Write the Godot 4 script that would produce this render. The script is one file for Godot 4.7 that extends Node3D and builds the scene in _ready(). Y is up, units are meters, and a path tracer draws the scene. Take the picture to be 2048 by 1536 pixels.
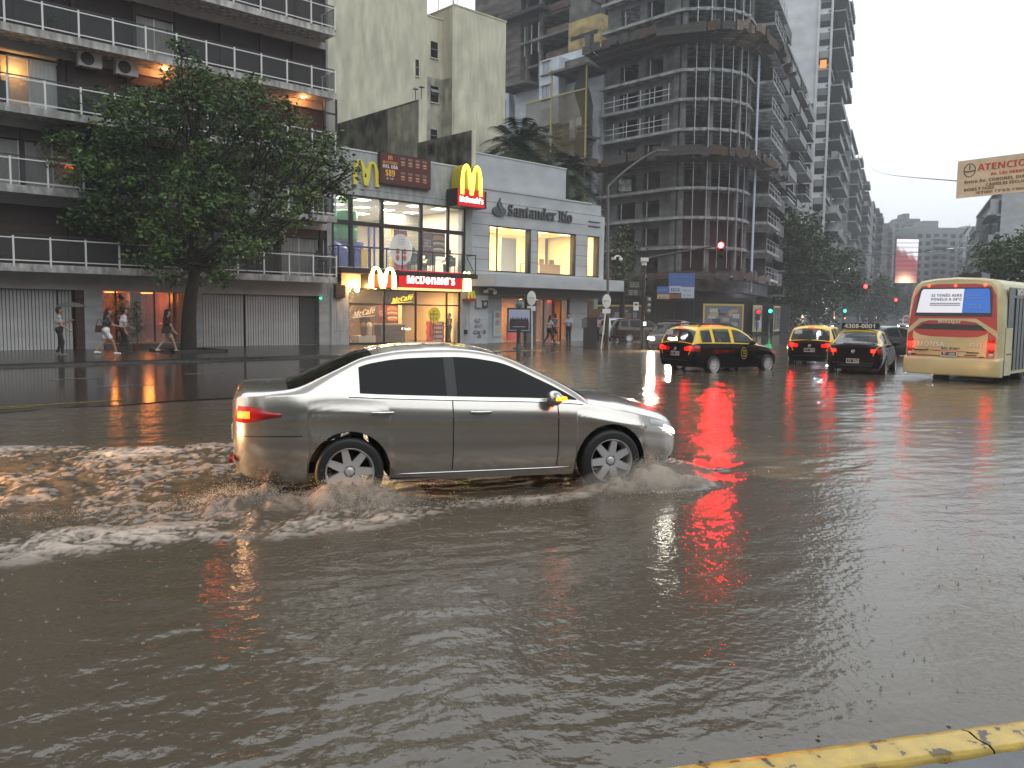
extends Node3D
# A flooded avenue in heavy rain at dusk. World: water level y = 0, the camera stands over the origin and looks along -Z.

class MB:
	var v := PackedVector3Array()
	var n := PackedVector3Array()
	var uv := PackedVector2Array()
	var c := PackedColorArray()
	var ix := PackedInt32Array()
	var col := Color(1, 1, 1)
	func quad(a: Vector3, b: Vector3, d: Vector3, e: Vector3, t := [Vector2(0, 1), Vector2(1, 1), Vector2(1, 0), Vector2(0, 0)]) -> void:
		# a b d e run counter-clockwise seen from outside
		var k := v.size()
		var nn := (b - a).cross(d - a)
		if nn.length_squared() < 1e-14:
			nn = (d - a).cross(e - a)
		nn = nn.normalized()
		for p in [a, b, d, e]:
			v.append(p); n.append(nn); c.append(col)
		for q in t:
			uv.append(q)
		ix.append_array(PackedInt32Array([k, k + 2, k + 1, k, k + 3, k + 2]))
	func tri(a: Vector3, b: Vector3, d: Vector3) -> void:
		var k := v.size()
		var nn := (b - a).cross(d - a).normalized()
		for p in [a, b, d]:
			v.append(p); n.append(nn); c.append(col); uv.append(Vector2(p.x, p.y))
		ix.append_array(PackedInt32Array([k, k + 2, k + 1]))
	func box(o: Vector3, s: Vector3, b := Basis()) -> void:
		var h := s * 0.5
		var p := []
		for i in 8:
			p.append(o + b * Vector3(h.x if i & 1 else -h.x, h.y if i & 2 else -h.y, h.z if i & 4 else -h.z))
		for f in [[4, 5, 7, 6], [1, 0, 2, 3], [5, 1, 3, 7], [0, 4, 6, 2], [6, 7, 3, 2], [0, 1, 5, 4]]:
			quad(p[f[0]], p[f[1]], p[f[2]], p[f[3]])
	func span(a: Vector3, b: Vector3) -> void:   # box from corner to corner
		box((a + b) * 0.5, (b - a).abs())
	func bar(a: Vector3, b: Vector3, w: float, h := -1.0) -> void:   # rectangular bar from a to b
		var d := (b - a)
		var z := d.normalized()
		var x := (Vector3.UP if absf(z.y) < 0.95 else Vector3.RIGHT).cross(z).normalized()
		box((a + b) * 0.5, Vector3(w, h if h > 0 else w, d.length()), Basis(x, z.cross(x), z))
	func grid(p: PackedVector3Array, nu: int, nv: int, flip := false, wrap := false) -> void:   # p[iv * nu + iu]
		var k := v.size()
		var nn := PackedVector3Array()
		nn.resize(p.size())
		var cells := []
		for j in nv - 1:
			for i in (nu if wrap else nu - 1):
				var i1 := (i + 1) % nu
				cells.append([j * nu + i, j * nu + i1, (j + 1) * nu + i1, (j + 1) * nu + i])
		for q in cells:
			var f: Vector3 = (p[q[2]] - p[q[0]]).cross(p[q[3]] - p[q[1]])
			if flip:
				f = -f
			for w in q:
				nn[w] += f
			if flip:
				ix.append_array(PackedInt32Array([k + q[0], k + q[1], k + q[2], k + q[0], k + q[2], k + q[3]]))
			else:
				ix.append_array(PackedInt32Array([k + q[0], k + q[2], k + q[1], k + q[0], k + q[3], k + q[2]]))
		for i in p.size():
			v.append(p[i]); n.append(nn[i].normalized() if nn[i].length_squared() > 1e-20 else Vector3.UP)
			uv.append(Vector2(float(i % nu) / maxi(1, nu - 1), float(i / nu) / maxi(1, nv - 1))); c.append(col)
	func tube(pts: Array, r0: float, r1 := -1.0, sides := 8, caps := true) -> void:
		if r1 < 0:
			r1 = r0
		var p := PackedVector3Array()
		var x := Vector3.ZERO
		for i in pts.size():
			var d: Vector3 = ((pts[mini(i + 1, pts.size() - 1)] - pts[maxi(i - 1, 0)]) as Vector3).normalized()
			if i == 0:
				x = (Vector3.UP if absf(d.y) < 0.9 else Vector3.RIGHT).cross(d).normalized()
			x = (x - d * x.dot(d)).normalized()
			var y := d.cross(x)
			var r := lerpf(r0, r1, float(i) / maxf(1.0, pts.size() - 1.0))
			for s in sides:
				var a := TAU * s / sides
				p.append(pts[i] + (x * cos(a) + y * sin(a)) * r)
		grid(p, sides, pts.size(), false, true)
		if caps:
			for e in 2:
				var o := 0 if e == 0 else (pts.size() - 1) * sides
				for s in range(1, sides - 1):
					if e == 0:
						tri(p[o], p[o + s + 1], p[o + s])
					else:
						tri(p[o], p[o + s], p[o + s + 1])
	func lathe(prof: Array, sides := 20, b := Basis(), o := Vector3.ZERO) -> void:   # prof: Vector2(radius, height) about local y
		var p := PackedVector3Array()
		for q in prof:
			for s in sides:
				var a := -TAU * s / sides
				p.append(o + b * Vector3(q.x * cos(a), q.y, q.x * sin(a)))
		grid(p, sides, prof.size(), true, true)
	func prism(poly: PackedVector2Array, z0: float, z1: float, xf := Transform3D()) -> void:   # polygon in xy, extruded along z
		if Geometry2D.is_polygon_clockwise(poly):
			poly.reverse()
		var t := Geometry2D.triangulate_polygon(poly)
		var zs := [minf(z0, z1), maxf(z0, z1)]
		for i in range(0, t.size(), 3):
			var a := poly[t[i]]
			var b := poly[t[i + 1]]
			var d := poly[t[i + 2]]
			if (b - a).cross(d - a) < 0:
				var w := b
				b = d
				d = w
			tri(xf * Vector3(a.x, a.y, zs[1]), xf * Vector3(b.x, b.y, zs[1]), xf * Vector3(d.x, d.y, zs[1]))
			tri(xf * Vector3(a.x, a.y, zs[0]), xf * Vector3(d.x, d.y, zs[0]), xf * Vector3(b.x, b.y, zs[0]))
		for i in poly.size():
			var a := poly[i]
			var b := poly[(i + 1) % poly.size()]
			quad(xf * Vector3(a.x, a.y, zs[0]), xf * Vector3(b.x, b.y, zs[0]), xf * Vector3(b.x, b.y, zs[1]), xf * Vector3(a.x, a.y, zs[1]))
	func mesh() -> ArrayMesh:
		var a := []
		a.resize(Mesh.ARRAY_MAX)
		a[Mesh.ARRAY_VERTEX] = v
		a[Mesh.ARRAY_NORMAL] = n
		a[Mesh.ARRAY_TEX_UV] = uv
		a[Mesh.ARRAY_COLOR] = c
		a[Mesh.ARRAY_INDEX] = ix
		var m := ArrayMesh.new()
		if v.size():
			m.add_surface_from_arrays(Mesh.PRIMITIVE_TRIANGLES, a)
		return m

var M := {}
var TX := {}
var taken := {}
var box_cache := {}
var rng := RandomNumberGenerator.new()

func lin(r: float, g: float, b: float, a := 1.0) -> Color:
	var c := Color(r, g, b).linear_to_srgb()
	c.a = a
	return c

func noise_tex(key: String, freq: float, lo: float, hi: float, kind := 0, oct := 4, normal := 0.0) -> Texture2D:
	if TX.has(key):
		return TX[key]
	var f := FastNoiseLite.new()
	f.seed = hash(key) % 1000
	f.frequency = freq
	f.fractal_octaves = oct
	f.noise_type = FastNoiseLite.TYPE_SIMPLEX_SMOOTH if kind == 0 else FastNoiseLite.TYPE_CELLULAR
	var t := NoiseTexture2D.new()
	t.width = 512
	t.height = 512
	t.seamless = true
	t.noise = f
	if normal > 0:
		t.as_normal_map = true
		t.bump_strength = normal
	else:
		var g := Gradient.new()
		g.set_color(0, Color(lo, lo, lo))
		g.set_color(1, Color(hi, hi, hi))
		t.color_ramp = g
	TX[key] = t
	return t

func mat(key: String, c: Color, rough := 0.7, metal := 0.0) -> StandardMaterial3D:
	if M.has(key):
		return M[key]
	var m := StandardMaterial3D.new()
	m.resource_name = key
	m.albedo_color = c
	m.roughness = rough
	m.metallic = metal
	M[key] = m
	return m

# a surface with coarse blotches, fine grain and relief, all in world space
func rough_mat(key: String, c: Color, rough := 0.8, size := Vector3(2, 2, 2), tex := "blotch", bump := 0.4) -> StandardMaterial3D:
	if M.has(key):
		return M[key]
	var m := mat(key, c, rough)
	m.albedo_texture = TX[tex]
	m.uv1_triplanar = true
	m.uv1_world_triplanar = true
	m.uv1_scale = Vector3(1 / size.x, 1 / size.y, 1 / size.z)
	m.detail_enabled = true
	m.detail_blend_mode = BaseMaterial3D.BLEND_MODE_MUL
	m.detail_albedo = TX.grain
	m.detail_uv_layer = BaseMaterial3D.DETAIL_UV_2
	m.uv2_triplanar = true
	m.uv2_world_triplanar = true
	m.uv2_scale = Vector3(0.9, 0.9, 0.9)
	if bump > 0:
		m.normal_enabled = true
		m.normal_texture = TX.fine_normal
		m.normal_scale = bump * 0.06
	return m

func glow(key: String, c: Color, energy: float) -> StandardMaterial3D:
	if M.has(key):
		return M[key]
	var m := mat(key, c, 0.4)
	m.emission_enabled = true
	m.emission = c
	m.emission_energy_multiplier = energy
	return m

func pane(key: String, c: Color, alpha: float, rough := 0.02) -> StandardMaterial3D:
	if M.has(key):
		return M[key]
	var m := mat(key, Color(c.r, c.g, c.b, alpha), rough)
	m.transparency = BaseMaterial3D.TRANSPARENCY_ALPHA
	m.cull_mode = BaseMaterial3D.CULL_DISABLED
	return m

func numbered(called: String) -> String:
	var k: int = taken.get(called, 0)
	taken[called] = k + 1
	return called if k == 0 else "%s_%03d" % [called, k]

func tag(o: Node, label: String, category: String, group := "", kind := "") -> Node:
	if label: o.set_meta("label", label)
	if category: o.set_meta("category", category)
	if group: o.set_meta("group", group)
	if kind: o.set_meta("kind", kind)
	return o

func thing(called: String, label: String, category: String, at := Vector3.ZERO, turn := 0.0, group := "") -> Node3D:
	var o := Node3D.new()
	o.name = numbered(called)
	add_child(o)
	o.position = at
	o.rotation_degrees.y = turn
	tag(o, label, category, group)
	return o

func part(parent: Node, called: String, mesh: Mesh, m: Material, at := Vector3.ZERO) -> MeshInstance3D:
	var o := MeshInstance3D.new()
	o.name = called if parent != self else numbered(called)
	o.mesh = mesh
	o.material_override = m
	o.position = at
	parent.add_child(o, true)
	return o

func bx(parent: Node, called: String, m: Material, a: Vector3, b: Vector3) -> MeshInstance3D:   # box part from corner a to corner b
	var s := (b - a).abs()
	var key := s.snapped(Vector3.ONE * 0.001)
	if not box_cache.has(key):
		var q := MB.new()
		q.box(Vector3.ZERO, s)
		box_cache[key] = q.mesh()
	return part(parent, called, box_cache[key], m, (a + b) * 0.5)

func structure(called: String, mesh: Mesh, m: Material, at := Vector3.ZERO) -> MeshInstance3D:
	var o := part(self, called, mesh, m, at)
	o.set_meta("kind", "structure")
	return o

func text_mesh(s: String, height: float, depth := 0.02, face := "Droid Sans", weight := 700) -> TextMesh:
	var t := TextMesh.new()
	var f := SystemFont.new()
	f.font_names = PackedStringArray([face])
	f.font_weight = weight
	t.font = f
	t.text = s
	t.font_size = 64
	t.pixel_size = height / 46.0    # cap height is about 0.72 of the size
	t.depth = depth
	t.curve_step = 2.0
	return t

func lettering(parent: Node, called: String, s: String, m: Material, at: Vector3, height: float, width := 0.0, depth := 0.02, turn := 0.0, face := "Droid Sans", weight := 700) -> MeshInstance3D:
	var t := text_mesh(s, height, depth, face, weight)
	var o := part(parent, called, t, m, at)
	o.rotation_degrees.y = turn
	if width > 0:
		o.scale.x = width / maxf(0.001, t.get_aabb().size.x)
	return o

func print_line(parent: Node, called: String, m: Material, at: Vector3, w: float, h: float, turn := 0.0, words := 3, depth := 0.006) -> MeshInstance3D:
	# a line of print too small to read: bars of letter-like strokes, centred
	var q := MB.new()
	var r := RandomNumberGenerator.new()
	r.seed = int(absf(at.x * 91 + at.y * 57 + w * 13) * 10.0)
	var n := maxi(4, int(w / (h * 0.75)))
	var gaps := []
	for i in words - 1:
		gaps.append(int((i + 1.0) * n / words + r.randf_range(-1, 1)))
	for i in n:
		if i in gaps:
			continue
		var x := -w / 2 + w * (i + 0.5) / n
		var cw := w / n * 0.72
		var k := r.randi() % 4
		if k != 1: q.box(Vector3(x - cw * 0.36, 0, depth / 2), Vector3(cw * 0.28, h, depth))
		if k != 2: q.box(Vector3(x + cw * 0.1, h * 0.36 * (1 if k < 2 else -1), depth / 2), Vector3(cw * 0.6, h * 0.26, depth))
		if k != 0: q.box(Vector3(x + cw * 0.36, -h * 0.05, depth / 2), Vector3(cw * 0.26, h * 0.88, depth))
	var o := part(parent, called, q.mesh(), m, at)
	o.rotation_degrees.y = turn
	o.set_meta("kind", "stuff")
	return o

func lamp_omni(parent: Node, at: Vector3, c: Color, energy: float, size := 0.1, span := 40.0) -> OmniLight3D:
	var l := OmniLight3D.new()
	l.name = "lamp_glow"
	l.position = at
	l.light_color = c
	l.light_energy = energy
	l.light_size = size
	l.omni_range = span
	l.omni_attenuation = 2.0
	l.shadow_enabled = true
	parent.add_child(l, true)
	return l

func lamp_spot(parent: Node, at: Vector3, towards: Vector3, c: Color, energy: float, angle: float, size := 0.06) -> SpotLight3D:
	var l := SpotLight3D.new()
	l.name = "lamp_beam"
	l.light_color = c
	l.light_energy = energy
	l.spot_angle = angle
	l.spot_angle_attenuation = 0.7
	l.spot_range = 60.0
	l.spot_attenuation = 2.0
	l.light_size = size
	l.shadow_enabled = true
	parent.add_child(l, true)
	l.position = at
	var z := -towards.normalized()
	var x := (Vector3.UP if absf(z.y) < 0.95 else Vector3.RIGHT).cross(z).normalized()
	l.basis = Basis(x, z.cross(x), z)
	return l

func lamp_area(parent: Node, at: Vector3, size: Vector2, c: Color, energy: float) -> AreaLight3D:   # faces down
	var l := AreaLight3D.new()
	l.name = "ceiling_glow"
	l.light_color = c
	l.light_energy = energy
	l.area_size = size
	l.area_range = 30.0
	l.area_attenuation = 2.0
	l.shadow_enabled = true
	parent.add_child(l, true)
	l.position = at
	l.rotation_degrees.x = -90
	return l

const HEAD := 47.0                                   # the avenue runs 47 degrees right of the view
const FO := Vector3(-19.08, 0, -30.82)               # origin of the building line
func face_turn(heading: float) -> float:
	return 90.0 - heading
func along(heading: float) -> Vector3:
	return Vector3(sin(deg_to_rad(heading)), 0, -cos(deg_to_rad(heading)))
func outward(heading: float) -> Vector3:
	return Vector3(cos(deg_to_rad(heading)), 0, sin(deg_to_rad(heading)))
func av(s: float, off := 0.0, y := 0.0) -> Vector3:  # a point given along the building line, in front of it, and up
	return FO + along(HEAD) * s + outward(HEAD) * off + Vector3(0, y, 0)
const CAM_H := 1.75
func pixel_ray(px: float, py: float) -> Vector3:     # direction of a pixel of the 2048 x 1536 photograph
	return cam_basis() * Vector3((px - 1024) / 1657.0, -(py - 768) / 1657.0, -1)
func cam_basis() -> Basis:
	return Basis(Vector3.RIGHT, -atan(142.5 / 1657.0)) * Basis(Vector3.BACK, deg_to_rad(0.7))
func at_depth(px: float, py: float, depth: float) -> Vector3:
	var d := pixel_ray(px, py)
	return Vector3(0, CAM_H, 0) + d * (depth / -d.z)
func on_ground(px: float, py: float, y := 0.0) -> Vector3:
	var d := pixel_ray(px, py)
	return Vector3(0, CAM_H, 0) + d * ((y - CAM_H) / d.y)

func _ready() -> void:
	rng.seed = 7
	# camera
	var cam := Camera3D.new()
	cam.name = "camera"
	cam.fov = rad_to_deg(2.0 * atan(768.0 / 1657.0))
	cam.position = Vector3(0, CAM_H, 0)
	cam.basis = cam_basis()
	cam.far = 2000.0
	cam.near = 0.05
	add_child(cam)
	cam.current = true
	# overcast sky, light and exposure
	var sky_mat := ProceduralSkyMaterial.new()
	sky_mat.sky_top_color = lin(2.0, 2.12, 2.24)
	sky_mat.sky_horizon_color = lin(0.70, 0.735, 0.76)
	sky_mat.sky_curve = 0.5
	sky_mat.ground_bottom_color = lin(0.1, 0.1, 0.1)
	sky_mat.ground_horizon_color = lin(0.3, 0.3, 0.3)
	sky_mat.sun_angle_max = 0.0
	var sky := Sky.new()
	sky.sky_material = sky_mat
	var env := Environment.new()
	env.background_mode = Environment.BG_SKY
	env.sky = sky
	env.background_energy_multiplier = 1.0
	env.tonemap_mode = Environment.TONE_MAPPER_LINEAR
	env.tonemap_exposure = 1.35
	env.sdfgi_enabled = true
	env.ssao_enabled = true
	env.ssil_enabled = true
	env.volumetric_fog_enabled = true
	env.volumetric_fog_density = 0.0
	env.fog_enabled = true
	env.fog_density = 0.0009
	env.fog_light_color = lin(0.75, 0.78, 0.82)
	var we := WorldEnvironment.new()
	we.name = "environment"
	we.environment = env
	add_child(we)
	var sun := DirectionalLight3D.new()
	sun.name = "sun"
	sun.light_energy = 0.5
	sun.light_angular_distance = 70.0
	sun.light_color = Color(0.97, 0.99, 1.0)
	sun.shadow_enabled = true
	sun.rotation_degrees = Vector3(-48, 32, 0)
	add_child(sun)
	make_textures()
	build_ground()
	build_apartments()
	build_restaurant()
	build_bank()
	build_backdrop()
	build_corner_site()
	build_street()
	build_trees()
	build_vehicles()
	build_furniture()
	build_people()
	build_water()

func make_textures() -> void:
	noise_tex("grain", 0.05, 0.88, 1.0, 0, 5)
	noise_tex("blotch", 0.006, 0.84, 1.0, 0, 6)
	noise_tex("stain", 0.006, 0.55, 1.08, 0, 5)
	noise_tex("streak", 0.010, 0.72, 1.02, 0, 5)
	noise_tex("heavy", 0.007, 0.0, 1.3, 0, 6)
	noise_tex("chips", 0.012, 0.0, 1.0, 0, 6)
	var cg := Gradient.new()
	cg.offsets = PackedFloat32Array([0.0, 0.24, 0.29, 1.0])
	cg.colors = PackedColorArray([Color(0.2, 0.2, 0.22), Color(0.3, 0.3, 0.3), Color(0.9, 0.9, 0.9), Color(1.05, 1.05, 1.05)])
	(TX.chips as NoiseTexture2D).color_ramp = cg
	noise_tex("fine_normal", 0.06, 0, 1, 0, 4, 4.0)
	noise_tex("ripple_normal", 0.02, 0, 1, 0, 4, 6.0)

func strip(pts: Array, y: float, thick := 0.0) -> ArrayMesh:   # flat polygon of xz points, with sides when thick
	var poly := PackedVector2Array()
	for p in pts:
		poly.append(Vector2(p.x, -p.z))
	var q := MB.new()
	q.prism(poly, y - maxf(thick, 0.004), y, Transform3D(Basis(Vector3.RIGHT, -PI / 2), Vector3.ZERO))
	return q.mesh()

func walk_y(s: float) -> float:
	return lerpf(0.085, -0.04, smoothstep(10.0, 27.0, s))

var shore_noise := FastNoiseLite.new()
func shore_off(s: float) -> float:
	return maxf(19.9 + shore_noise.get_noise_1d(s * 3.0) * 0.5 - smoothstep(4.0, 22.0, s) * 11.0, 8.05)

func build_ground() -> void:
	shore_noise.seed = 3
	shore_noise.frequency = 0.25
	var asphalt := rough_mat("wet_asphalt", lin(0.046, 0.041, 0.036), 0.13, Vector3(3, 3, 3), "blotch", 0.25)
	asphalt.metallic_specular = 0.5
	var paving := rough_mat("wet_paving", lin(0.05, 0.047, 0.044), 0.22, Vector3(1.7, 1.7, 1.7), "stain", 0.35)
	var q := MB.new()
	q.quad(Vector3(-900, 0, 300), Vector3(900, 0, 300), Vector3(900, 0, -1500), Vector3(-900, 0, -1500))
	structure("ground", q.mesh(), rough_mat("road_bed", lin(0.055, 0.045, 0.035), 0.12, Vector3(5, 5, 5), "blotch", 0.2), Vector3(0, -0.03, 0))
	# far half of the avenue stands out of the water: its shore wanders
	var fn := FastNoiseLite.new()
	fn.seed = 3
	fn.frequency = 0.25
	var shore := []
	shore.append(av(-60, 8.0)); 
	for i in 90:
		var s := -60.0 + i * 0.95
		shore.append(av(s, shore_off(s)))
	shore.append(av(25.5, 8.0))
	structure("road", strip(shore, 0.011), asphalt)
	var mark := rough_mat("worn_line_paint", lin(0.34, 0.33, 0.31), 0.25, Vector3(0.5, 0.5, 0.5), "stain", 0.2)
	var ymark := rough_mat("worn_yellow_line", lin(0.42, 0.30, 0.06), 0.25, Vector3(0.5, 0.5, 0.5), "stain", 0.2)
	for row in [[13.5, -1.7], [16.1, -1.35]]:
		for k in range(-6, 4):
			var s: float = row[1] + k * 3.25
			structure("lane_marking", strip([av(s, row[0]), av(s + 1.15, row[0]), av(s + 1.15, row[0] + 0.12), av(s, row[0] + 0.12)], 0.021), mark)
	structure("yellow_line", strip([av(-40, 19.1), av(-1.8, 19.1), av(-1.8, 19.2), av(-40, 19.2)], 0.021), ymark)
	structure("yellow_line", strip([av(-40, 19.36), av(-3.4, 19.36), av(-3.4, 19.44), av(-40, 19.44)], 0.021), ymark)
	# far pavement, sloping down under the water towards the corner
	var pv := MB.new()
	var pts := PackedVector3Array()
	var ss := []
	for i in 61:
		ss.append(-60.0 + i * 1.6)
	for s in ss:
		for off in [8.42, 8.4, 8.1, 8.08, 5.0, 2.0, -1.0, -12.0]:
			var y := walk_y(s) if off < 8.41 else -0.1
			if off == 8.08 or off == 5.0: y += 0.012
			if off < 5.0: y += 0.022
			pts.append(av(s, off, y))
	pv.grid(pts, 8, ss.size(), true)
	structure("pavement", pv.mesh(), paving)
	# tree pit edging at the big tree is built with the tree; side street pavement by the building site
	structure("pavement", strip([at_depth(1180, 660, 92), at_depth(1345, 668, 73), at_depth(1420, 668, 71.5), at_depth(1480, 668, 73.5), at_depth(1620, 650, 130), at_depth(1560, 650, 140), at_depth(1150, 650, 130)], 0.1, 0.2), paving)
	# near kerb, painted yellow, and the wet footway we stand on
	var kd := along(75.9)
	var kn := outward(75.9)
	var k0 := on_ground(1537, 1504, 0.03)
	var yellow := rough_mat("kerb_yellow", lin(0.60, 0.40, 0.06), 0.3, Vector3(0.9, 0.9, 0.9), "chips", 3.0)
	yellow.uv2_scale = Vector3(5, 5, 5)
	var kerb := Node3D.new()
	kerb.name = "kerb"
	kerb.set_meta("kind", "structure")
	add_child(kerb)
	for i in range(-4, 4):
		var a := k0 + kd * (i * 2.4 + 0.9)
		var st := MB.new()
		var p2 := PackedVector3Array()
		var prof := [Vector2(-0.004, -0.25), Vector2(-0.002, -0.02), Vector2(0.012, -0.003), Vector2(0.05, 0.004), Vector2(0.1, 0.0), Vector2(0.16, 0.003), Vector2(0.185, -0.006), Vector2(0.195, -0.05), Vector2(0.195, -0.25)]
		for e in 60:
			var t := (0.002 + 0.996 * e / 59.0) * 2.4
			for w in prof:
				var wob := fn.get_noise_2d((i * 2.4 + t) * 22.0, w.x * 60.0) * 0.008
				p2.append(a + kd * t + kn * (w.x + wob) + Vector3(0, w.y + wob * 0.7, 0))
		st.grid(p2, prof.size(), 60)
		part(kerb, "kerb_stone", st.mesh(), yellow)
	var fw := MB.new()
	var fp := PackedVector3Array()
	var fn2 := FastNoiseLite.new()
	fn2.seed = 12
	fn2.frequency = 9.0
	for j in 30:
		for i in 260:
			var b := k0 + kd * (-7.0 + i * 0.055) + kn * (0.2 + j * 0.055)
			fp.append(b + Vector3(0, -0.012 + fn2.get_noise_2d(b.x, b.z) * 0.012 + fn2.get_noise_2d(b.x * 3.1, b.z * 3.1) * 0.005, 0))
	fw.grid(fp, 260, 30, true)
	structure("footway", fw.mesh(), rough_mat("footway_wet", lin(0.03, 0.034, 0.04), 0.07, Vector3(0.6, 0.6, 0.6), "blotch", 0.7))
	var fb := MB.new()
	var g0 := k0 + kn * 1.75
	fb.quad(g0 - kd * 60 + kn * 30, g0 + kd * 60 + kn * 30, g0 + kd * 60, g0 - kd * 60)
	structure("footway", fb.mesh(), M.footway_wet, Vector3(0, -0.012, 0))

var car_pos := Vector3(-1.5, 0, -7.584)     # right rear wheel of the silver car
const CAR_HEAD := 73.4

func curve_at(pts: Array, x: float) -> float:   # piecewise smooth curve through Vector2 points, sorted by x
	var k := pts.size()
	if x <= pts[0].x:
		return pts[0].y
	if x >= pts[k - 1].x:
		return pts[k - 1].y
	for i in k - 1:
		if x <= pts[i + 1].x:
			var p: Vector2 = pts[i]
			var q: Vector2 = pts[i + 1]
			var h := q.x - p.x
			var d := (q.y - p.y) / h
			var m0 := d
			var m1 := d
			if i > 0:
				var e: float = (p.y - pts[i - 1].y) / (p.x - pts[i - 1].x)
				m0 = 0.0 if e * d <= 0 else 2.0 * e * d / (e + d)
			if i < k - 2:
				var e: float = (pts[i + 2].y - q.y) / (pts[i + 2].x - q.x)
				m1 = 0.0 if e * d <= 0 else 2.0 * e * d / (e + d)
			var t := (x - p.x) / h
			var t2 := t * t
			var t3 := t2 * t
			return (2 * t3 - 3 * t2 + 1) * p.y + (t3 - 2 * t2 + t) * h * m0 + (-2 * t3 + 3 * t2) * q.y + (t3 - t2) * h * m1
	return pts[k - 1].y

func bump(x: float, a: float, b: float, soft: float) -> float:   # 1 between a and b, soft edges
	return smoothstep(a - soft, a + soft, x) * (1.0 - smoothstep(b - soft, b + soft, x))

var wn := []
const OUT := [Vector2(-9, 3.3), Vector2(-4, 2.3), Vector2(-2.5, 2.0), Vector2(-1.15, 1.95), Vector2(-0.33, 1.78), Vector2(0.49, 1.68), Vector2(1.54, 1.2), Vector2(2.65, 1.08), Vector2(3.57, 0.86), Vector2(3.9, 0.3)]

# the wake of the silver car: x = height, y = foam, z = how stirred
func wake(x: float, z: float) -> Vector3:
	var u := along(CAR_HEAD)
	var r := Vector3(-u.z, 0, u.x)
	var d := Vector3(x, 0, z) - car_pos
	var cx := d.dot(u)
	var cz := d.dot(r) + 0.77
	if cx < -9.0 or cx > 4.3 or absf(cz) > 4.5:
		return Vector3.ZERO
	var n0: float = wn[0].get_noise_2d(x * 1.0, z * 1.0)
	var n1: float = wn[1].get_noise_2d(x, z)
	var n2: float = wn[2].get_noise_2d(cx * 0.55 + n0 * 0.3, cz + n1 * 0.12)
	var n3: float = wn[3].get_noise_2d(cx * 0.5 + n1 * 0.2, cz * 0.9)
	var out := curve_at(OUT, cx) + n0 * 0.14 + n1 * 0.08
	var az := cz if cz > 0 else -cz * 0.72
	var band_w := lerpf(0.14, 0.75, smoothstep(2.6, -2.0, cx))
	var band := bump(az, out - band_w, out, 0.07 + band_w * 0.25)
	var behind := smoothstep(-0.3, -1.3, cx) * (1.0 - smoothstep(out - 0.2, out + 0.15, az))
	var fade := smoothstep(-9.0, -4.5, cx)
	var mf := exp(-(pow((cx - 3.12) / 0.42, 2) + pow((cz - 0.9) / 0.2, 2)))
	var mf2 := exp(-(pow((cx - 2.6) / 0.34, 2) + pow((cz - 0.97) / 0.13, 2)))
	var mr := exp(-(pow((cx + 0.0) / 0.5, 2) + pow((cz - 1.03) / 0.2, 2)))
	var mb := exp(-(pow((cx + 0.85) / 0.35, 2) + pow((cz - 0.75) / 0.4, 2)))
	var mound := 0.16 * mf + 0.11 * mf2 + 0.16 * mr + 0.12 * mb
	var stir := clampf(maxf(band * 0.75, behind * 0.9) * fade + (mf + mf2 + mr + mb) * 1.0, 0.0, 1.2)
	var h := mound * (1.0 + 0.7 * n1 + 0.45 * n2 + 0.2 * n3) + stir * (0.026 * n1 + 0.016 * n2 + 0.006 * n3) + band * fade * 0.015
	# foam lies in lacy threads and torn patches
	var lace := pow(1.0 - absf(n2), 5.0) * 0.75 + pow(1.0 - absf(n3), 4.0) * 0.45
	var speck := lace * 0.62 + 0.34 * n0 + 0.2 * n1 + 0.24 * n3
	var foam := smoothstep(0.16, 0.72, speck) * band * fade
	foam = maxf(foam, smoothstep(0.3, 0.88, speck) * behind * fade * 0.5)
	foam = maxf(foam, smoothstep(-0.2, 0.42, speck) * clampf((mf + mf2 + mr) * 1.3, 0, 1))
	foam = maxf(foam, smoothstep(0.3, 0.9, speck) * clampf(mb, 0, 1) * 0.6)
	return Vector3(h, clampf(foam, 0, 1), stir)

func water_height(x: float, z: float) -> float:
	# long oblique swells, shorter chop and fine ripples drifting along the kerb
	var a := x * 0.94 - z * 0.34
	var b := x * 0.34 + z * 0.94
	var far := clampf(-z / 12.0, 0.6, 1.6)
	var roughen: float = 0.5 + 1.1 * wn[4].get_noise_2d(x * 0.22 + 9.0, z * 0.22)
	return 0.012 * wn[4].get_noise_2d(a * 0.45, b * 1.1) * far + (0.0070 * wn[4].get_noise_2d(a * 1.2 + 40, b * 2.8) + 0.0050 * wn[5].get_noise_2d(a * 0.7, b * 1.2)) * clampf(0.35 + roughen, 0.15, 1.7) + 0.0012 * wn[6].get_noise_2d(a, b)

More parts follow.
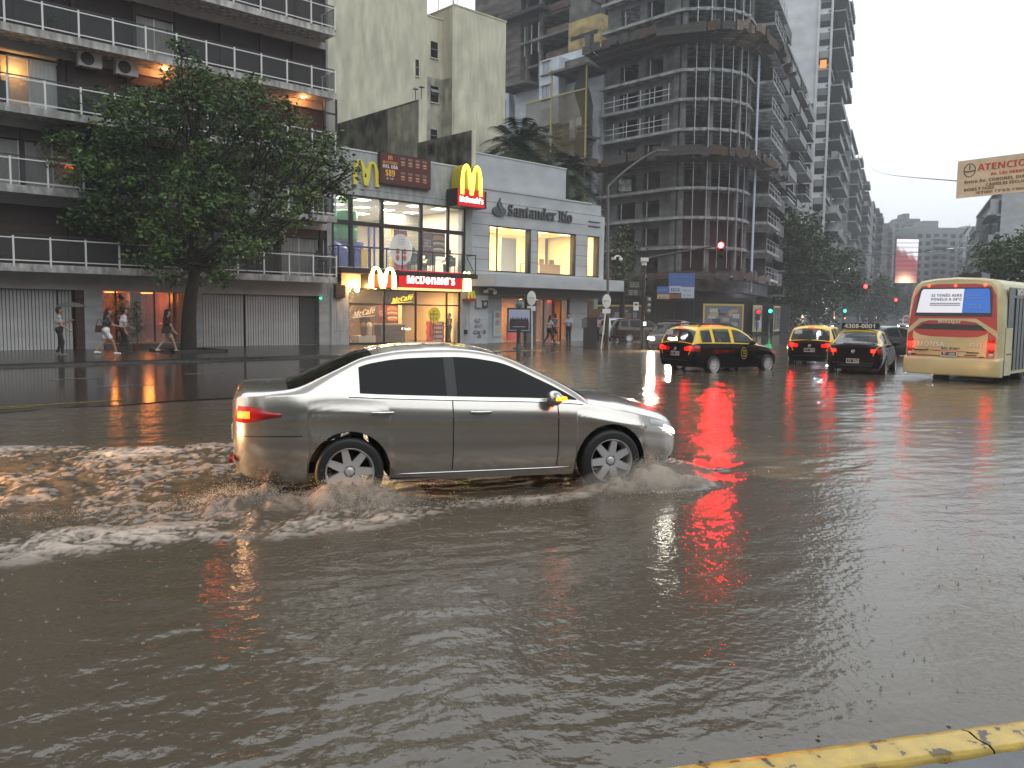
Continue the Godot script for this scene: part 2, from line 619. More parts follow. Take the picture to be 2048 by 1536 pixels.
func build_water() -> void:
	for k in [[0.7, 1], [2.2, 2], [6.5, 3], [15.0, 2], [1.0, 3], [4.5, 3], [16.0, 2]]:
		var f := FastNoiseLite.new()
		f.seed = 20 + wn.size()
		f.noise_type = FastNoiseLite.TYPE_SIMPLEX_SMOOTH
		f.frequency = k[0]
		f.fractal_octaves = k[1]
		wn.append(f)
	var nu := 620
	var nv := 640
	var q := MB.new()
	var pts := PackedVector3Array()
	pts.resize(nu * nv)
	var cols := PackedColorArray()
	cols.resize(nu * nv)
	var mud := Color(0.086, 0.068, 0.050)
	var fo_amt := PackedFloat32Array()
	fo_amt.resize(nu * nv)
	var froth := Color(0.47, 0.385, 0.315)
	var kn := outward(75.9)
	var k0 := on_ground(1537, 1504, 0.03)
	var fu := along(HEAD)
	var fo := outward(HEAD)
	for j in nv:
		var z := -1.7 * pow(52.0 / 1.7, float(j) / (nv - 1))
		for i in nu:
			var x := (-0.78 + 1.56 * i / (nu - 1)) * (-z + 2.2)
			var w := wake(x, z)
			var k := (Vector3(x, 0, z) - k0).dot(kn)
			var y := water_height(x, z) * (1.0 - 0.4 * minf(w.z, 1.0)) + w.x
			if k > -0.25:
				y = lerpf(y, y * 0.5 - 0.012, smoothstep(-0.25, 0.05, k))
			if k > 0.1:
				y -= 0.1
			var fd := Vector3(x, 0, z) - FO
			var fs := fd.dot(fu)
			if fs < 26.0:
				y -= 0.024 * smoothstep(0.05, -2.2, fd.dot(fo) - shore_off(fs))
			pts[j * nu + i] = Vector3(x, y, z)
			cols[j * nu + i] = mud.lerp(froth, w.y)
			fo_amt[j * nu + i] = w.y
	q.grid(pts, nu, nv)
	q.c = cols
	# the foamy quads get a matt surface of their own
	var fq := MB.new()
	var remap := {}
	var keep := PackedInt32Array()
	for t in range(0, q.ix.size(), 3):
		if maxf(fo_amt[q.ix[t]], maxf(fo_amt[q.ix[t + 1]], fo_amt[q.ix[t + 2]])) < 0.22:
			keep.append(q.ix[t]); keep.append(q.ix[t + 1]); keep.append(q.ix[t + 2])
			continue
		for e in 3:
			var id := q.ix[t + e]
			if not remap.has(id):
				remap[id] = fq.v.size()
				fq.v.append(q.v[id]); fq.n.append(q.n[id]); fq.uv.append(q.uv[id]); fq.c.append(cols[id])
			fq.ix.append(remap[id])
	q.ix = keep
	var fm := mat("wake_foam", Color(1, 1, 1), 0.6)
	fm.vertex_color_use_as_albedo = true
	var wf := part(self, "wake_foam", fq.mesh(), fm)
	tag(wf, "tan foam churned up in the wake of the silver sedan", "foam", "", "stuff")
	var m := mat("flood_water", Color(1, 1, 1), 0.095)
	m.vertex_color_use_as_albedo = true
	m.metallic_specular = 0.42
	m.normal_enabled = true
	m.normal_texture = TX.ripple_normal
	m.normal_scale = 0.3
	m.uv1_triplanar = true
	m.uv1_world_triplanar = true
	m.uv1_scale = Vector3(1.3, 1.3, 1.3)
	structure("water", q.mesh(), m)
	# rain drops striking the water
	var drop := MB.new()
	drop.lathe([Vector2(0.0, 0.016), Vector2(0.0035, 0.013), Vector2(0.0025, 0.006), Vector2(0.008, 0.001), Vector2(0.012, 0.0035), Vector2(0.015, 0.0)], 7)
	var mm := MultiMesh.new()
	mm.transform_format = MultiMesh.TRANSFORM_3D
	mm.mesh = drop.mesh()
	var xs := []
	for i in 1100:
		var z := -2.2 * pow(16.0, rng.randf())
		var x := rng.randf_range(-0.66, 0.66) * -z
		if (Vector3(x, 0, z) - k0).dot(kn) > 0.0:
			continue
		var y := water_height(x, z) + wake(x, z).x
		var s := rng.randf_range(0.35, 0.95) * lerpf(0.7, 1.5, clampf(-z / 30.0, 0, 1))
		xs.append(Transform3D(Basis(Vector3.UP, rng.randf() * TAU).scaled(Vector3(s, s * rng.randf_range(0.5, 1.8), s)), Vector3(x, y, z)))
	mm.instance_count = xs.size()
	for i in xs.size():
		mm.set_instance_transform(i, xs[i])
	var mi := MultiMeshInstance3D.new()
	mi.name = "rain_splashes"
	mi.multimesh = mm
	var sm := mat("splash_water", lin(0.17, 0.15, 0.13), 0.1)
	mi.material_override = sm
	add_child(mi)
	tag(mi, "small pale splashes where raindrops strike the brown flood water", "rain splash", "", "stuff")
	# fine mist hanging over the wheels' spray
	var mu := along(CAR_HEAD)
	var mr2 := Vector3(-mu.z, 0, mu.x)
	for f in [[3.0, 0.95, 0.08, Vector3(1.5, 0.40, 0.45), 1.2], [2.6, 1.02, 0.06, Vector3(1.0, 0.34, 0.35), 0.9], [0.1, 1.05, 0.07, Vector3(1.15, 0.36, 0.4), 1.0], [-0.35, 1.12, 0.05, Vector3(0.9, 0.26, 0.4), 0.7]]:
		var fv := FogVolume.new()
		fv.name = numbered("spray_mist")
		fv.shape = RenderingServer.FOG_VOLUME_SHAPE_ELLIPSOID
		fv.size = f[3]
		var fm2 := FogMaterial.new()
		fm2.density = f[4]
		fm2.albedo = lin(0.80, 0.72, 0.64)
		fv.material = fm2
		add_child(fv)
		fv.position = car_pos + mu * f[0] + mr2 * (f[1] - 0.77) + Vector3(0, f[2], 0)
		fv.rotation_degrees.y = 90.0 - CAR_HEAD
		tag(fv, "soft tan mist of spray hanging over the %s wheel of the silver sedan" % ("front" if f[0] > 1.0 else "rear"), "mist", "", "stuff")
	# spray thrown up by the wheels of the silver car
	var blob := MB.new()
	blob.lathe([Vector2(0.0, -1.0), Vector2(0.7, -0.6), Vector2(1.0, 0.0), Vector2(0.6, 0.7), Vector2(0.0, 1.0)], 6)
	var mm2 := MultiMesh.new()
	mm2.transform_format = MultiMesh.TRANSFORM_3D
	mm2.mesh = blob.mesh()
	var u := along(CAR_HEAD)
	var r := Vector3(-u.z, 0, u.x)
	var ts := []
	for src in [[2.75, 0.86, 0.55, 5200, 0.2, 0.9], [-0.05, 0.98, 0.5, 5200, 0.18, 0.6], [-0.95, 0.55, 0.5, 3000, 0.22, -0.6], [-0.6, -0.9, 0.5, 700, 0.2, -0.5], [1.5, 1.1, 1.2, 900, 0.04, 0.0], [-3.2, 0.7, 2.0, 1600, 0.05, 0.0]]:
		for i in src[3]:
			var t := absf(rng.randfn(0, 0.5))
			var cx: float = src[0] + rng.randfn(0, 0.42) * src[2] + src[5] * t * 0.5
			var cz: float = src[1] + absf(rng.randfn(0, 0.16)) * (1.0 + t) - 0.05
			if absf(cz) < 0.8 and cx > -1.0 and cx < 3.5:
				cz = 0.82 + rng.randf() * 0.2
			var p := car_pos + u * cx + r * (cz - 0.77)
			var w := wake(p.x, p.z)
			p.y = w.x + absf(rng.randfn(0, 0.35)) * src[4] * exp(-t * 1.2)
			var s := rng.randf_range(0.0008, 0.0026)
			ts.append(Transform3D(Basis(Vector3(rng.randf(), rng.randf(), rng.randf()).normalized(), rng.randf() * TAU).scaled(Vector3(s * rng.randf_range(0.8, 3.0), s, s)), p))
	mm2.instance_count = ts.size()
	for i in ts.size():
		mm2.set_instance_transform(i, ts[i])
	var sp := MultiMeshInstance3D.new()
	sp.name = "wheel_spray"
	sp.multimesh = mm2
	sp.material_override = mat("spray_drops", lin(0.55, 0.47, 0.39), 0.35)
	add_child(sp)
	tag(sp, "muddy droplets thrown up beside the wheels of the silver sedan", "spray", "", "stuff")

# ---------- road vehicles: a body lofted through cross-sections along its length ----------
# car space: x forward from the rear axle, y up from the tyre's foot, z to the right
var D := {}          # the profile of the car being built

func row_z(x: float, y: float) -> float:    # half width of the body side at height y
	var lo := curve_at(D.bot, x)
	var be := curve_at(D.belt, x)
	var wm := curve_at(D.wide, x)
	var t := clampf((y - lo) / maxf(0.01, be - lo), -0.2, 1.2)
	var tuck: float = D.get("tuck", 0.07)
	# fullest a little above the middle, turning in to the sill and the shoulder; a crease line under the shoulder
	var z := wm - tuck * pow(maxf(0.0, (0.55 - t) / 0.55), 2.2) - 0.055 * pow(maxf(0.0, (t - 0.55) / 0.45), 2.0)
	var cr: float = D.get("crease", 0.0)
	if cr > 0.0:
		z += cr * exp(-pow((t - 0.80) / 0.07, 2)) - cr * 0.6 * exp(-pow((t - 0.62) / 0.1, 2))
	return z

func section(x: float) -> PackedVector3Array:   # right half of the cross-section, from the sill to the middle of the roof
	var low := curve_at(D.bot, x)
	for ax in [0.0, D.base]:
		var dx: float = x - ax
		if absf(dx) < D.arch:
			low = maxf(low, D.hub + sqrt(D.arch * D.arch - dx * dx))
	var be := curve_at(D.belt, x)
	var ra := maxf(curve_at(D.rail, x), be + 0.012)
	var to := maxf(curve_at(D.top, x), ra + 0.006)
	var p := PackedVector3Array()
	for i in 11:
		var y := lerpf(low, be, i / 10.0)
		p.append(Vector3(x, y, row_z(x, y)))
	var zb := p[10].z
	var zr := minf(curve_at(D.roofw, x), zb - 0.008)
	var wb := minf(be + 0.028, lerpf(be, ra, 0.3))
	var wt := maxf(ra - 0.055, wb + 0.001)
	for y in [wb, lerpf(wb, wt, 0.33), lerpf(wb, wt, 0.66), wt, ra]:
		var t: float = (y - be) / (ra - be)
		p.append(Vector3(x, y, lerpf(zb, zr, t) + 0.05 * t * (1 - t) * minf(1.0, (ra - be) * 2.0)))
	for f in [0.93, 0.86, 0.72, 0.5, 0.25, 0.0]:
		var e: float = 1.0 - pow(f, 2.3)
		p.append(Vector3(x, lerpf(ra, to, pow(e, 0.75)), zr * f))
	return p

func patch(x0: float, x1: float, ylo: Callable, yhi: Callable, side: float, lift := 0.006, nx := 8, ny := 4) -> ArrayMesh:   # a sheet lying on the body side
	var q := MB.new()
	var pts := PackedVector3Array()
	for i in nx:
		var x := lerpf(x0, x1, float(i) / (nx - 1))
		for j in ny:
			var y: float = lerpf(ylo.call(x), yhi.call(x), float(j) / (ny - 1))
			var edge := 0.0 if i == 0 or j == 0 or i == nx - 1 or j == ny - 1 else lift
			pts.append(Vector3(x, y, (row_z(x, y) + edge + 0.002) * side))
	q.grid(pts, ny, nx, side > 0)
	return q.mesh()

func make_car(called: String, label: String, group: String, prof: Dictionary, paint: Material, roof_paint: Material, glass: Material) -> Node3D:
	D = prof
	var o := thing(called, label, prof.category, Vector3.ZERO, 0, group)
	var xs := []
	var x0: float = D.bot[0].x
	var x1: float = D.bot[D.bot.size() - 1].x
	var x := x0
	while x < x1:
		xs.append(x)
		x += 0.05
	xs.append(x1)
	for ax in [0.0, D.base]:
		for k in 15:
			xs.append(ax - D.arch * cos(PI * k / 14.0))
	for e in [x0, x1]:
		for k in [0.006, 0.014, 0.028]:
			xs.append(e + (k if e == x0 else -k))
	for w in D.windows:
		xs.append(w[0]); xs.append(w[1])
	for w in D.screens:
		xs.append(w[0]); xs.append(w[1])
	xs.sort()
	var st := [xs[0]]
	for k in range(1, xs.size()):
		if xs[k] - st[st.size() - 1] > 0.0015:
			st.append(xs[k])
	var secs := []
	for s in st:
		secs.append(section(s))
	var rows: int = secs[0].size()
	# smooth normals over the whole shell
	var nrm := []
	for i in st.size():
		var a := PackedVector3Array()
		for j in rows:
			var du: Vector3 = secs[mini(i + 1, st.size() - 1)][j] - secs[maxi(i - 1, 0)][j]
			var dv: Vector3 = secs[i][mini(j + 1, rows - 1)] - secs[i][maxi(j - 1, 0)]
			if j == rows - 1:
				dv = Vector3(0, 0, -1)
			var nn := du.cross(dv)
			a.append(nn.normalized())
		nrm.append(a)
	var body := MB.new()
	var roof := MB.new()
	var panes := {}
	for i in st.size() - 1:
		var mid: float = (st[i] + st[i + 1]) * 0.5
		for j in rows - 1:
			var dst := body if j < (D.paint_row if D.has("paint_row") else 10) else roof
			if j >= 15 and (mid < D.roof_from or mid > D.roof_to):
				dst = body
			if j >= 11 and j < 14:
				for w in D.windows:
					if mid > w[0] and mid < w[1] and secs[i][14].y - secs[i][11].y > 0.004:
						if not panes.has(w[2]): panes[w[2]] = [MB.new(), MB.new()]
						dst = panes[w[2]][0]
			elif j >= 16:
				for w in D.screens:
					if mid > w[0] and mid < w[1]:
						if not panes.has(w[2]): panes[w[2]] = [MB.new()]
						dst = panes[w[2]][0]
			for side in [1.0, -1.0]:
				var t: MB = dst
				if side < 0 and dst != body and dst != roof:
					for key in panes:
						if panes[key][0] == dst:
							t = panes[key][panes[key].size() - 1]
				var inset := 0.0 if t == body or t == roof else 0.004
				var k := t.v.size()
				for c in [[i, j], [i + 1, j], [i + 1, j + 1], [i, j + 1]]:
					var p: Vector3 = secs[c[0]][c[1]]
					var nn: Vector3 = nrm[c[0]][c[1]]
					p -= nn * inset
					t.v.append(Vector3(p.x, p.y, p.z * side)); t.n.append(Vector3(nn.x, nn.y, nn.z * side)); t.uv.append(Vector2(p.x, p.y)); t.c.append(Color.WHITE)
				if side > 0:
					t.ix.append_array(PackedInt32Array([k, k + 2, k + 1, k, k + 3, k + 2]))
				else:
					t.ix.append_array(PackedInt32Array([k, k + 1, k + 2, k, k + 2, k + 3]))
	for e in [0, st.size() - 1]:       # closed ends
		var s: PackedVector3Array = secs[e]
		for j in rows - 1:
			var a := s[j]
			var b := s[j + 1]
			var a2 := Vector3(a.x, a.y, -a.z)
			var b2 := Vector3(b.x, b.y, -b.z)
			if e == 0:
				body.quad(a2, a, b, b2)
			else:
				body.quad(a, a2, b2, b)
	part(o, "body", body.mesh(), paint)
	part(o, "roof", roof.mesh(), roof_paint)
	for key in panes:
		for side in panes[key]:
			part(o, key, side.mesh(), glass if key != "pillar_trim" else mat("black_trim", lin(0.01, 0.01, 0.01), 0.5))
	# dark underside and wheel wells
	var dark := mat("car_underside", lin(0.008, 0.008, 0.008), 0.9)
	var un := MB.new()
	var hub: float = D.hub
	var ww: float = curve_at(D.wide, D.base * 0.5)
	un.box(Vector3((x0 + x1) * 0.5, hub + 0.0, 0), Vector3(x1 - x0 - 0.25, 0.1, (ww - 0.30) * 2))
	un.box(Vector3(D.base * 0.5, hub + 0.0, 0), Vector3(D.base - D.arch * 2 - 0.02, 0.2, (ww - 0.09) * 2))
	for ax in [0.0, D.base]:
		for side in [1.0, -1.0]:
			var pts := PackedVector3Array()
			for k in 13:
				var a := PI * k / 12.0
				for z in [ww - 0.03, ww - 0.32]:
					pts.append(Vector3(ax - cos(a) * (D.arch - 0.003), hub + sin(a) * (D.arch - 0.003), z * side))
			un.grid(pts, 2, 13)
	part(o, "underside", un.mesh(), dark)
	# wheels
	var rim_m := mat("alloy_rim", lin(0.60, 0.60, 0.61), 0.35, 0.45)
	var tyre_m := mat("tyre_rubber", lin(0.012, 0.012, 0.012), 0.55)
	if not D.has("wheel"):
		D.wheel = wheel_meshes(hub, D.spokes)
	for ax in [0.0, D.base]:
		for side in [1.0, -1.0]:
			var w := part(o, "wheel", D.wheel[0], tyre_m, Vector3(ax, hub, side * (ww - 0.10)))
			w.rotation_degrees = Vector3(0, 0 if side > 0 else 180, ax * 31.0)
			part(w, "rim", D.wheel[1], rim_m)
	# door gaps, handles and mirrors
	var gap := mat("panel_gap", lin(0.01, 0.01, 0.01), 0.8)
	for side in [1.0, -1.0]:
		for g in D.gaps:
			var gx: float = g
			part(o, "door_gap", patch(gx - 0.005, gx + 0.005, func(xx): return curve_at(D.bot, xx) + 0.1, func(xx): return curve_at(D.belt, xx) - 0.005, side, 0.0, 2, 12), gap)
		for hx in D.handles:
			var hq := MB.new()
			var hy: float = D.handle_y + (hx - D.handles[0]) * D.get("handle_drop", 0.0)
			var hz := row_z(hx, hy)
			var hp := []
			for k in 6:
				var t := k / 5.0
				hp.append(Vector3(hx - 0.1 + 0.2 * t, hy, (hz + 0.012 + 0.02 * sin(t * PI)) * side))
			hq.tube(hp, 0.014, 0.014, 6)
			part(o, "door_handle", hq.mesh(), D.get("handle_mat", paint))
		var mq := MB.new()
		var mp: Vector3 = D.mirror
		var mpt := PackedVector3Array()
		for a in 9:
			for b in 12:
				var th := PI * a / 8.0
				var ph := TAU * b / 12.0
				mpt.append(mp * Vector3(1, 1, side) + Vector3(cos(ph) * sin(th) * 0.07 + (0.02 * cos(th)), sin(ph) * sin(th) * 0.075, cos(th) * 0.105))
		mq.grid(mpt, 12, 9, false, true)
		mq.bar(mp * Vector3(1, 1, side) - Vector3(-0.03, 0.05, 0.06 * side), mp * Vector3(1, 1, side) - Vector3(-0.03, 0.06, 0.18 * side), 0.05, 0.04)
		part(o, "wing_mirror", mq.mesh(), D.get("mirror_mat", paint))
	return o

func wheel_meshes(r: float, spokes: int) -> Array:
	var turn := Basis(Vector3.RIGHT, PI / 2)     # lathe axis to z
	var t := MB.new()
	var ri := r * 0.69
	t.lathe([Vector2(ri, 0.10), Vector2(r * 0.9, 0.105), Vector2(r * 0.975, 0.085), Vector2(r, 0.05), Vector2(r, -0.05), Vector2(r * 0.97, -0.09), Vector2(ri, -0.1), Vector2(ri, 0.10)], 36, turn)
	var m := MB.new()
	m.lathe([Vector2(ri * 0.90, -0.06), Vector2(ri * 0.93, 0.06), Vector2(ri, 0.102), Vector2(ri * 1.02, 0.104), Vector2(ri * 1.02, 0.09)], 36, turn)
	m.lathe([Vector2(0.0, 0.08), Vector2(0.03, 0.079), Vector2(0.045, 0.07), Vector2(0.05, 0.03)], 16, turn)
	for k in spokes:
		var a := TAU * k / spokes
		var d := Vector3(cos(a), sin(a), 0)
		var s := Vector3(-sin(a), cos(a), 0)
		var w0 := 0.55 * TAU * 0.06 / spokes + 0.012
		var w1 := ri * (1.9 if spokes < 8 else 1.5) / spokes * 0.5
		var z0 := 0.07
		var z1 := 0.088
		var p := [d * 0.05 - s * w0 + Vector3(0, 0, z0), d * 0.05 + s * w0 + Vector3(0, 0, z0), d * ri * 0.96 + s * w1 + Vector3(0, 0, z1), d * ri * 0.96 - s * w1 + Vector3(0, 0, z1)]
		m.quad(p[0], p[3], p[2], p[1])
		var dn := Vector3(0, 0, -0.04)
		m.quad(p[3], p[0], p[0] + dn, p[3] + dn)
		m.quad(p[1], p[2], p[2] + dn, p[1] + dn)
	return [t.mesh(), m.mesh()]

func place_car(o: Node3D, right_rear: Vector3, heading: float, half: float, sink: float) -> void:
	# right_rear: where the outer face of the right rear wheel meets the ground
	var u := along(heading)
	var r := Vector3(-u.z, 0, u.x)
	o.position = right_rear - r * half + Vector3(0, -sink, 0)
	o.rotation_degrees.y = 90.0 - heading

func plate(o: Node3D, at: Vector3, turn: float, w := 0.36, h := 0.13) -> void:
	var p := bx(o, "number_plate", mat("plate_white", lin(0.62, 0.62, 0.6), 0.4), Vector3(-w / 2, -h / 2, -0.006), Vector3(w / 2, h / 2, 0.006))
	p.position = at
	p.rotation_degrees.y = turn
	bx(p, "dark_field", mat("plate_dark", lin(0.02, 0.02, 0.022), 0.4), Vector3(-w * 0.46, -h * 0.34, 0.006), Vector3(w * 0.46, h * 0.4, 0.009))
	print_line(p, "plate_print", M.plate_white, Vector3(0, 0.004, 0.009), w * 0.8, h * 0.48, 0.0, 2, 0.004)

func sedan_profile() -> Dictionary:
	return {"category": "car", "base": 2.6, "hub": 0.317, "arch": 0.375, "spokes": 7, "tuck": 0.10, "crease": 0.012,
		"bot": [Vector2(-1.03, 0.40), Vector2(-0.99, 0.32), Vector2(-0.8, 0.25), Vector2(-0.45, 0.22), Vector2(0.45, 0.20), Vector2(2.2, 0.19), Vector2(3.0, 0.19), Vector2(3.3, 0.21), Vector2(3.48, 0.26), Vector2(3.53, 0.36)],
		"belt": [Vector2(-1.03, 0.93), Vector2(-0.98, 0.99), Vector2(-0.7, 1.015), Vector2(-0.2, 1.02), Vector2(0.3, 0.995), Vector2(1.0, 0.965), Vector2(1.8, 0.935), Vector2(2.25, 0.905), Vector2(2.8, 0.80), Vector2(3.2, 0.705), Vector2(3.42, 0.625), Vector2(3.53, 0.53)],
		"rail": [Vector2(-1.03, 0.945), Vector2(-0.98, 1.015), Vector2(-0.67, 1.045), Vector2(-0.47, 1.075), Vector2(-0.12, 1.225), Vector2(0.2, 1.355), Vector2(0.58, 1.405), Vector2(1.03, 1.415), Vector2(1.43, 1.37), Vector2(1.88, 1.19), Vector2(2.33, 0.945), Vector2(2.4, 0.89), Vector2(2.8, 0.82), Vector2(3.2, 0.725), Vector2(3.42, 0.64), Vector2(3.53, 0.545)],
		"top": [Vector2(-1.03, 0.96), Vector2(-0.99, 1.05), Vector2(-0.93, 1.09), Vector2(-0.54, 1.10), Vector2(-0.22, 1.225), Vector2(0.18, 1.40), Vector2(0.58, 1.468), Vector2(0.93, 1.48), Vector2(1.28, 1.46), Vector2(1.68, 1.345), Vector2(2.18, 1.11), Vector2(2.4, 1.00), Vector2(2.75, 0.955), Vector2(3.15, 0.86), Vector2(3.4, 0.755), Vector2(3.53, 0.62)],
		"wide": [Vector2(-1.03, 0.46), Vector2(-1.0, 0.62), Vector2(-0.93, 0.72), Vector2(-0.75, 0.805), Vector2(-0.4, 0.855), Vector2(0.3, 0.875), Vector2(1.3, 0.88), Vector2(2.4, 0.875), Vector2(2.9, 0.85), Vector2(3.2, 0.775), Vector2(3.40, 0.63), Vector2(3.49, 0.5), Vector2(3.53, 0.38)],
		"roofw": [Vector2(-1.03, 0.42), Vector2(-0.95, 0.63), Vector2(-0.62, 0.73), Vector2(-0.12, 0.69), Vector2(0.28, 0.60), Vector2(0.98, 0.575), Vector2(1.58, 0.62), Vector2(2.28, 0.76), Vector2(2.5, 0.79), Vector2(2.9, 0.76), Vector2(3.2, 0.69), Vector2(3.4, 0.57), Vector2(3.53, 0.34)],
		"windows": [[0.1, 0.92, "rear_side_window"], [0.92, 1.02, "pillar_trim"], [1.02, 2.24, "front_side_window"]], "screens": [[-0.54, 0.24, "rear_window"], [1.46, 2.38, "windscreen"]],
		"roof_from": -0.62, "roof_to": 2.48, "gaps": [0.97, 2.03], "handles": [0.30, 1.24], "handle_y": 0.86, "handle_drop": -0.015, "mirror": Vector3(1.95, 0.975, 0.95)}

func wagon_profile() -> Dictionary:
	return {"category": "taxi", "base": 2.47, "hub": 0.305, "arch": 0.36, "spokes": 12, "tuck": 0.09, "crease": 0.006,
		"bot": [Vector2(-0.86, 0.42), Vector2(-0.83, 0.33), Vector2(-0.7, 0.27), Vector2(-0.4, 0.24), Vector2(2.1, 0.22), Vector2(2.95, 0.22), Vector2(3.12, 0.26), Vector2(3.18, 0.36)],
		"belt": [Vector2(-0.86, 0.62), Vector2(-0.84, 0.82), Vector2(-0.8, 0.95), Vector2(-0.6, 0.985), Vector2(0.5, 0.975), Vector2(1.6, 0.94), Vector2(2.0, 0.90), Vector2(2.5, 0.83), Vector2(2.9, 0.72), Vector2(3.1, 0.62), Vector2(3.18, 0.5)],
		"rail": [Vector2(-0.86, 0.64), Vector2(-0.84, 0.85), Vector2(-0.78, 0.99), Vector2(-0.68, 1.2), Vector2(-0.58, 1.36), Vector2(-0.4, 1.44), Vector2(0.5, 1.475), Vector2(1.1, 1.45), Vector2(1.5, 1.31), Vector2(1.9, 1.04), Vector2(2.12, 0.91), Vector2(2.5, 0.845), Vector2(2.9, 0.735), Vector2(3.1, 0.635), Vector2(3.18, 0.515)],
		"top": [Vector2(-0.86, 0.66), Vector2(-0.845, 0.9), Vector2(-0.80, 1.03), Vector2(-0.72, 1.24), Vector2(-0.62, 1.43), Vector2(-0.45, 1.505), Vector2(0.3, 1.54), Vector2(0.95, 1.53), Vector2(1.35, 1.42), Vector2(1.8, 1.18), Vector2(2.12, 1.01), Vector2(2.5, 0.94), Vector2(2.9, 0.83), Vector2(3.1, 0.72), Vector2(3.18, 0.56)],
		"wide": [Vector2(-0.86, 0.62), Vector2(-0.84, 0.71), Vector2(-0.77, 0.775), Vector2(-0.6, 0.815), Vector2(0.2, 0.83), Vector2(2.0, 0.83), Vector2(2.6, 0.80), Vector2(2.9, 0.73), Vector2(3.1, 0.58), Vector2(3.18, 0.36)],
		"roofw": [Vector2(-0.86, 0.6), Vector2(-0.8, 0.72), Vector2(-0.62, 0.66), Vector2(-0.3, 0.60), Vector2(0.8, 0.59), Vector2(1.4, 0.62), Vector2(2.1, 0.73), Vector2(2.6, 0.72), Vector2(3.0, 0.6), Vector2(3.18, 0.33)],
		"windows": [[-0.5, -0.06, "quarter_window"], [0.06, 0.78, "rear_side_window"], [0.92, 1.95, "front_side_window"]], "screens": [[-0.80, -0.62, "rear_window"], [1.12, 2.08, "windscreen"]],
		"roof_from": -0.82, "roof_to": 2.1, "gaps": [-0.02, 0.85, 1.8], "handles": [0.1, 0.98], "handle_y": 0.83, "mirror": Vector3(1.62, 1.0, 0.90)}

func small_sedan_profile() -> Dictionary:
	var d := wagon_profile()
	d.spokes = 9
	d.belt = [Vector2(-0.98, 0.66), Vector2(-0.96, 0.86), Vector2(-0.9, 0.94), Vector2(-0.5, 0.985), Vector2(0.5, 0.975), Vector2(1.6, 0.94), Vector2(2.0, 0.90), Vector2(2.5, 0.83), Vector2(2.9, 0.72), Vector2(3.1, 0.62), Vector2(3.18, 0.5)]
	d.bot[0] = Vector2(-0.98, 0.42); d.bot[1] = Vector2(-0.95, 0.33); d.bot[2] = Vector2(-0.8, 0.27)
	d.rail = [Vector2(-0.98, 0.68), Vector2(-0.96, 0.88), Vector2(-0.88, 0.97), Vector2(-0.6, 1.01), Vector2(-0.35, 1.15), Vector2(0.0, 1.33), Vector2(0.4, 1.395), Vector2(0.9, 1.39), Vector2(1.3, 1.30), Vector2(1.9, 1.02), Vector2(2.12, 0.91), Vector2(2.5, 0.845), Vector2(2.9, 0.735), Vector2(3.1, 0.635), Vector2(3.18, 0.515)]
	d.top = [Vector2(-0.98, 0.70), Vector2(-0.97, 0.93), Vector2(-0.93, 1.03), Vector2(-0.72, 1.05), Vector2(-0.4, 1.19), Vector2(-0.02, 1.40), Vector2(0.4, 1.465), Vector2(0.8, 1.46), Vector2(1.2, 1.38), Vector2(1.8, 1.15), Vector2(2.12, 1.01), Vector2(2.5, 0.94), Vector2(2.9, 0.83), Vector2(3.1, 0.72), Vector2(3.18, 0.56)]
	d.wide[0] = Vector2(-0.98, 0.62); d.wide[1] = Vector2(-0.95, 0.71); d.wide[2] = Vector2(-0.85, 0.775)
	d.roofw[0] = Vector2(-0.98, 0.6); d.roofw[1] = Vector2(-0.88, 0.72); d.roofw[2] = Vector2(-0.6, 0.69); d.roofw[3] = Vector2(-0.05, 0.57)
	d.windows = [[-0.12, 0.66, "rear_side_window"], [0.80, 1.95, "front_side_window"]]
	d.screens = [[-0.70, 0.0, "rear_window"], [1.2, 2.08, "windscreen"]]
	d.roof_from = -0.62
	d.roof_to = 2.1
	d.gaps = [-0.3, 0.73, 1.8]
	d.handles = [0.0, 0.86]
	return d

func tail_face(o: Node3D, called: String, m: Material, x: float, y: float, z: float, w: float, h: float, depth := 0.03) -> MeshInstance3D:   # rounded block on a tail
	var q := MB.new()
	var poly := PackedVector2Array()
	for k in 16:
		var a := TAU * k / 16.0
		poly.append(Vector2(signf(cos(a)) * pow(absf(cos(a)), 0.5) * w / 2, signf(sin(a)) * pow(absf(sin(a)), 0.5) * h / 2))
	q.prism(poly, 0, depth)
	var p := part(o, called, q.mesh(), m, Vector3(x, y, z))
	p.rotation_degrees.y = -90
	return p

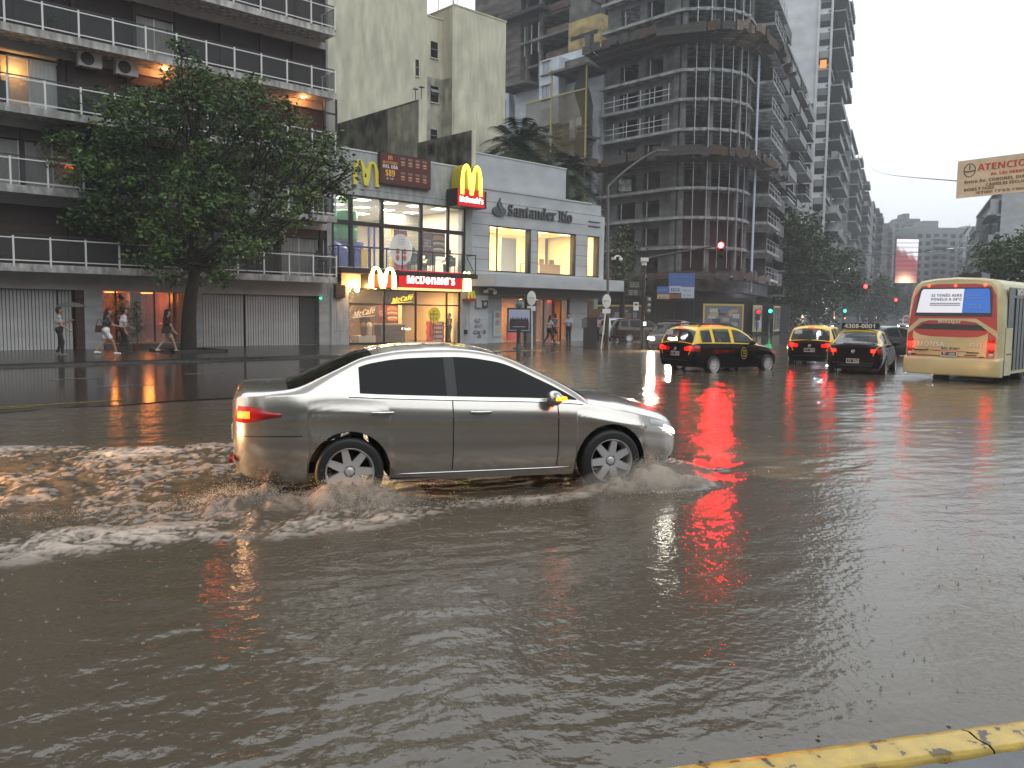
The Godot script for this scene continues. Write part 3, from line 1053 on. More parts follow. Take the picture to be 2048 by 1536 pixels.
func build_vehicles() -> void:
	var black := mat("taxi_black", lin(0.006, 0.006, 0.007), 0.12)
	black.clearcoat_enabled = true
	black.metallic_specular = 0.28
	black.clearcoat = 0.12
	black.clearcoat_roughness = 0.04
	var yellow := mat("taxi_yellow", lin(0.80, 0.52, 0.02), 0.3)
	yellow.clearcoat_enabled = true
	yellow.clearcoat = 0.6
	yellow.clearcoat_roughness = 0.06
	var silver := mat("silver_paint", lin(0.50, 0.47, 0.43), 0.2, 0.85)
	silver.clearcoat_enabled = true
	silver.clearcoat = 0.8
	silver.clearcoat_roughness = 0.05
	var tint := mat("tinted_glass", lin(0.004, 0.004, 0.005), 0.03)
	tint.metallic_specular = 0.28
	var clear := pane("car_glass", Color(0.25, 0.3, 0.3), 0.3)
	var red_lamp := glow("tail_lamp_red", Color(1.0, 0.06, 0.04), 1.2)
	var red_lens := mat("tail_lens_red", lin(0.35, 0.012, 0.012), 0.1)
	var hot := glow("tail_lamp_hot", Color(1.0, 0.42, 0.12), 2.6)
	var brake := glow("brake_lamp_light", Color(1.0, 0.12, 0.08), 4.5)
	var white_lamp := glow("head_lamp_white", Color(1.0, 0.97, 0.9), 30.0)
	var chrome := mat("chrome", lin(0.6, 0.6, 0.62), 0.1, 1.0)
	var trim := mat("black_trim", lin(0.01, 0.01, 0.01), 0.5)
	var plate_m := mat("plate_white", lin(0.62, 0.62, 0.6), 0.4)
	# ---- silver sedan ----
	var prof := sedan_profile()
	prof.handle_mat = chrome
	var car := make_car("silver_sedan", "silver sedan driving through deep water, headlights and mirror indicator lit", "", prof, silver, silver, tint)
	place_car(car, car_pos, CAR_HEAD, 0.80, 0.045)
	D = prof
	for side in [1.0, -1.0]:
		part(car, "tail_lamp", patch(-1.005, -0.60, func(x): return lerpf(0.775, 0.835, smoothstep(-0.95, -0.6, x)), func(x): return lerpf(0.925, 0.87, smoothstep(-0.9, -0.6, x)), side, 0.012, 12, 5), red_lens)
		part(car, "tail_lamp_bulb", patch(-0.985, -0.86, func(x): return 0.80, func(x): return 0.90, side, 0.016, 8, 5), hot)
		part(car, "head_lamp", patch(3.06, 3.48, func(x): return lerpf(0.665, 0.50, smoothstep(3.06, 3.5, x)), func(x): return curve_at(D.belt, x) - 0.012, side, 0.014, 12, 5), mat("head_lens", lin(0.5, 0.52, 0.55), 0.05))
		part(car, "head_lamp_bulb", patch(3.22, 3.46, func(x): return lerpf(0.60, 0.525, smoothstep(3.22, 3.46, x)), func(x): return curve_at(D.belt, x) - 0.03, side, 0.022, 8, 5), white_lamp)
		lamp_spot(car, Vector3(3.60, 0.62, 0.58 * side), Vector3(1, -0.06, 0.03 * side), Color(1.0, 0.93, 0.8), 5.0, 35.0)
		part(car, "window_trim", patch(0.0, 2.3, func(x): return curve_at(D.belt, x) - 0.012, func(x): return curve_at(D.belt, x) + 0.006, side, 0.005, 24, 3), chrome)
		part(car, "sill_trim", patch(0.42, 2.2, func(x): return 0.255, func(x): return 0.272, side, 0.012, 20, 3), chrome)
		part(car, "bumper_line", patch(-0.92, -0.42, func(x): return 0.655, func(x): return 0.663, side, 0.0, 8, 2), mat("panel_gap", lin(0.01, 0.01, 0.01), 0.8))
		var ind := MB.new()
		ind.box(Vector3(2.03, 0.975, 0.99 * side), Vector3(0.02, 0.035, 0.15))
		ind.box(Vector3(1.98, 0.975, 1.056 * side), Vector3(0.09, 0.03, 0.012))
		part(car, "indicator_lamp", ind.mesh(), glow("indicator_amber", Color(1.0, 0.45, 0.05), 9.0))
	for z in [0.5, -0.5]:
		tail_face(car, "rear_reflector", red_lens, -1.03, 0.42, z, 0.22, 0.06)
	plate(car, Vector3(-1.045, 0.62, 0), -90)
	lamp_omni(car, Vector3(-1.18, 0.85, 0.62), Color(1.0, 0.35, 0.15), 0.02, 0.05)
	# ---- wagon taxis ----
	var wp := wagon_profile()
	wp.mirror_mat = trim
	var taxi := make_car("wagon_taxi", "black taxi wagon with yellow roof and round door badge, brake lights on", "black and yellow taxis", wp, black, yellow, clear)
	dress_wagon(taxi, red_lamp, brake, red_lens, chrome, plate_m, trim)
	place_car(taxi, on_ground(1437, 748) + Vector3(0.02, 0, -0.9), 57.0, 0.74, 0.1)
	var taxi2 := taxi.duplicate() as Node3D
	taxi2.name = numbered("wagon_taxi")
	add_child(taxi2)
	taxi2.set_meta("label", "black taxi wagon with yellow roof driving ahead of the sedan taxi")
	place_car(taxi2, on_ground(1676, 735) + Vector3(0.35, 0, -1.2), 30.0, 0.74, 0.1)
	# ---- sedan taxi ----
	var sp := small_sedan_profile()
	sp.mirror_mat = trim
	var cab := make_car("sedan_taxi", "black sedan taxi with yellow roof carrying a phone number board", "black and yellow taxis", sp, black, yellow, clear)
	D = sp
	for side in [1.0, -1.0]:
		part(cab, "tail_lamp", patch(-0.955, -0.72, func(x): return 0.74, func(x): return 0.90, side, 0.012, 8, 5), red_lens)
		tail_face(cab, "brake_lamp", brake, -0.97, 0.83, 0.56 * side, 0.13, 0.1)
		lamp_omni(cab, Vector3(-1.2, 0.83, 0.56 * side), Color(1, 0.1, 0.06), 0.05, 0.08)
	dress_tail(cab, -0.98, chrome, trim)
	plate(cab, Vector3(-1.0, 0.52, 0), -90)
	var cap := bx(cab, "roof_board", trim, Vector3(0.15, 1.47, -0.55), Vector3(0.42, 1.66, 0.55))
	lettering(cap, "board_lettering", "4308-0001", plate_m, Vector3(-0.137, 0.0, 0), 0.13, 0.9, 0.008, -90)
	place_car(cab, on_ground(1776, 751) + Vector3(0.15, 0, -0.7), 31.0, 0.74, 0.1)
	# ---- cars in the side street ----
	var hp := wagon_profile()
	hp.category = "car"
	var suv := make_car("white_suv", "white estate car leaving the side street beside the bank", "", hp, mat("white_car_paint", lin(0.62, 0.63, 0.64), 0.2), M.white_car_paint, tint)
	dress_tail(suv, -0.86, chrome, trim)
	place_car(suv, on_ground(1236, 684) + Vector3(0.4, 0, -3.6), 68.0, 0.74, 0.05)
	D = hp
	part(suv, "tail_lamp", patch(-0.84, -0.68, func(x): return 0.72, func(x): return 0.95, 1.0, 0.012, 6, 4), red_lamp)
	var hatch := make_car("dark_hatchback", "dark red hatchback with lit headlights pulling out of side street", "", hp.duplicate(), mat("dark_red_paint", lin(0.022, 0.010, 0.011), 0.15), M.dark_red_paint, tint)
	for side in [1.0, -1.0]:
		part(hatch, "head_lamp", patch(2.88, 3.14, func(x): return 0.56, func(x): return curve_at(D.belt, x) - 0.01, side, 0.02, 8, 4), white_lamp)
		lamp_spot(hatch, Vector3(3.22, 0.62, 0.45 * side), Vector3(1, -0.03, 0.45), Color(0.92, 0.96, 1.0), 40.0, 60.0)
	place_car(hatch, on_ground(1258, 686) + Vector3(0.2, 0, -1.5), 82.0, 0.74, 0.05)
	# a car coming towards the crossing, its lamps seen past the first taxi
	var oncoming := make_car("grey_hatchback", "grey hatchback with dazzling headlights coming out behind the first taxi", "", hp.duplicate(), mat("grey_car_paint", lin(0.05, 0.05, 0.055), 0.2), M.grey_car_paint, tint)
	for side in [1.0, -1.0]:
		part(oncoming, "head_lamp", patch(2.88, 3.14, func(x): return 0.56, func(x): return curve_at(D.belt, x) - 0.01, side, 0.02, 8, 4), white_lamp)
		tail_face(oncoming, "head_lamp_bulb", white_lamp, 3.2, 0.62, 0.45 * side, 0.2, 0.14, 0.03)
		lamp_spot(oncoming, Vector3(3.3, 0.62, 0.45 * side), Vector3(1, -0.03, 0), Color(1.0, 0.93, 0.8), 55.0, 50.0)
	place_car(oncoming, at_depth(1322, 672, 44) * Vector3(1, 0, 1), 203.0, 0.74, 0.05)
	# dark saloon beyond the taxis
	var saloon := make_car("dark_saloon", "dark saloon car waiting beyond the taxis beside the bus", "", sedan_profile(), mat("black_car_paint", lin(0.012, 0.012, 0.014), 0.12), M.black_car_paint, tint)
	place_car(saloon, at_depth(1772, 700, 36.0) * Vector3(1, 0, 1), 62.0, 0.80, 0.1)
	# headlamps of traffic far along the street
	var far_spots := [[1848, 640, 95.0, 1], [1838, 641, 112.0, 1], [1795, 645, 120.0, 1], [1622, 652, 105.0, 0], [1648, 650, 112.0, 0]]
	for f in far_spots:
		var c := hatch.duplicate() as Node3D
		c.name = numbered("distant_car")
		add_child(c)
		c.set_meta("label", "distant car with lit headlights coming down the hazy street" if f[3] else "distant car with lit headlights under the street trees")
		c.set_meta("group", "distant traffic in the street")
		for l in c.find_children("*", "SpotLight3D", true, false):
			l.light_energy = 60.0
		place_car(c, at_depth(f[0], f[1], f[2]) * Vector3(1, 0, 1), 205.0, 0.74, 0.05)
	# the vehicle out of the frame behind the silver car, whose headlamps light its tail and the wake
	var follow := make_car("following_car", "grey car following the silver sedan, mostly out of view", "", hp.duplicate(), M.grey_car_paint, M.grey_car_paint, tint)
	for side in [1.0, -1.0]:
		part(follow, "head_lamp", patch(2.88, 3.14, func(x): return 0.56, func(x): return curve_at(D.belt, x) - 0.01, side, 0.02, 8, 4), white_lamp)
		lamp_spot(follow, Vector3(3.35, 0.62, 0.5 * side), Vector3(1, -0.02, 0.0), Color(1.0, 0.74, 0.45), 70.0, 26.0)
	place_car(follow, car_pos - along(CAR_HEAD) * 10.5 - Vector3(0, 0, 0.5), CAR_HEAD - 4.0, 0.74, 0.05)
	build_bus()

func dress_tail(o: Node3D, x: float, chrome: Material, trim: Material) -> void:
	var e := MB.new()
	e.lathe([Vector2(0.05, 0.0), Vector2(0.055, 0.012), Vector2(0.04, 0.014), Vector2(0.036, 0.006)], 20, Basis(Vector3.BACK, PI / 2))
	e.lathe([Vector2(0.018, 0.0), Vector2(0.02, 0.012), Vector2(0.0, 0.014)], 10, Basis(Vector3.BACK, PI / 2))
	part(o, "emblem", e.mesh(), chrome, Vector3(x - 0.005, 0.80, 0))
	bx(o, "bumper_strip", trim, Vector3(x - 0.02, 0.44, -0.58), Vector3(x + 0.03, 0.47, 0.58))

func dress_wagon(o: Node3D, red_lamp: Material, brake: Material, red_lens: Material, chrome: Material, plate_m: Material, trim: Material) -> void:
	for side in [1.0, -1.0]:
		part(o, "tail_lamp", patch(-0.845, -0.60, func(x): return 0.74, func(x): return 0.92, side, 0.014, 10, 5), red_lens)
		tail_face(o, "tail_lamp_bulb", red_lamp, -0.85, 0.82, 0.50 * side, 0.2, 0.1)
		tail_face(o, "brake_lamp", brake, -0.85, 0.84, 0.60 * side, 0.16, 0.11)
		lamp_omni(o, Vector3(-1.05, 0.84, 0.58 * side), Color(1, 0.1, 0.06), 0.06, 0.08)
		var rail := MB.new()
		rail.tube([Vector3(-0.45, 1.50, 0.55 * side), Vector3(-0.3, 1.56, 0.55 * side), Vector3(0.4, 1.59, 0.545 * side), Vector3(0.95, 1.57, 0.55 * side), Vector3(1.1, 1.49, 0.56 * side)], 0.02, 0.02, 6)
		part(o, "roof_rail", rail.mesh(), trim)
		var badge := MB.new()
		var ring := []
		for k in 25:
			var a := TAU * k / 24.0
			ring.append(Vector3(1.32 + cos(a) * 0.13, 0.66 + sin(a) * 0.18, (row_z(1.32 + cos(a) * 0.13, 0.66 + sin(a) * 0.18) + 0.002) * side))
		badge.tube(ring, 0.009, 0.009, 4, false)
		var b := part(o, "door_badge", badge.mesh(), mat("badge_yellow", lin(0.55, 0.38, 0.06), 0.4))
		for t in [0.08, 0.0, -0.08]:
			print_line(b, "badge_lettering", M.badge_yellow, Vector3(1.32, 0.66 + t, (row_z(1.32, 0.66) + 0.008) * side), 0.15, 0.045, 0.0 if side > 0 else 180.0, 1)
	tail_face(o, "brake_lamp", brake, -0.66, 1.47, 0, 0.22, 0.03)
	dress_tail(o, -0.86, chrome, trim)
	plate(o, Vector3(-0.875, 0.66, 0), -90)
	var ww := MB.new()
	ww.bar(Vector3(-0.82, 1.03, 0.05), Vector3(-0.80, 1.06, -0.4), 0.02)
	part(o, "rear_wiper", ww.mesh(), trim)
	bx(o, "window_paper", mat("paper_white", lin(0.5, 0.58, 0.6), 0.6), Vector3(-0.70, 1.22, -0.56), Vector3(-0.694, 1.38, -0.30))
	# seats and driver's headrests seen through the glass
	var seat := MB.new()
	for z in [-0.38, 0.38]:
		for x in [0.25, 1.1]:
			seat.box(Vector3(x, 0.85, z), Vector3(0.16, 0.6, 0.46))
			seat.box(Vector3(x - 0.03, 1.22, z), Vector3(0.1, 0.2, 0.26))
	seat.box(Vector3(0.9, 0.5, 0), Vector3(3.2, 0.3, 1.4))
	part(o, "seats", seat.mesh(), mat("seat_cloth", lin(0.012, 0.012, 0.014), 0.9))

func build_bus() -> void:
	var cream := rough_mat("bus_cream", lin(0.62, 0.55, 0.30), 0.32, Vector3(3, 2, 3), "blotch", 0.0)
	var red := mat("bus_red", lin(0.36, 0.022, 0.02), 0.28)
	var dark := mat("bus_dark", lin(0.008, 0.008, 0.009), 0.2)
	var o := thing("city_bus", "cream and red city bus seen from behind, tail lamps lit", "bus")
	# bus space: x forward from the tail, y up from the ground, z to the right
	var hw := 1.25
	var top := 2.98
	# body: cross-sections along x, tail leaning forward a little
	var q := MB.new()
	var pts := PackedVector3Array()
	var prof := [Vector2(0.42, 1.2), Vector2(0.8, 1.25), Vector2(1.4, 1.25), Vector2(2.4, 1.22), Vector2(2.78, 1.13), Vector2(2.92, 0.98), Vector2(top, 0.6), Vector2(3.01, 0.0), Vector2(top, -0.6), Vector2(2.92, -0.98), Vector2(2.78, -1.13), Vector2(2.4, -1.22), Vector2(1.4, -1.25), Vector2(0.8, -1.25), Vector2(0.42, -1.2)]
	for x in [0.0, 0.02, 0.07, 0.16, 0.3, 0.6, 11.0]:
		var e: float = 1.0 - 0.09 * pow(maxf(0.0, 1.0 - x / 0.3), 2.0)
		for p in prof:
			var lean: float = 0.24 * pow(clampf((p.x - 0.95) / 2.0, 0, 1), 1.6) * clampf(1.0 - x / 0.6, 0, 1)
			pts.append(Vector3(x + lean, p.x - (1 - e) * maxf(0, p.x - 2.2) * 0.8, p.y * e))
	q.grid(pts, prof.size(), 7, true)
	for j in 7:
		q.quad(pts[j], pts[j + 1], pts[13 - j], pts[14 - j])
	part(o, "body", q.mesh(), cream)
	# everything on the tail is drawn on a plate that follows the lean
	var lean_at := func(y: float) -> float: return 0.24 * pow(clampf((y - 0.95) / 2.0, 0, 1), 1.6)
	var tail := func(called: String, poly: Array, lift: float, m: Material) -> MeshInstance3D:
		var t := MB.new()
		var pp := PackedVector2Array()
		for v in poly:
			pp.append(v)
		if Geometry2D.is_polygon_clockwise(pp):
			pp.reverse()
		# cut into horizontal bands so that the sheet can bend
		var lo := 9.0
		var hi := -9.0
		for v in pp:
			lo = minf(lo, v.y); hi = maxf(hi, v.y)
		var n := maxi(1, int((hi - lo) / 0.12))
		for k in n:
			var y0 := lerpf(lo, hi, float(k) / n)
			var y1 := lerpf(lo, hi, (k + 1.0) / n)
			for piece in Geometry2D.intersect_polygons(pp, PackedVector2Array([Vector2(-3, y0), Vector2(3, y0), Vector2(3, y1), Vector2(-3, y1)])):
				var idx := Geometry2D.triangulate_polygon(piece)
				for i in range(0, idx.size(), 3):
					var w := []
					for c in 3:
						var v: Vector2 = piece[idx[i + c]]
						w.append(Vector3(lean_at.call(v.y) - lift, v.y, v.x))
					if (w[1] - w[0]).cross(w[2] - w[0]).x > 0:
						t.tri(w[0], w[2], w[1])
					else:
						t.tri(w[0], w[1], w[2])
		return part(o, called, t.mesh(), m)
	# z to the right = to the right in the picture when seen from behind
	var frame := tail.call("tail_panel", [Vector2(-1.13, 0.8), Vector2(1.12, 0.8), Vector2(1.15, 1.6), Vector2(1.05, 2.5), Vector2(0.9, 2.76), Vector2(0.5, 2.82), Vector2(-0.5, 2.82), Vector2(-0.9, 2.76), Vector2(-1.05, 2.5), Vector2(-1.15, 1.6)], 0.012, red) as MeshInstance3D
	tail.call("window_surround", [Vector2(-1.0, 1.92), Vector2(1.0, 1.92), Vector2(0.97, 2.5), Vector2(0.9, 2.72), Vector2(-0.9, 2.72), Vector2(-0.97, 2.5)], 0.018, dark)
	var panel_mat := glow("advert_glow_white", Color(0.80, 0.82, 0.86), 0.4)  # glow put into the advert sheet to lift its brightness
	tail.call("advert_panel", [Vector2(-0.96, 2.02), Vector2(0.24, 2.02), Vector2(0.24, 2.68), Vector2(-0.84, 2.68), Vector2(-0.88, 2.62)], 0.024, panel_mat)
	tail.call("advert_panel_blue", [Vector2(0.24, 2.02), Vector2(0.96, 2.02), Vector2(0.88, 2.62), Vector2(0.84, 2.68), Vector2(0.24, 2.68)], 0.024, glow("advert_glow_blue", Color(0.16, 0.40, 0.75), 0.3))  # blue half of the advert, with glow put in as well
	var ink := mat("advert_ink", lin(0.16, 0.20, 0.30), 0.6)
	var pale := mat("advert_pale", lin(0.35, 0.5, 0.7), 0.6)
	for t in [["SI TENÉS AIRE", 2.50, 0.075, 0.8, -0.2], ["PONELO A 24°C", 2.39, 0.075, 0.8, -0.2]]:
		lettering(o, "advert_lettering", t[0], ink, Vector3(lean_at.call(t[1]) - 0.03, t[1], t[4]), t[2], t[3], 0.006, -90)
	for t in [[2.5, 0.32, 0.46], [2.43, 0.38, 0.5], [2.23, 0.3, 0.56], [2.17, 0.34, 0.56]]:
		print_line(o, "advert_small_print", pale, Vector3(lean_at.call(t[0]) - 0.028, t[0], t[2]), t[1], 0.03, -90)
	for y in [2.27, 2.22]:
		bx(o, "advert_rule", ink, Vector3(lean_at.call(y) - 0.032, y, -0.62), Vector3(lean_at.call(y) - 0.026, y + 0.022, 0.18))
	# the cream sweep, black grille and bonnet
	tail.call("sweep_moulding", [Vector2(-1.17, 1.55), Vector2(-0.85, 1.86), Vector2(0.62, 1.86), Vector2(1.17, 1.52), Vector2(1.2, 1.3), Vector2(1.14, 1.38), Vector2(0.62, 1.76), Vector2(0.3, 1.80), Vector2(-0.6, 1.80), Vector2(-0.8, 1.74), Vector2(-1.13, 1.42)], 0.03, cream)
	tail.call("engine_grille", [Vector2(-0.95, 1.56), Vector2(0.93, 1.54), Vector2(0.7, 1.70), Vector2(-0.75, 1.71)], 0.022, dark)
	tail.call("engine_hatch", [Vector2(-1.0, 0.84), Vector2(0.93, 0.82), Vector2(0.95, 1.5), Vector2(0.9, 1.44), Vector2(0.7, 1.36), Vector2(0.4, 1.34), Vector2(-0.5, 1.35), Vector2(-0.8, 1.39), Vector2(-0.95, 1.47), Vector2(-1.0, 1.54)], 0.022, cream)
	for k in 3:
		bx(o, "grille_slat", mat("grille_slat_dark", lin(0.02, 0.02, 0.02), 0.5), Vector3(lean_at.call(1.6) - 0.034, 1.585 + k * 0.035, -0.8), Vector3(lean_at.call(1.6) - 0.024, 1.597 + k * 0.035, 0.8))
	var ltr := mat("bus_letter_white", lin(0.65, 0.63, 0.55), 0.4)
	lettering(o, "maker_lettering", "Metalpar", ltr, Vector3(lean_at.call(1.77) - 0.04, 1.77, -0.05), 0.07, 0.6, 0.01, -90, "Droid Serif")
	lettering(o, "operator_lettering", "MONSA", ltr, Vector3(-0.035, 1.14, -0.5), 0.13, 0.72, 0.01, -90)
	lettering(o, "fleet_number", "4141", ltr, Vector3(-0.035, 1.15, 0.66), 0.11, 0.3, 0.01, -90)
	var grip := MB.new()
	grip.tube([Vector3(-0.02, 1.0, -0.98), Vector3(-0.05, 0.97, -0.9), Vector3(-0.055, 0.965, -0.65), Vector3(-0.02, 0.99, -0.55)], 0.018, 0.018, 6)
	part(o, "hatch_handle", grip.mesh(), dark)
	tail.call("red_moulding", [Vector2(-0.55, 0.98), Vector2(0.5, 0.96), Vector2(0.5, 0.94), Vector2(-0.4, 0.945)], 0.028, red)
	plate(o, Vector3(-0.05, 0.88, 0.0), -90, 0.42, 0.14)
	print_line(o, "notice_print", dark, Vector3(-0.03, 1.03, 0.02), 0.5, 0.06, -90, 2)
	for b in [[0.6, 0.93, 0.3, 0.035], [0.55, 0.86, 0.3, 0.03], [0.82, 0.82, 0.12, 0.03], [-0.95, 0.85, 0.12, 0.03]]:
		bx(o, "vent_slot", dark, Vector3(-0.034, b[1] - b[3] / 2, b[0] - b[2] / 2), Vector3(-0.02, b[1] + b[3] / 2, b[0] + b[2] / 2))
	# bumper
	var bp := MB.new()
	var bpts := PackedVector3Array()
	for k in 17:
		var a := -PI / 2 + PI * k / 16.0
		var cz := signf(sin(a)) * pow(absf(sin(a)), 0.35) * 1.27
		var cx := 0.30 - pow(absf(cos(a)), 0.35) * 0.38
		for p in [Vector2(0.28, 0.06), Vector2(0.32, 0.0), Vector2(0.70, 0.0), Vector2(0.78, 0.05), Vector2(0.80, 0.14)]:
			bpts.append(Vector3(cx + p.y, p.x, cz * (1.0 - p.y * 0.1)))
	bp.grid(bpts, 5, 17)
	part(o, "rear_bumper", bp.mesh(), cream)
	# lamps
	var off_lens := mat("tail_lens_red", lin(0.35, 0.012, 0.012), 0.1)
	var brake: Material = M.brake_lamp_light
	for side in [-1.0, 1.0]:
		for l in [[1.26, off_lens, 0.075], [1.13, brake, 0.085], [0.99, off_lens, 0.07], [0.87, mat("reversing_lens", lin(0.4, 0.4, 0.42), 0.1), 0.06]]:
			var lm := MB.new()
			lm.lathe([Vector2(l[2], 0.0), Vector2(l[2], 0.02), Vector2(l[2] * 0.8, 0.035), Vector2(0.0, 0.04)], 16, Basis(Vector3.BACK, PI / 2))
			part(o, "tail_lamp", lm.mesh(), l[1], Vector3(-0.005, l[0], 1.05 * side))
		lamp_omni(o, Vector3(-0.2, 1.13, 1.05 * side), Color(1, 0.12, 0.06), 0.05, 0.08)
	for z in [-0.7, 0.0, 0.75]:
		var lm := MB.new()
		lm.lathe([Vector2(0.04, 0.0), Vector2(0.035, 0.02), Vector2(0.0, 0.03)], 10, Basis(Vector3.BACK, PI / 2))
		part(o, "marker_lamp", lm.mesh(), glow("marker_lamp_amber", Color(1.0, 0.3, 0.15), 2.5), Vector3(0.195, 2.77, z))
	# roof hatch
	var hq := MB.new()
	hq.box(Vector3(1.2, 3.07, 0.15), Vector3(0.7, 0.1, 0.6))
	hq.box(Vector3(1.2, 3.13, 0.0), Vector3(0.5, 0.08, 0.2))
	hq.box(Vector3(1.2, 3.13, 0.3), Vector3(0.5, 0.08, 0.2))
	part(o, "roof_vent", hq.mesh(), dark)
	# right side: doors, glass, panels
	bx(o, "side_band", dark, Vector3(0.55, 1.0, 1.235), Vector3(10.8, 2.72, 1.262))
	bx(o, "side_panel", cream, Vector3(0.42, 0.32, 1.24), Vector3(1.0, 1.62, 1.272))
	bx(o, "panel_slot", dark, Vector3(0.5, 0.88, 1.268), Vector3(0.95, 0.92, 1.278))
	for k in 9:
		bx(o, "door_leaf", mat("door_grey", lin(0.06, 0.06, 0.062), 0.35), Vector3(1.12 + k * 0.32, 0.45, 1.258), Vector3(1.36 + k * 0.32, 2.45, 1.285))
	lettering(o, "side_lettering", "MONSA", ltr, Vector3(1.7, 2.6, 1.285), 0.17, 1.1, 0.01, 0)
	var skirt := bx(o, "side_skirt", cream, Vector3(1.0, 0.35, 1.2), Vector3(10.8, 1.0, 1.25))
	skirt.name = "side_skirt"
	# wheels and dark chassis
	for x in [2.6, 8.6]:
		for side in [-1.0, 1.0]:
			var t := wheel_meshes(0.48, 8)
			var w := part(o, "wheel", t[0], M.tyre_rubber, Vector3(x, 0.48, side * 1.05))
			w.rotation_degrees.y = 0 if side > 0 else 180
			w.scale.z = 1.4
			part(w, "rim", t[1], mat("steel_rim", lin(0.2, 0.2, 0.2), 0.5, 0.6))
	bx(o, "chassis", mat("car_underside", lin(0.008, 0.008, 0.008), 0.9), Vector3(0.5, 0.3, -1.0), Vector3(10.8, 0.7, 1.0))
	# clock-like mirror bracket on the far side
	var mr := MB.new()
	var ring := []
	for k in 17:
		ring.append(Vector3(0.25, 1.78 + sin(TAU * k / 16.0) * 0.14, -1.3 + cos(TAU * k / 16.0) * 0.1))
	mr.tube(ring, 0.018, 0.018, 5, false)
	part(o, "side_ring", mr.mesh(), ltr)
	var u := along(50.0)
	var r := Vector3(-u.z, 0, u.x)
	o.position = at_depth(1899, 700, 23.1) * Vector3(1, 0, 1) + Vector3(0, -0.12, 0)
	o.rotation_degrees.y = 90.0 - 46.0

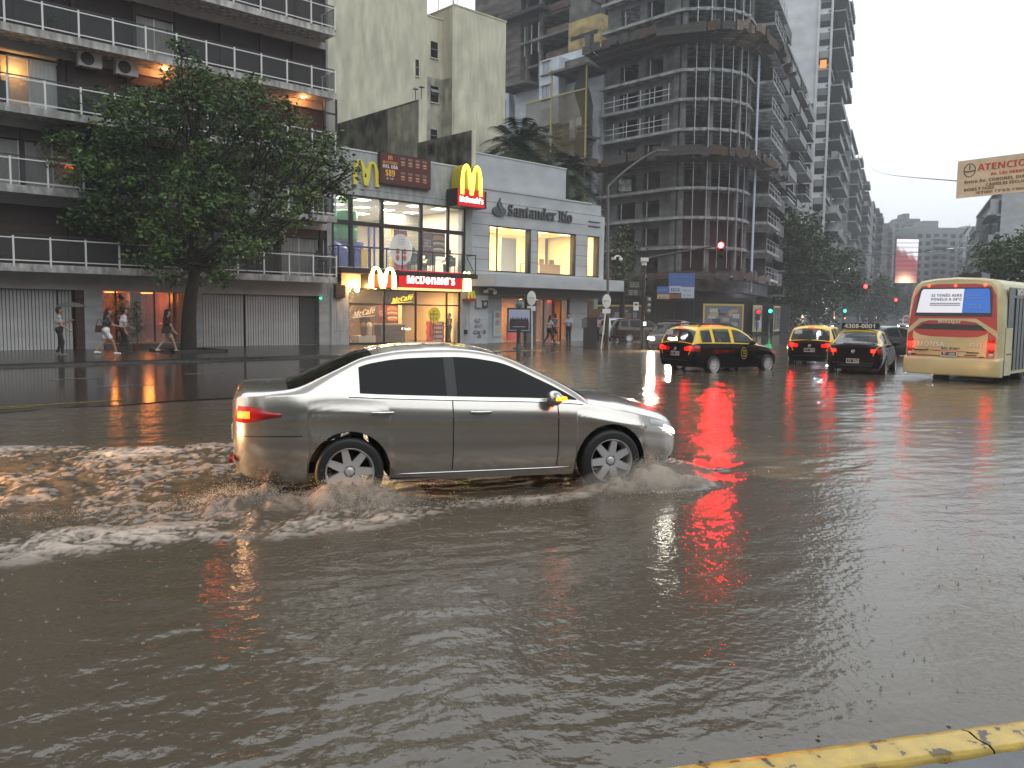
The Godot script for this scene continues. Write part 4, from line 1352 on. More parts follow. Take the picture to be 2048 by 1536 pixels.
# ---------- apartment house: local x along the street, y up, z towards the street ----------
func build_apartments() -> void:
	var o := thing("apartment_building", "dark apartment block with white balcony railings above slatted garage doors", "building", av(0), face_turn(HEAD))
	var slab_m := rough_mat("stained_white_concrete", lin(0.60, 0.59, 0.56), 0.75, Vector3(0.9, 3.0, 0.9), "stain", 0.5)
	var soffit_m := rough_mat("soffit_paint", lin(0.52, 0.51, 0.48), 0.8, Vector3(2.5, 2.5, 2.5), "blotch", 0.2)
	var rail_m := mat("white_rail_paint", lin(0.62, 0.62, 0.61), 0.45)
	var dark_rail := mat("dark_hand_rail", lin(0.02, 0.02, 0.02), 0.4)
	var mesh_m := pane("railing_mesh", Color(0.22, 0.23, 0.24), 0.3, 0.6)
	var brown := rough_mat("dark_brown_cladding", lin(0.042, 0.026, 0.019), 0.75, Vector3(1.5, 1.5, 1.5), "blotch", 0.3)
	var shutter_m := rough_mat("roller_shutter_brown", lin(0.062, 0.030, 0.018), 0.55, Vector3(0.8, 0.8, 0.8), "blotch", 0.2)
	var glass := mat("dark_window_glass", lin(0.010, 0.012, 0.014), 0.04)
	var curtain := rough_mat("curtain_cloth", lin(0.40, 0.39, 0.37), 0.9, Vector3(0.4, 3, 0.4), "blotch", 0.0)
	var wall_m := rough_mat("pale_ground_wall", lin(0.42, 0.43, 0.43), 0.7, Vector3(1.6, 1.0, 1.6), "blotch", 0.4)
	var x0 := -16.0
	var x1 := 13.95
	var xe := 13.6
	var bottoms := [3.07, 5.88, 8.70, 11.48, 14.30, 17.1, 19.9]
	# rear mass
	bx(o, "rear_wall", brown, Vector3(x0, 2.45, -12), Vector3(x1 - 0.01, 23, -1.2))
	bx(o, "end_wall", wall_m, Vector3(x1 - 0.12, 2.42, -1.2), Vector3(x1, 22.9, 0.0))
	var mesh_bar := MB.new()
	for lv in bottoms.size():
		var b: float = bottoms[lv]
		var slab := bx(o, "balcony_slab", slab_m, Vector3(x0, b, -1.1), Vector3(xe, b + 0.24, 1.3))
		bx(slab, "drip_edge", slab_m, Vector3((x0 - xe) / 2, -0.16, 1.12), Vector3((xe - x0) / 2, -0.12, 1.2))
		# beam under the slab on the wall line
		bx(o, "beam", soffit_m, Vector3(x0, b - (0.64 if lv == 0 else 0.31), -0.5), Vector3(x1 - 0.13, b - 0.002, 0.0))
		# panels of the dark wall between this slab and the next
		var wy0 := b + 0.24
		var wy1: float = (bottoms[lv + 1] if lv + 1 < bottoms.size() else b + 2.8) - 0.31
		if lv < 5:
			var r := RandomNumberGenerator.new()
			r.seed = 50 + lv
			var x := x0
			while x < x1 - 0.3:
				var w := minf(r.randf_range(1.5, 2.6), x1 - 0.15 - x)
				var k := r.randi() % 4
				if lv == 3 and x > 3.8 and x < 6.2: k = 3
				if lv == 2 and x < 1.0: k = 9
				if lv == 2 and x >= 2.4 and x < 5.0: k = 1
				if lv == 2 and x >= 5.0 and x < 7.5: k = 0
				if lv == 0 and x > 10.5 : k = 3
				if lv == 0 and x < 4.0: k = 0
				if lv == 1 and x < 1.5: k = 3
				if lv == 3 and x > 7.0: k = 0
				if k == 9:
					x += w
					continue
				# mullion pier at the left of each bay
				bx(o, "pier", brown, Vector3(x, wy0, -0.55), Vector3(x + 0.14, wy1, -0.02))
				if k == 0 or k == 2:       # lowered roller shutter, slat by slat in the relief of one curtain
					var sh := MB.new()
					var y := wy0
					while y < wy1:
						sh.box(Vector3(x + 0.14 + (w - 0.14) / 2, y + 0.032, -0.18), Vector3(w - 0.14, 0.056, 0.03))
						y += 0.062
					sh.box(Vector3(x + 0.14 + (w - 0.14) / 2, (wy0 + wy1) / 2, -0.22), Vector3(w - 0.14, wy1 - wy0, 0.02))
					part(o, "roller_shutter", sh.mesh(), shutter_m if (lv + k) % 2 == 0 else brown).set_meta("kind", "stuff")
				else:
					bx(o, "lintel", shutter_m, Vector3(x + 0.14, wy1 - 0.42, -0.25), Vector3(x + w, wy1, -0.1))
					var win := bx(o, "window", glass, Vector3(x + 0.14, wy0 + 0.05, -0.30), Vector3(x + w, wy1 - 0.42, -0.27))
					var fw := w - 0.14
					var fh: float = wy1 - wy0 - 0.47
					for fx in [-fw / 2 + 0.03, 0.0, fw / 2 - 0.03]:
						bx(win, "frame", rail_m if k == 3 else brown, Vector3(fx - 0.025, -fh / 2, 0.016), Vector3(fx + 0.025, fh / 2, 0.05))
					if k == 3:       # pleated curtain just behind the pane plane, drawn in front of dark glass
						var cu := MB.new()
						var cp := PackedVector3Array()
						for i in 40:
							for j in 2:
								cp.append(Vector3(-fw / 2 + 0.05 + (fw - 0.1) * i / 39.0, -fh / 2 + 0.02 + (fh - 0.04) * j, 0.035 + 0.012 * sin(i * 1.9)))
						cu.grid(cp, 2, 40, true)
						part(win, "curtain", cu.mesh(), curtain)
				x += w
		# railing
		var rl := Node3D.new()
		rl.name = "railing"
		o.add_child(rl, true)
		var ry := b + 0.24
		var n := 25
		for i in n:
			var px := xe - 0.05 - 1.205 * i
			if px < x0: break
			bx(rl, "post", rail_m, Vector3(px - 0.03, b + 0.12, 1.24), Vector3(px + 0.03, b + 1.24, 1.30))
			if i < n - 1:
				var pl := bx(rl, "mesh_panel", mesh_m, Vector3(px - 1.165, ry + 0.17, 1.255), Vector3(px - 0.04, b + 1.14, 1.261))
				if lv == 0 and i == 0:
					pl.set_meta("label", "wire mesh infill of the lowest railing")
		for y in [ry + 0.12, b + 1.17]:
			bx(rl, "rail", rail_m, Vector3(x0, y - 0.02, 1.235), Vector3(xe, y + 0.02, 1.275))
		bx(rl, "hand_rail", dark_rail, Vector3(x0, b + 1.28, 1.10), Vector3(xe, b + 1.32, 1.15))
		for z in [0.1, 0.68]:
			bx(rl, "post", rail_m, Vector3(xe - 0.06, b + 0.2, z), Vector3(xe - 0.01, b + 1.22, z + 0.05))
		for y in [ry + 0.12, b + 1.17]:
			bx(rl, "rail", rail_m, Vector3(xe - 0.055, y - 0.02, 0.0), Vector3(xe - 0.015, y + 0.02, 1.235))
		bx(rl, "mesh_panel", mesh_m, Vector3(xe - 0.04, ry + 0.17, 0.0), Vector3(xe - 0.034, b + 1.14, 1.2))
	# dark metal and glass enclosure at the end of the third balcony
	var enc := Node3D.new()
	enc.name = "corner_enclosure"
	o.add_child(enc)
	for p in [[xe - 0.55, 1.18], [xe + 0.06, 1.18], [xe + 0.06, 0.05]]:
		bx(enc, "post", dark_rail, Vector3(p[0] - 0.04, 8.94, p[1] - 0.04), Vector3(p[0] + 0.04, 11.46, p[1] + 0.04))
	bx(enc, "rail", dark_rail, Vector3(xe - 0.5, 10.75, 1.15), Vector3(xe + 0.02, 10.82, 1.21))
	bx(enc, "pane", pane("enclosure_glass", Color(0.4, 0.42, 0.42), 0.4), Vector3(xe - 0.5, 8.98, 1.17), Vector3(xe + 0.02, 11.4, 1.185))
	# lit room on the third floor left
	bx(o, "room_floor", brown, Vector3(-0.3, 8.95, -4), Vector3(2.9, 8.97, -0.4))
	bx(o, "pier", brown, Vector3(-0.75, 8.94, -0.55), Vector3(0.62, 10.0, -0.02))
	bx(o, "room_wall", mat("room_wall_warm", lin(0.6, 0.5, 0.36), 0.9), Vector3(0.62, 8.97, -1.18), Vector3(2.72, 11.2, -1.13))
	bx(o, "pier", brown, Vector3(2.62, 8.94, -0.55), Vector3(2.8, 11.17, -0.02))
	var wl := Node3D.new()
	wl.name = "lit_window"
	o.add_child(wl)
	for fx in [0.66, 1.36, 2.58]:
		bx(wl, "frame", rail_m, Vector3(fx - 0.03, 8.95, -0.3), Vector3(fx + 0.03, 11.0, -0.24))
	bx(wl, "frame", rail_m, Vector3(0.63, 10.96, -0.3), Vector3(2.61, 11.02, -0.24))
	bx(wl, "pane", pane("clear_glass", Color(0.8, 0.85, 0.85), 0.08), Vector3(0.66, 8.97, -0.28), Vector3(2.58, 10.98, -0.27))
	var cu2 := MB.new()
	var cp2 := PackedVector3Array()
	for i in 30:
		for j in 2:
			cp2.append(Vector3(1.4 + 1.15 * i / 29.0, 8.98 + 1.98 * j, -0.38 + 0.02 * sin(i * 1.7)))
	cu2.grid(cp2, 2, 30, true)
	part(wl, "curtain", cu2.mesh(), mat("white_curtain", lin(0.62, 0.62, 0.6), 0.9))
	lamp_omni(wl, Vector3(1.0, 10.6, -0.8), Color(1.0, 0.75, 0.45), 0.6, 0.15)
	# hanging lamp behind the curtains of the second floor
	var hl := MB.new()
	hl.lathe([Vector2(0.02, 0.2), Vector2(0.12, 0.12), Vector2(0.16, 0.0), Vector2(0.12, -0.12), Vector2(0.02, -0.16)], 14)
	part(o, "paper_lamp", hl.mesh(), glow("paper_lamp_glow", Color(1.0, 0.38, 0.16), 1.0), Vector3(2.55, 7.1, 0.05))
	# spot lamps in the soffit
	for s in [6.12, 12.34]:
		var d := MB.new()
		d.lathe([Vector2(0.09, 0.0), Vector2(0.07, -0.05), Vector2(0.0, -0.06)], 14)
		part(o, "soffit_lamp", d.mesh(), glow("soffit_lamp_glow", Color(1.0, 0.72, 0.45), 14.0), Vector3(s, 11.475, 0.5))
		lamp_omni(o, Vector3(s, 11.36, 0.5), Color(1.0, 0.62, 0.34), 0.9, 0.08)
	# ---- ground floor ----
	var door_m := rough_mat("garage_slat_paint", lin(0.60, 0.60, 0.59), 0.55, Vector3(3, 3, 3), "blotch", 0.2)
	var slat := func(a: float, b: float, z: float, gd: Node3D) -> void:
		var x: float = a
		var k := 0
		while x < b - 0.02:
			var w := minf(0.100, b - x - 0.006)
			bx(gd, "slat", door_m, Vector3(x, 0.10, z - 0.02 + (0.004 if k % 2 else 0.0)), Vector3(x + w, 2.41, z + (0.004 if k % 2 else 0.0)))
			x += 0.124
			k += 1
		bx(gd, "backing", mat("slat_gap_shade", lin(0.02, 0.02, 0.02), 0.9), Vector3(a, 0.09, z - 0.05), Vector3(b, 2.42, z - 0.025))  # dark sheet behind the slats; gap shadow put into its colour
	for g in [[-12.0, -4.2], [-3.9, 2.05], [2.1, 2.6], [7.70, 9.70], [9.78, 12.45]]:
		var gd := Node3D.new()
		gd.name = "garage_door"
		o.add_child(gd, true)
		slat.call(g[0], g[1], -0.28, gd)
	bx(o, "threshold", wall_m, Vector3(7.65, 0.02, -0.6), Vector3(13.3, 0.1, -0.1))
	bx(o, "threshold", wall_m, Vector3(-12.0, 0.02, -0.6), Vector3(2.7, 0.1, -0.1))
	bx(o, "brown_post", rough_mat("rusty_brown_post", lin(0.09, 0.035, 0.025), 0.6, Vector3(0.6, 0.6, 0.6), "stain", 0.3), Vector3(2.66, 0.05, -0.35), Vector3(2.92, 2.43, -0.05))
	bx(o, "pillar", wall_m, Vector3(2.95, 0.0, -1.1), Vector3(3.62, 2.43, 0.02))
	bx(o, "pillar", wall_m, Vector3(6.92, 0.0, -1.1), Vector3(7.66, 2.43, 0.02))
	bx(o, "pillar", rough_mat("dark_grey_wall", lin(0.10, 0.10, 0.10), 0.7, Vector3(1, 1, 1), "blotch", 0.3), Vector3(12.5, 0.0, -0.9), Vector3(13.36, 2.425, -0.3))  # dark grey block where the wall is recessed
	bx(o, "pillar", wall_m, Vector3(13.37, 0.0, -1.1), Vector3(13.94, 2.43, 0.0))
	bx(o, "rear_wall", M.dark_grey_wall, Vector3(x0, 0.0, -7.0), Vector3(x1, 2.45, -6.5))
	# lobby
	var wood := rough_mat("lobby_wood", lin(0.42, 0.19, 0.06), 0.35, Vector3(0.25, 2.5, 0.25), "stain", 0.1)
	bx(o, "lobby_floor", rough_mat("lobby_floor", lin(0.42, 0.33, 0.22), 0.2, Vector3(1, 1, 1), "blotch", 0.0), Vector3(3.62, 0.28, -5.0), Vector3(6.92, 0.34, -0.3))
	bx(o, "step", M.dark_grey_wall, Vector3(3.62, 0.0, -0.3), Vector3(6.92, 0.18, 0.25))
	bx(o, "step", M.dark_grey_wall, Vector3(3.62, 0.18, -0.3), Vector3(6.92, 0.28, -0.05))
	bx(o, "lobby_ceiling", mat("lobby_ceiling", lin(0.6, 0.45, 0.3), 0.8), Vector3(3.62, 2.44, -5.0), Vector3(6.92, 2.5, -0.5))
	for k in 9:
		bx(o, "wood_panel", wood, Vector3(3.64 + k * 0.365, 0.34, -4.6), Vector3(3.99 + k * 0.365, 2.43, -4.5))
	for k in 6:
		bx(o, "wood_panel", wood, Vector3(6.84, 0.34, -4.4 + k * 0.55), Vector3(6.91, 2.43, -3.87 + k * 0.55))
		bx(o, "wood_panel", wood, Vector3(3.63, 0.34, -4.4 + k * 0.55), Vector3(3.70, 2.43, -3.87 + k * 0.55))
	bx(o, "lobby_column", mat("lobby_column", lin(0.07, 0.05, 0.035), 0.4), Vector3(5.25, 0.34, -2.2), Vector3(5.7, 2.43, -1.7))
	var lw := Node3D.new()
	lw.name = "entrance_glazing"
	o.add_child(lw)
	for fx in [4.35, 5.9, 6.55]:
		bx(lw, "frame", dark_rail, Vector3(fx - 0.03, 0.34, -0.75), Vector3(fx + 0.03, 2.43, -0.69))
	bx(lw, "pane", pane("clear_glass", Color(0.8, 0.85, 0.85), 0.08), Vector3(3.63, 0.34, -0.73), Vector3(6.91, 2.42, -0.72))
	for p in [[4.7, -2.4], [6.2, -2.4]]:
		var ld := bx(o, "lobby_lamp", glow("lobby_lamp_glow", Color(1.0, 0.62, 0.3), 3.0), Vector3(p[0] - 0.2, 2.40, p[1] - 0.2), Vector3(p[0] + 0.2, 2.435, p[1] + 0.2))
		ld.name = "lobby_lamp"
		lamp_omni(o, Vector3(p[0], 2.2, p[1]), Color(1.0, 0.55, 0.22), 0.9, 0.2)
	# green pilot lamp by the garage
	bx(o, "pilot_lamp", glow("pilot_lamp_green", Color(0.1, 1.0, 0.6), 4.0), Vector3(13.4, 2.30, 0.0), Vector3(13.48, 2.37, 0.05))
	# air conditioners hung under the third-floor slab
	for a in [[3.3, 11.24, "white air conditioner hung beside the lit curtained window", "air conditioner"], [4.65, 11.2, "white air conditioner hung nearest the soffit lamp", "air conditioner"]]:
		var ac := thing("air_conditioner", a[2], a[3], av(a[0], 0.35, a[1]), face_turn(HEAD), "air conditioners under the balcony")
		var white := mat("ac_white", lin(0.55, 0.55, 0.53), 0.5)
		bx(ac, "casing", white, Vector3(-0.42, -0.29, -0.16), Vector3(0.42, 0.29, 0.16))
		var fan := MB.new()
		fan.lathe([Vector2(0.24, 0.0), Vector2(0.24, 0.012), Vector2(0.0, 0.012)], 24, Basis(Vector3.RIGHT, PI / 2))
		var fp := part(ac, "fan_opening", fan.mesh(), dark_rail, Vector3(-0.1, 0, 0.155))
		for k in 5:
			var gr := MB.new()
			var ring := []
			for i in 25:
				ring.append(Vector3(cos(TAU * i / 24.0), sin(TAU * i / 24.0), 0) * (0.05 + k * 0.048) + Vector3(0, 0, 0.022))
			gr.tube(ring, 0.004, 0.004, 4, false)
			part(fp, "guard_ring", gr.mesh(), mat("guard_grey", lin(0.2, 0.2, 0.2), 0.5))
		for x in [-0.3, 0.3]:
			bx(ac, "bracket", dark_rail, Vector3(x - 0.02, -0.33, -0.45), Vector3(x + 0.02, -0.29, 0.16))
	# potted plants on the balconies
	var i2 := 0
	for p in [[1.9, 11.72, 0.9, 0.8, "balcony plant beside the top floor railing post"], [3.4, 8.95, 0.9, 1.3, "tall balcony plant below the air conditioners"], [4.4, 8.95, 0.85, 1.5, "bushy balcony plant next to the brown shutter"], [13.0, 3.35, 0.6, 1.2, "dark leafy plant on the lowest balcony corner"], [4.3, 0.34, 0.1, 1.9, "potted ficus standing inside the lit entrance"], [4.75, 0.02, 0.5, 2.0, "dark potted shrub in front of the lit entrance"]]:
		potted(av(p[0], p[2], p[1]), p[3], p[4], 80 + i2)
		i2 += 1

func potted(at: Vector3, height: float, label: String, sd: int) -> void:
	var o := thing("potted_plant", label, "plant", at)
	var q := MB.new()
	q.lathe([Vector2(0.0, 0.0), Vector2(0.13, 0.0), Vector2(0.18, 0.28), Vector2(0.19, 0.30), Vector2(0.16, 0.30), Vector2(0.0, 0.27)], 14)
	part(o, "pot", q.mesh(), mat("pot_clay", lin(0.10, 0.05, 0.03), 0.8))
	var t := MB.new()
	t.tube([Vector3(0, 0.25, 0), Vector3(0.02, height * 0.5, 0), Vector3(0, height * 0.8, 0.02)], 0.02, 0.008, 6)
	part(o, "stem", t.mesh(), mat("bark_dark", lin(0.03, 0.024, 0.018), 0.9))
	var r := RandomNumberGenerator.new()
	r.seed = sd
	var f := MB.new()
	for i in 260:
		var h := r.randf_range(0.3, 1.0) * height
		var rad := 0.34 * sqrt(sin(clampf((h / height - 0.2) / 0.85, 0.02, 1.0) * PI)) * r.randf()
		var a := r.randf() * TAU
		leaf(f, Vector3(cos(a) * rad, h, sin(a) * rad), r.randf_range(0.08, 0.15), r)
	part(o, "foliage", f.mesh(), leaf_mat())

func leaf_mat() -> StandardMaterial3D:
	if M.has("leaf_green"):
		return M.leaf_green
	var m := mat("leaf_green", Color(1, 1, 1), 0.45)
	m.vertex_color_use_as_albedo = true
	m.cull_mode = BaseMaterial3D.CULL_DISABLED
	m.backlight_enabled = true
	m.backlight = lin(0.02, 0.035, 0.008)
	return m

func leaf(f: MB, p: Vector3, s: float, r: RandomNumberGenerator) -> void:   # a small folded leaf
	var d := Vector3(r.randfn(), r.randfn() * 0.6 - 0.35, r.randfn()).normalized()
	var w := d.cross(Vector3(r.randfn(), r.randfn(), r.randfn())).normalized() * s * 0.3
	var n := d.cross(w).normalized() * s * 0.1
	var g := r.randf()
	f.col = Color(0.020 + 0.030 * g, 0.042 + 0.045 * g, 0.012 + 0.012 * g)
	f.tri(p, p + d * s * 0.5 + w + n, p + d * s)
	f.tri(p, p + d * s, p + d * s * 0.5 - w + n)
	f.col = Color(1, 1, 1)

func arch_m(w: float, h: float, thick: float) -> PackedVector2Array:   # the double arch, foot at y = 0, centred
	var outer := []
	var n := 14
	# one hump: from outer foot to the valley; heights follow a rounded arch
	var half := w / 4.0
	var up := func(cx: float, a: float, b: float, hh: float, rev: bool) -> Array:
		var r := []
		for i in n + 1:
			var t := PI * i / n
			var x := cx - cos(t) * a
			var y: float = hh * pow(sin(t), 0.62)
			r.append(Vector2(x, y))
		if rev: r.reverse()
		return r
	var poly := PackedVector2Array()
	# outer outline left hump (left foot to middle), right hump, then inner outlines back
	for p in up.call(-half, half, 0, h, false):
		if p.x <= -thick * 0.3: poly.append(p)
	poly.append(Vector2(-thick * 0.18, h * 0.66))
	poly.append(Vector2(thick * 0.18, h * 0.66))
	for p in up.call(half, half, 0, h, false):
		if p.x >= thick * 0.3: poly.append(p)
	poly.append(Vector2(w / 2 - thick, 0))
	for p in up.call(half + 0.0, half - thick * 0.95, 0, h * 0.90, true):
		if p.y > 0.01 and p.x < w / 2 - thick and p.x > thick * 0.52: poly.append(p)
	poly.append(Vector2(thick * 0.5, 0))
	poly.append(Vector2(-thick * 0.5, 0))
	for p in up.call(-half, half - thick * 0.95, 0, h * 0.90, true):
		if p.y > 0.01 and p.x > -w / 2 + thick and p.x < -thick * 0.52: poly.append(p)
	poly.append(Vector2(-w / 2 + thick, 0))
	return poly

func arches(parent: Node, called: String, m: Material, at: Vector3, w: float, h: float, thick: float, depth: float, turn := 0.0) -> MeshInstance3D:
	var q := MB.new()
	q.prism(arch_m(w, h, thick), 0, depth)
	var p := part(parent, called, q.mesh(), m, at)
	p.rotation_degrees.y = turn
	return p

func sign_box(called: String, label: String, at: Vector3) -> Node3D:
	return thing(called, label, "sign", at, face_turn(HEAD))

func build_restaurant() -> void:
	var o := thing("restaurant_building", "grey two-storey fast food restaurant with big lit windows", "building", av(0), face_turn(HEAD))
	var render_m := rough_mat("grey_render", lin(0.46, 0.48, 0.49), 0.7, Vector3(1.6, 7, 1.6), "streak", 0.3)
	var black := mat("black_frame", lin(0.012, 0.012, 0.013), 0.4)
	var glass := pane("clear_glass", Color(0.8, 0.85, 0.85), 0.08)
	var x0 := 14.0
	var x1 := 22.9
	# shell
	bx(o, "party_wall", render_m, Vector3(13.96, 0.0, -10), Vector3(14.10, 7.4, -0.01))
	bx(o, "pier", render_m, Vector3(14.0, -0.1, -0.6), Vector3(14.98, 2.84, 0.05))
	bx(o, "pier", render_m, Vector3(22.12, -0.1, -0.6), Vector3(22.72, 2.84, 0.05))
	bx(o, "pier", render_m, Vector3(22.42, 3.6, -0.6), Vector3(22.88, 7.39, 0.05))
	bx(o, "parapet", render_m, Vector3(13.98, 7.42, -0.5), Vector3(22.88, 9.55, 0.05))
	bx(o, "coping", mat("coping_white", lin(0.5, 0.51, 0.52), 0.6), Vector3(13.95, 9.55, -0.55), Vector3(22.9, 9.62, 0.09))
	bx(o, "parapet_joint", black, Vector3(14.2, 7.72, 0.045), Vector3(22.8, 7.735, 0.055))
	bx(o, "floor_slab", render_m, Vector3(14.1, 3.55, -9.9), Vector3(22.4, 3.86, -0.02))
	bx(o, "roof_slab", mat("ceiling_white", lin(0.72, 0.71, 0.68), 0.8), Vector3(14.1, 7.42, -9.9), Vector3(22.9, 7.5, -0.5))
	bx(o, "lower_ceiling", mat("lower_ceiling_warm", lin(0.6, 0.52, 0.40), 0.8), Vector3(14.1, 2.95, -9.9), Vector3(22.7, 3.0, -0.1))
	bx(o, "lower_floor", rough_mat("restaurant_floor", lin(0.16, 0.11, 0.07), 0.25, Vector3(0.6, 0.6, 0.6), "blotch", 0.0), Vector3(14.1, 0.0, -9.9), Vector3(22.7, 0.06, -0.02))
	bx(o, "side_wall", mat("warm_wall", lin(0.66, 0.58, 0.44), 0.8), Vector3(22.72, 0.0, -9.9), Vector3(22.86, 7.4, -0.6))
	bx(o, "back_wall", mat("warm_wall", lin(0.66, 0.58, 0.44), 0.8), Vector3(14.1, 3.86, -9.95), Vector3(22.72, 7.42, -9.9))
	bx(o, "back_wall", rough_mat("kitchen_wall", lin(0.20, 0.13, 0.075), 0.5, Vector3(1, 1, 1), "blotch", 0.0), Vector3(14.1, 0.06, -6.6), Vector3(22.72, 2.95, -6.5))
	bx(o, "interior_wall", rough_mat("grey_textile_wall", lin(0.42, 0.38, 0.31), 0.8, Vector3(0.35, 0.35, 0.35), "stain", 0.0), Vector3(20.0, 3.86, -4.6), Vector3(22.7, 7.4, -4.5))
	# upper glazing: mullions and panes
	var gz := Node3D.new()
	gz.name = "upper_glazing"
	o.add_child(gz)
	var mx := [14.14, 15.18, 17.0, 19.45, 21.28, 22.38]
	for i in mx.size():
		var w := 0.055 if i in [0, 4, 5] else 0.085
		bx(gz, "mullion", black, Vector3(mx[i] - w, 3.86, -0.18), Vector3(mx[i] + w, 7.40, 0.0))
		if i < mx.size() - 1:
			for b in [[3.90, 5.96], [6.16, 7.36]]:
				bx(gz, "pane", glass, Vector3(mx[i] + 0.05, b[0], -0.10), Vector3(mx[i + 1] - 0.05, b[1], -0.09))
	bx(gz, "transom", black, Vector3(14.1, 5.96, -0.2), Vector3(22.4, 6.16, 0.02))
	bx(gz, "head", black, Vector3(14.1, 7.35, -0.2), Vector3(22.42, 7.42, 0.01))
	bx(gz, "sill", mat("sill_white", lin(0.55, 0.55, 0.54), 0.5), Vector3(14.1, 3.80, -0.2), Vector3(22.42, 3.90, 0.06))
	# upper ceiling lights
	for k in 5:
		for j in 3:
			var p := Vector3(15.0 + k * 1.65, 7.40, -1.3 - j * 2.6)
			if k == 4 and j == 2: continue
			bx(o, "ceiling_lamp", glow("panel_lamp_white", Color(1.0, 0.97, 0.9), 6.0), p - Vector3(0.32, 0.0, 0.32), p + Vector3(0.32, 0.012, 0.32))
	for k in 3:
		lamp_area(o, Vector3(15.6 + k * 2.6, 7.36, -4.0), Vector2(1.6, 5.0), Color(1.0, 0.95, 0.86), 45.0)
	# balcony railing in black steel
	var rl := Node3D.new()
	rl.name = "balcony_railing"
	o.add_child(rl)
	bx(o, "balcony_ledge", black, Vector3(14.05, 3.56, 0.06), Vector3(22.6, 3.78, 0.9))
	for x in [13.95, 14.8, 15.73, 16.69, 17.64, 18.61, 19.57, 20.55, 21.55, 22.5]:
		bx(rl, "post", black, Vector3(x - 0.02, 3.70, 0.80), Vector3(x + 0.02, 4.83, 0.84))
	for y in [4.83, 3.80]:
		bx(rl, "rail", black, Vector3(13.9, y - 0.025, 0.79), Vector3(22.53, y + 0.025, 0.85))
	for x in [13.9, 22.5]:
		bx(rl, "rail", black, Vector3(x - 0.02, 4.805, 0.06), Vector3(x + 0.02, 4.85, 0.8))
		var br := MB.new()
		br.bar(Vector3(x, 4.75, 0.1), Vector3(x, 3.75, 0.8), 0.03)
		part(rl, "brace", br.mesh(), black)
	# ---- play frame seen upstairs ----
	var play := thing("play_structure", "green, blue and yellow plastic play tubes behind the upper windows", "play equipment", av(15.2, -2.2, 3.86), face_turn(HEAD))
	var green := mat("play_green", lin(0.02, 0.22, 0.06), 0.35)
	var blue := mat("play_blue", lin(0.02, 0.03, 0.32), 0.25)
	var yel := mat("play_yellow", lin(0.75, 0.48, 0.03), 0.35)
	var q := MB.new()
	q.lathe([Vector2(0.0, 0.0), Vector2(0.68, 0.0), Vector2(0.74, 0.1), Vector2(0.74, 0.55), Vector2(0.68, 0.6), Vector2(0.68, 0.7), Vector2(0.74, 0.75), Vector2(0.74, 1.45), Vector2(0.66, 1.55), Vector2(0.0, 1.55)], 18)
	part(play, "green_turret", q.mesh(), green, Vector3(0.75, 1.45, 0.2))
	q = MB.new()
	q.tube([Vector3(-1.4, 1.75, 0.5), Vector3(-0.6, 1.8, 0.5), Vector3(0.2, 1.7, 0.3)], 0.42, 0.42, 16)
	part(play, "green_tube", q.mesh(), green)
	q = MB.new()
	q.tube([Vector3(-1.4, 1.0, 0.8), Vector3(-0.7, 1.05, 0.9), Vector3(0.1, 0.85, 0.8), Vector3(0.5, 0.3, 0.5), Vector3(0.6, 0.0, 0.3)], 0.5, 0.5, 16)
	part(play, "blue_slide", q.mesh(), blue)
	q = MB.new()
	q.lathe([Vector2(0.72, 0.0), Vector2(0.75, 0.5), Vector2(0.72, 1.0), Vector2(0.75, 1.45), Vector2(0.5, 1.5)], 16)
	part(play, "blue_drum", q.mesh(), blue, Vector3(1.35, 0.0, -0.2))
	for x in [2.15, 2.5, 3.6, 3.95]:
		bx(play, "post", blue if x != 3.6 else yel, Vector3(x, 0, 0.3), Vector3(x + 0.08, 2.5, 0.38))
	for y in [1.2, 2.45]:
		bx(play, "crossbar", blue, Vector3(1.6, y, 0.3), Vector3(4.0, y + 0.07, 0.37))
	bx(play, "yellow_panel", yel, Vector3(-1.0, 1.15, 0.3), Vector3(-0.2, 1.55, 0.36))
	bx(play, "yellow_panel", yel, Vector3(1.6, 0.0, 0.5), Vector3(1.95, 1.1, 0.56))
	bx(play, "soft_floor", mat("play_floor", lin(0.14, 0.05, 0.035), 0.8), Vector3(-1.0, 0.0, -1.0), Vector3(2.0, 0.5, 0.2))
	# round white window sign on a red banner
	var rs := thing("window_sign", "round white sign on a red banner inside the upper window", "sign", av(18.3, -0.25, 3.9), face_turn(HEAD))
	bx(rs, "banner", mat("banner_red", lin(0.45, 0.02, 0.025), 0.6), Vector3(-0.42, 0.0, -0.03), Vector3(0.42, 2.04, -0.02))
	q = MB.new()
	q.lathe([Vector2(0.72, -0.012), Vector2(0.72, 0.012), Vector2(0.0, 0.012)], 36, Basis(Vector3.RIGHT, PI / 2))
	var disc := part(rs, "disc", q.mesh(), mat("sign_white", lin(0.72, 0.7, 0.67), 0.5), Vector3(0.0, 1.05, 0.02))
	disc.scale = Vector3(1, 1.12, 1)
	var grey_ink := mat("grey_ink", lin(0.25, 0.22, 0.2), 0.6)
	var red_ink := mat("red_ink", lin(0.5, 0.03, 0.03), 0.6)
	for t in [0.52, 0.40, 0.28]:
		print_line(rs, "sign_print", grey_ink, Vector3(0.0, 1.05 + t, 0.033), 0.42, 0.06, 0.0, 2)
	for x in [-0.22, 0.22]:
		for y in [0.95, 0.62]:
			q = MB.new()
			q.lathe([Vector2(0.12, 0), Vector2(0.12, 0.01), Vector2(0, 0.01)], 12, Basis(Vector3.RIGHT, PI / 2))
			part(rs, "red_emblem", q.mesh(), red_ink, Vector3(x, y, 0.04)).scale = Vector3(1, 1.3, 1)
	# burger poster upstairs
	burger_poster("dark burger poster hung inside the upper right windows", av(20.75, -0.6, 4.75), 1.5, 1.25)
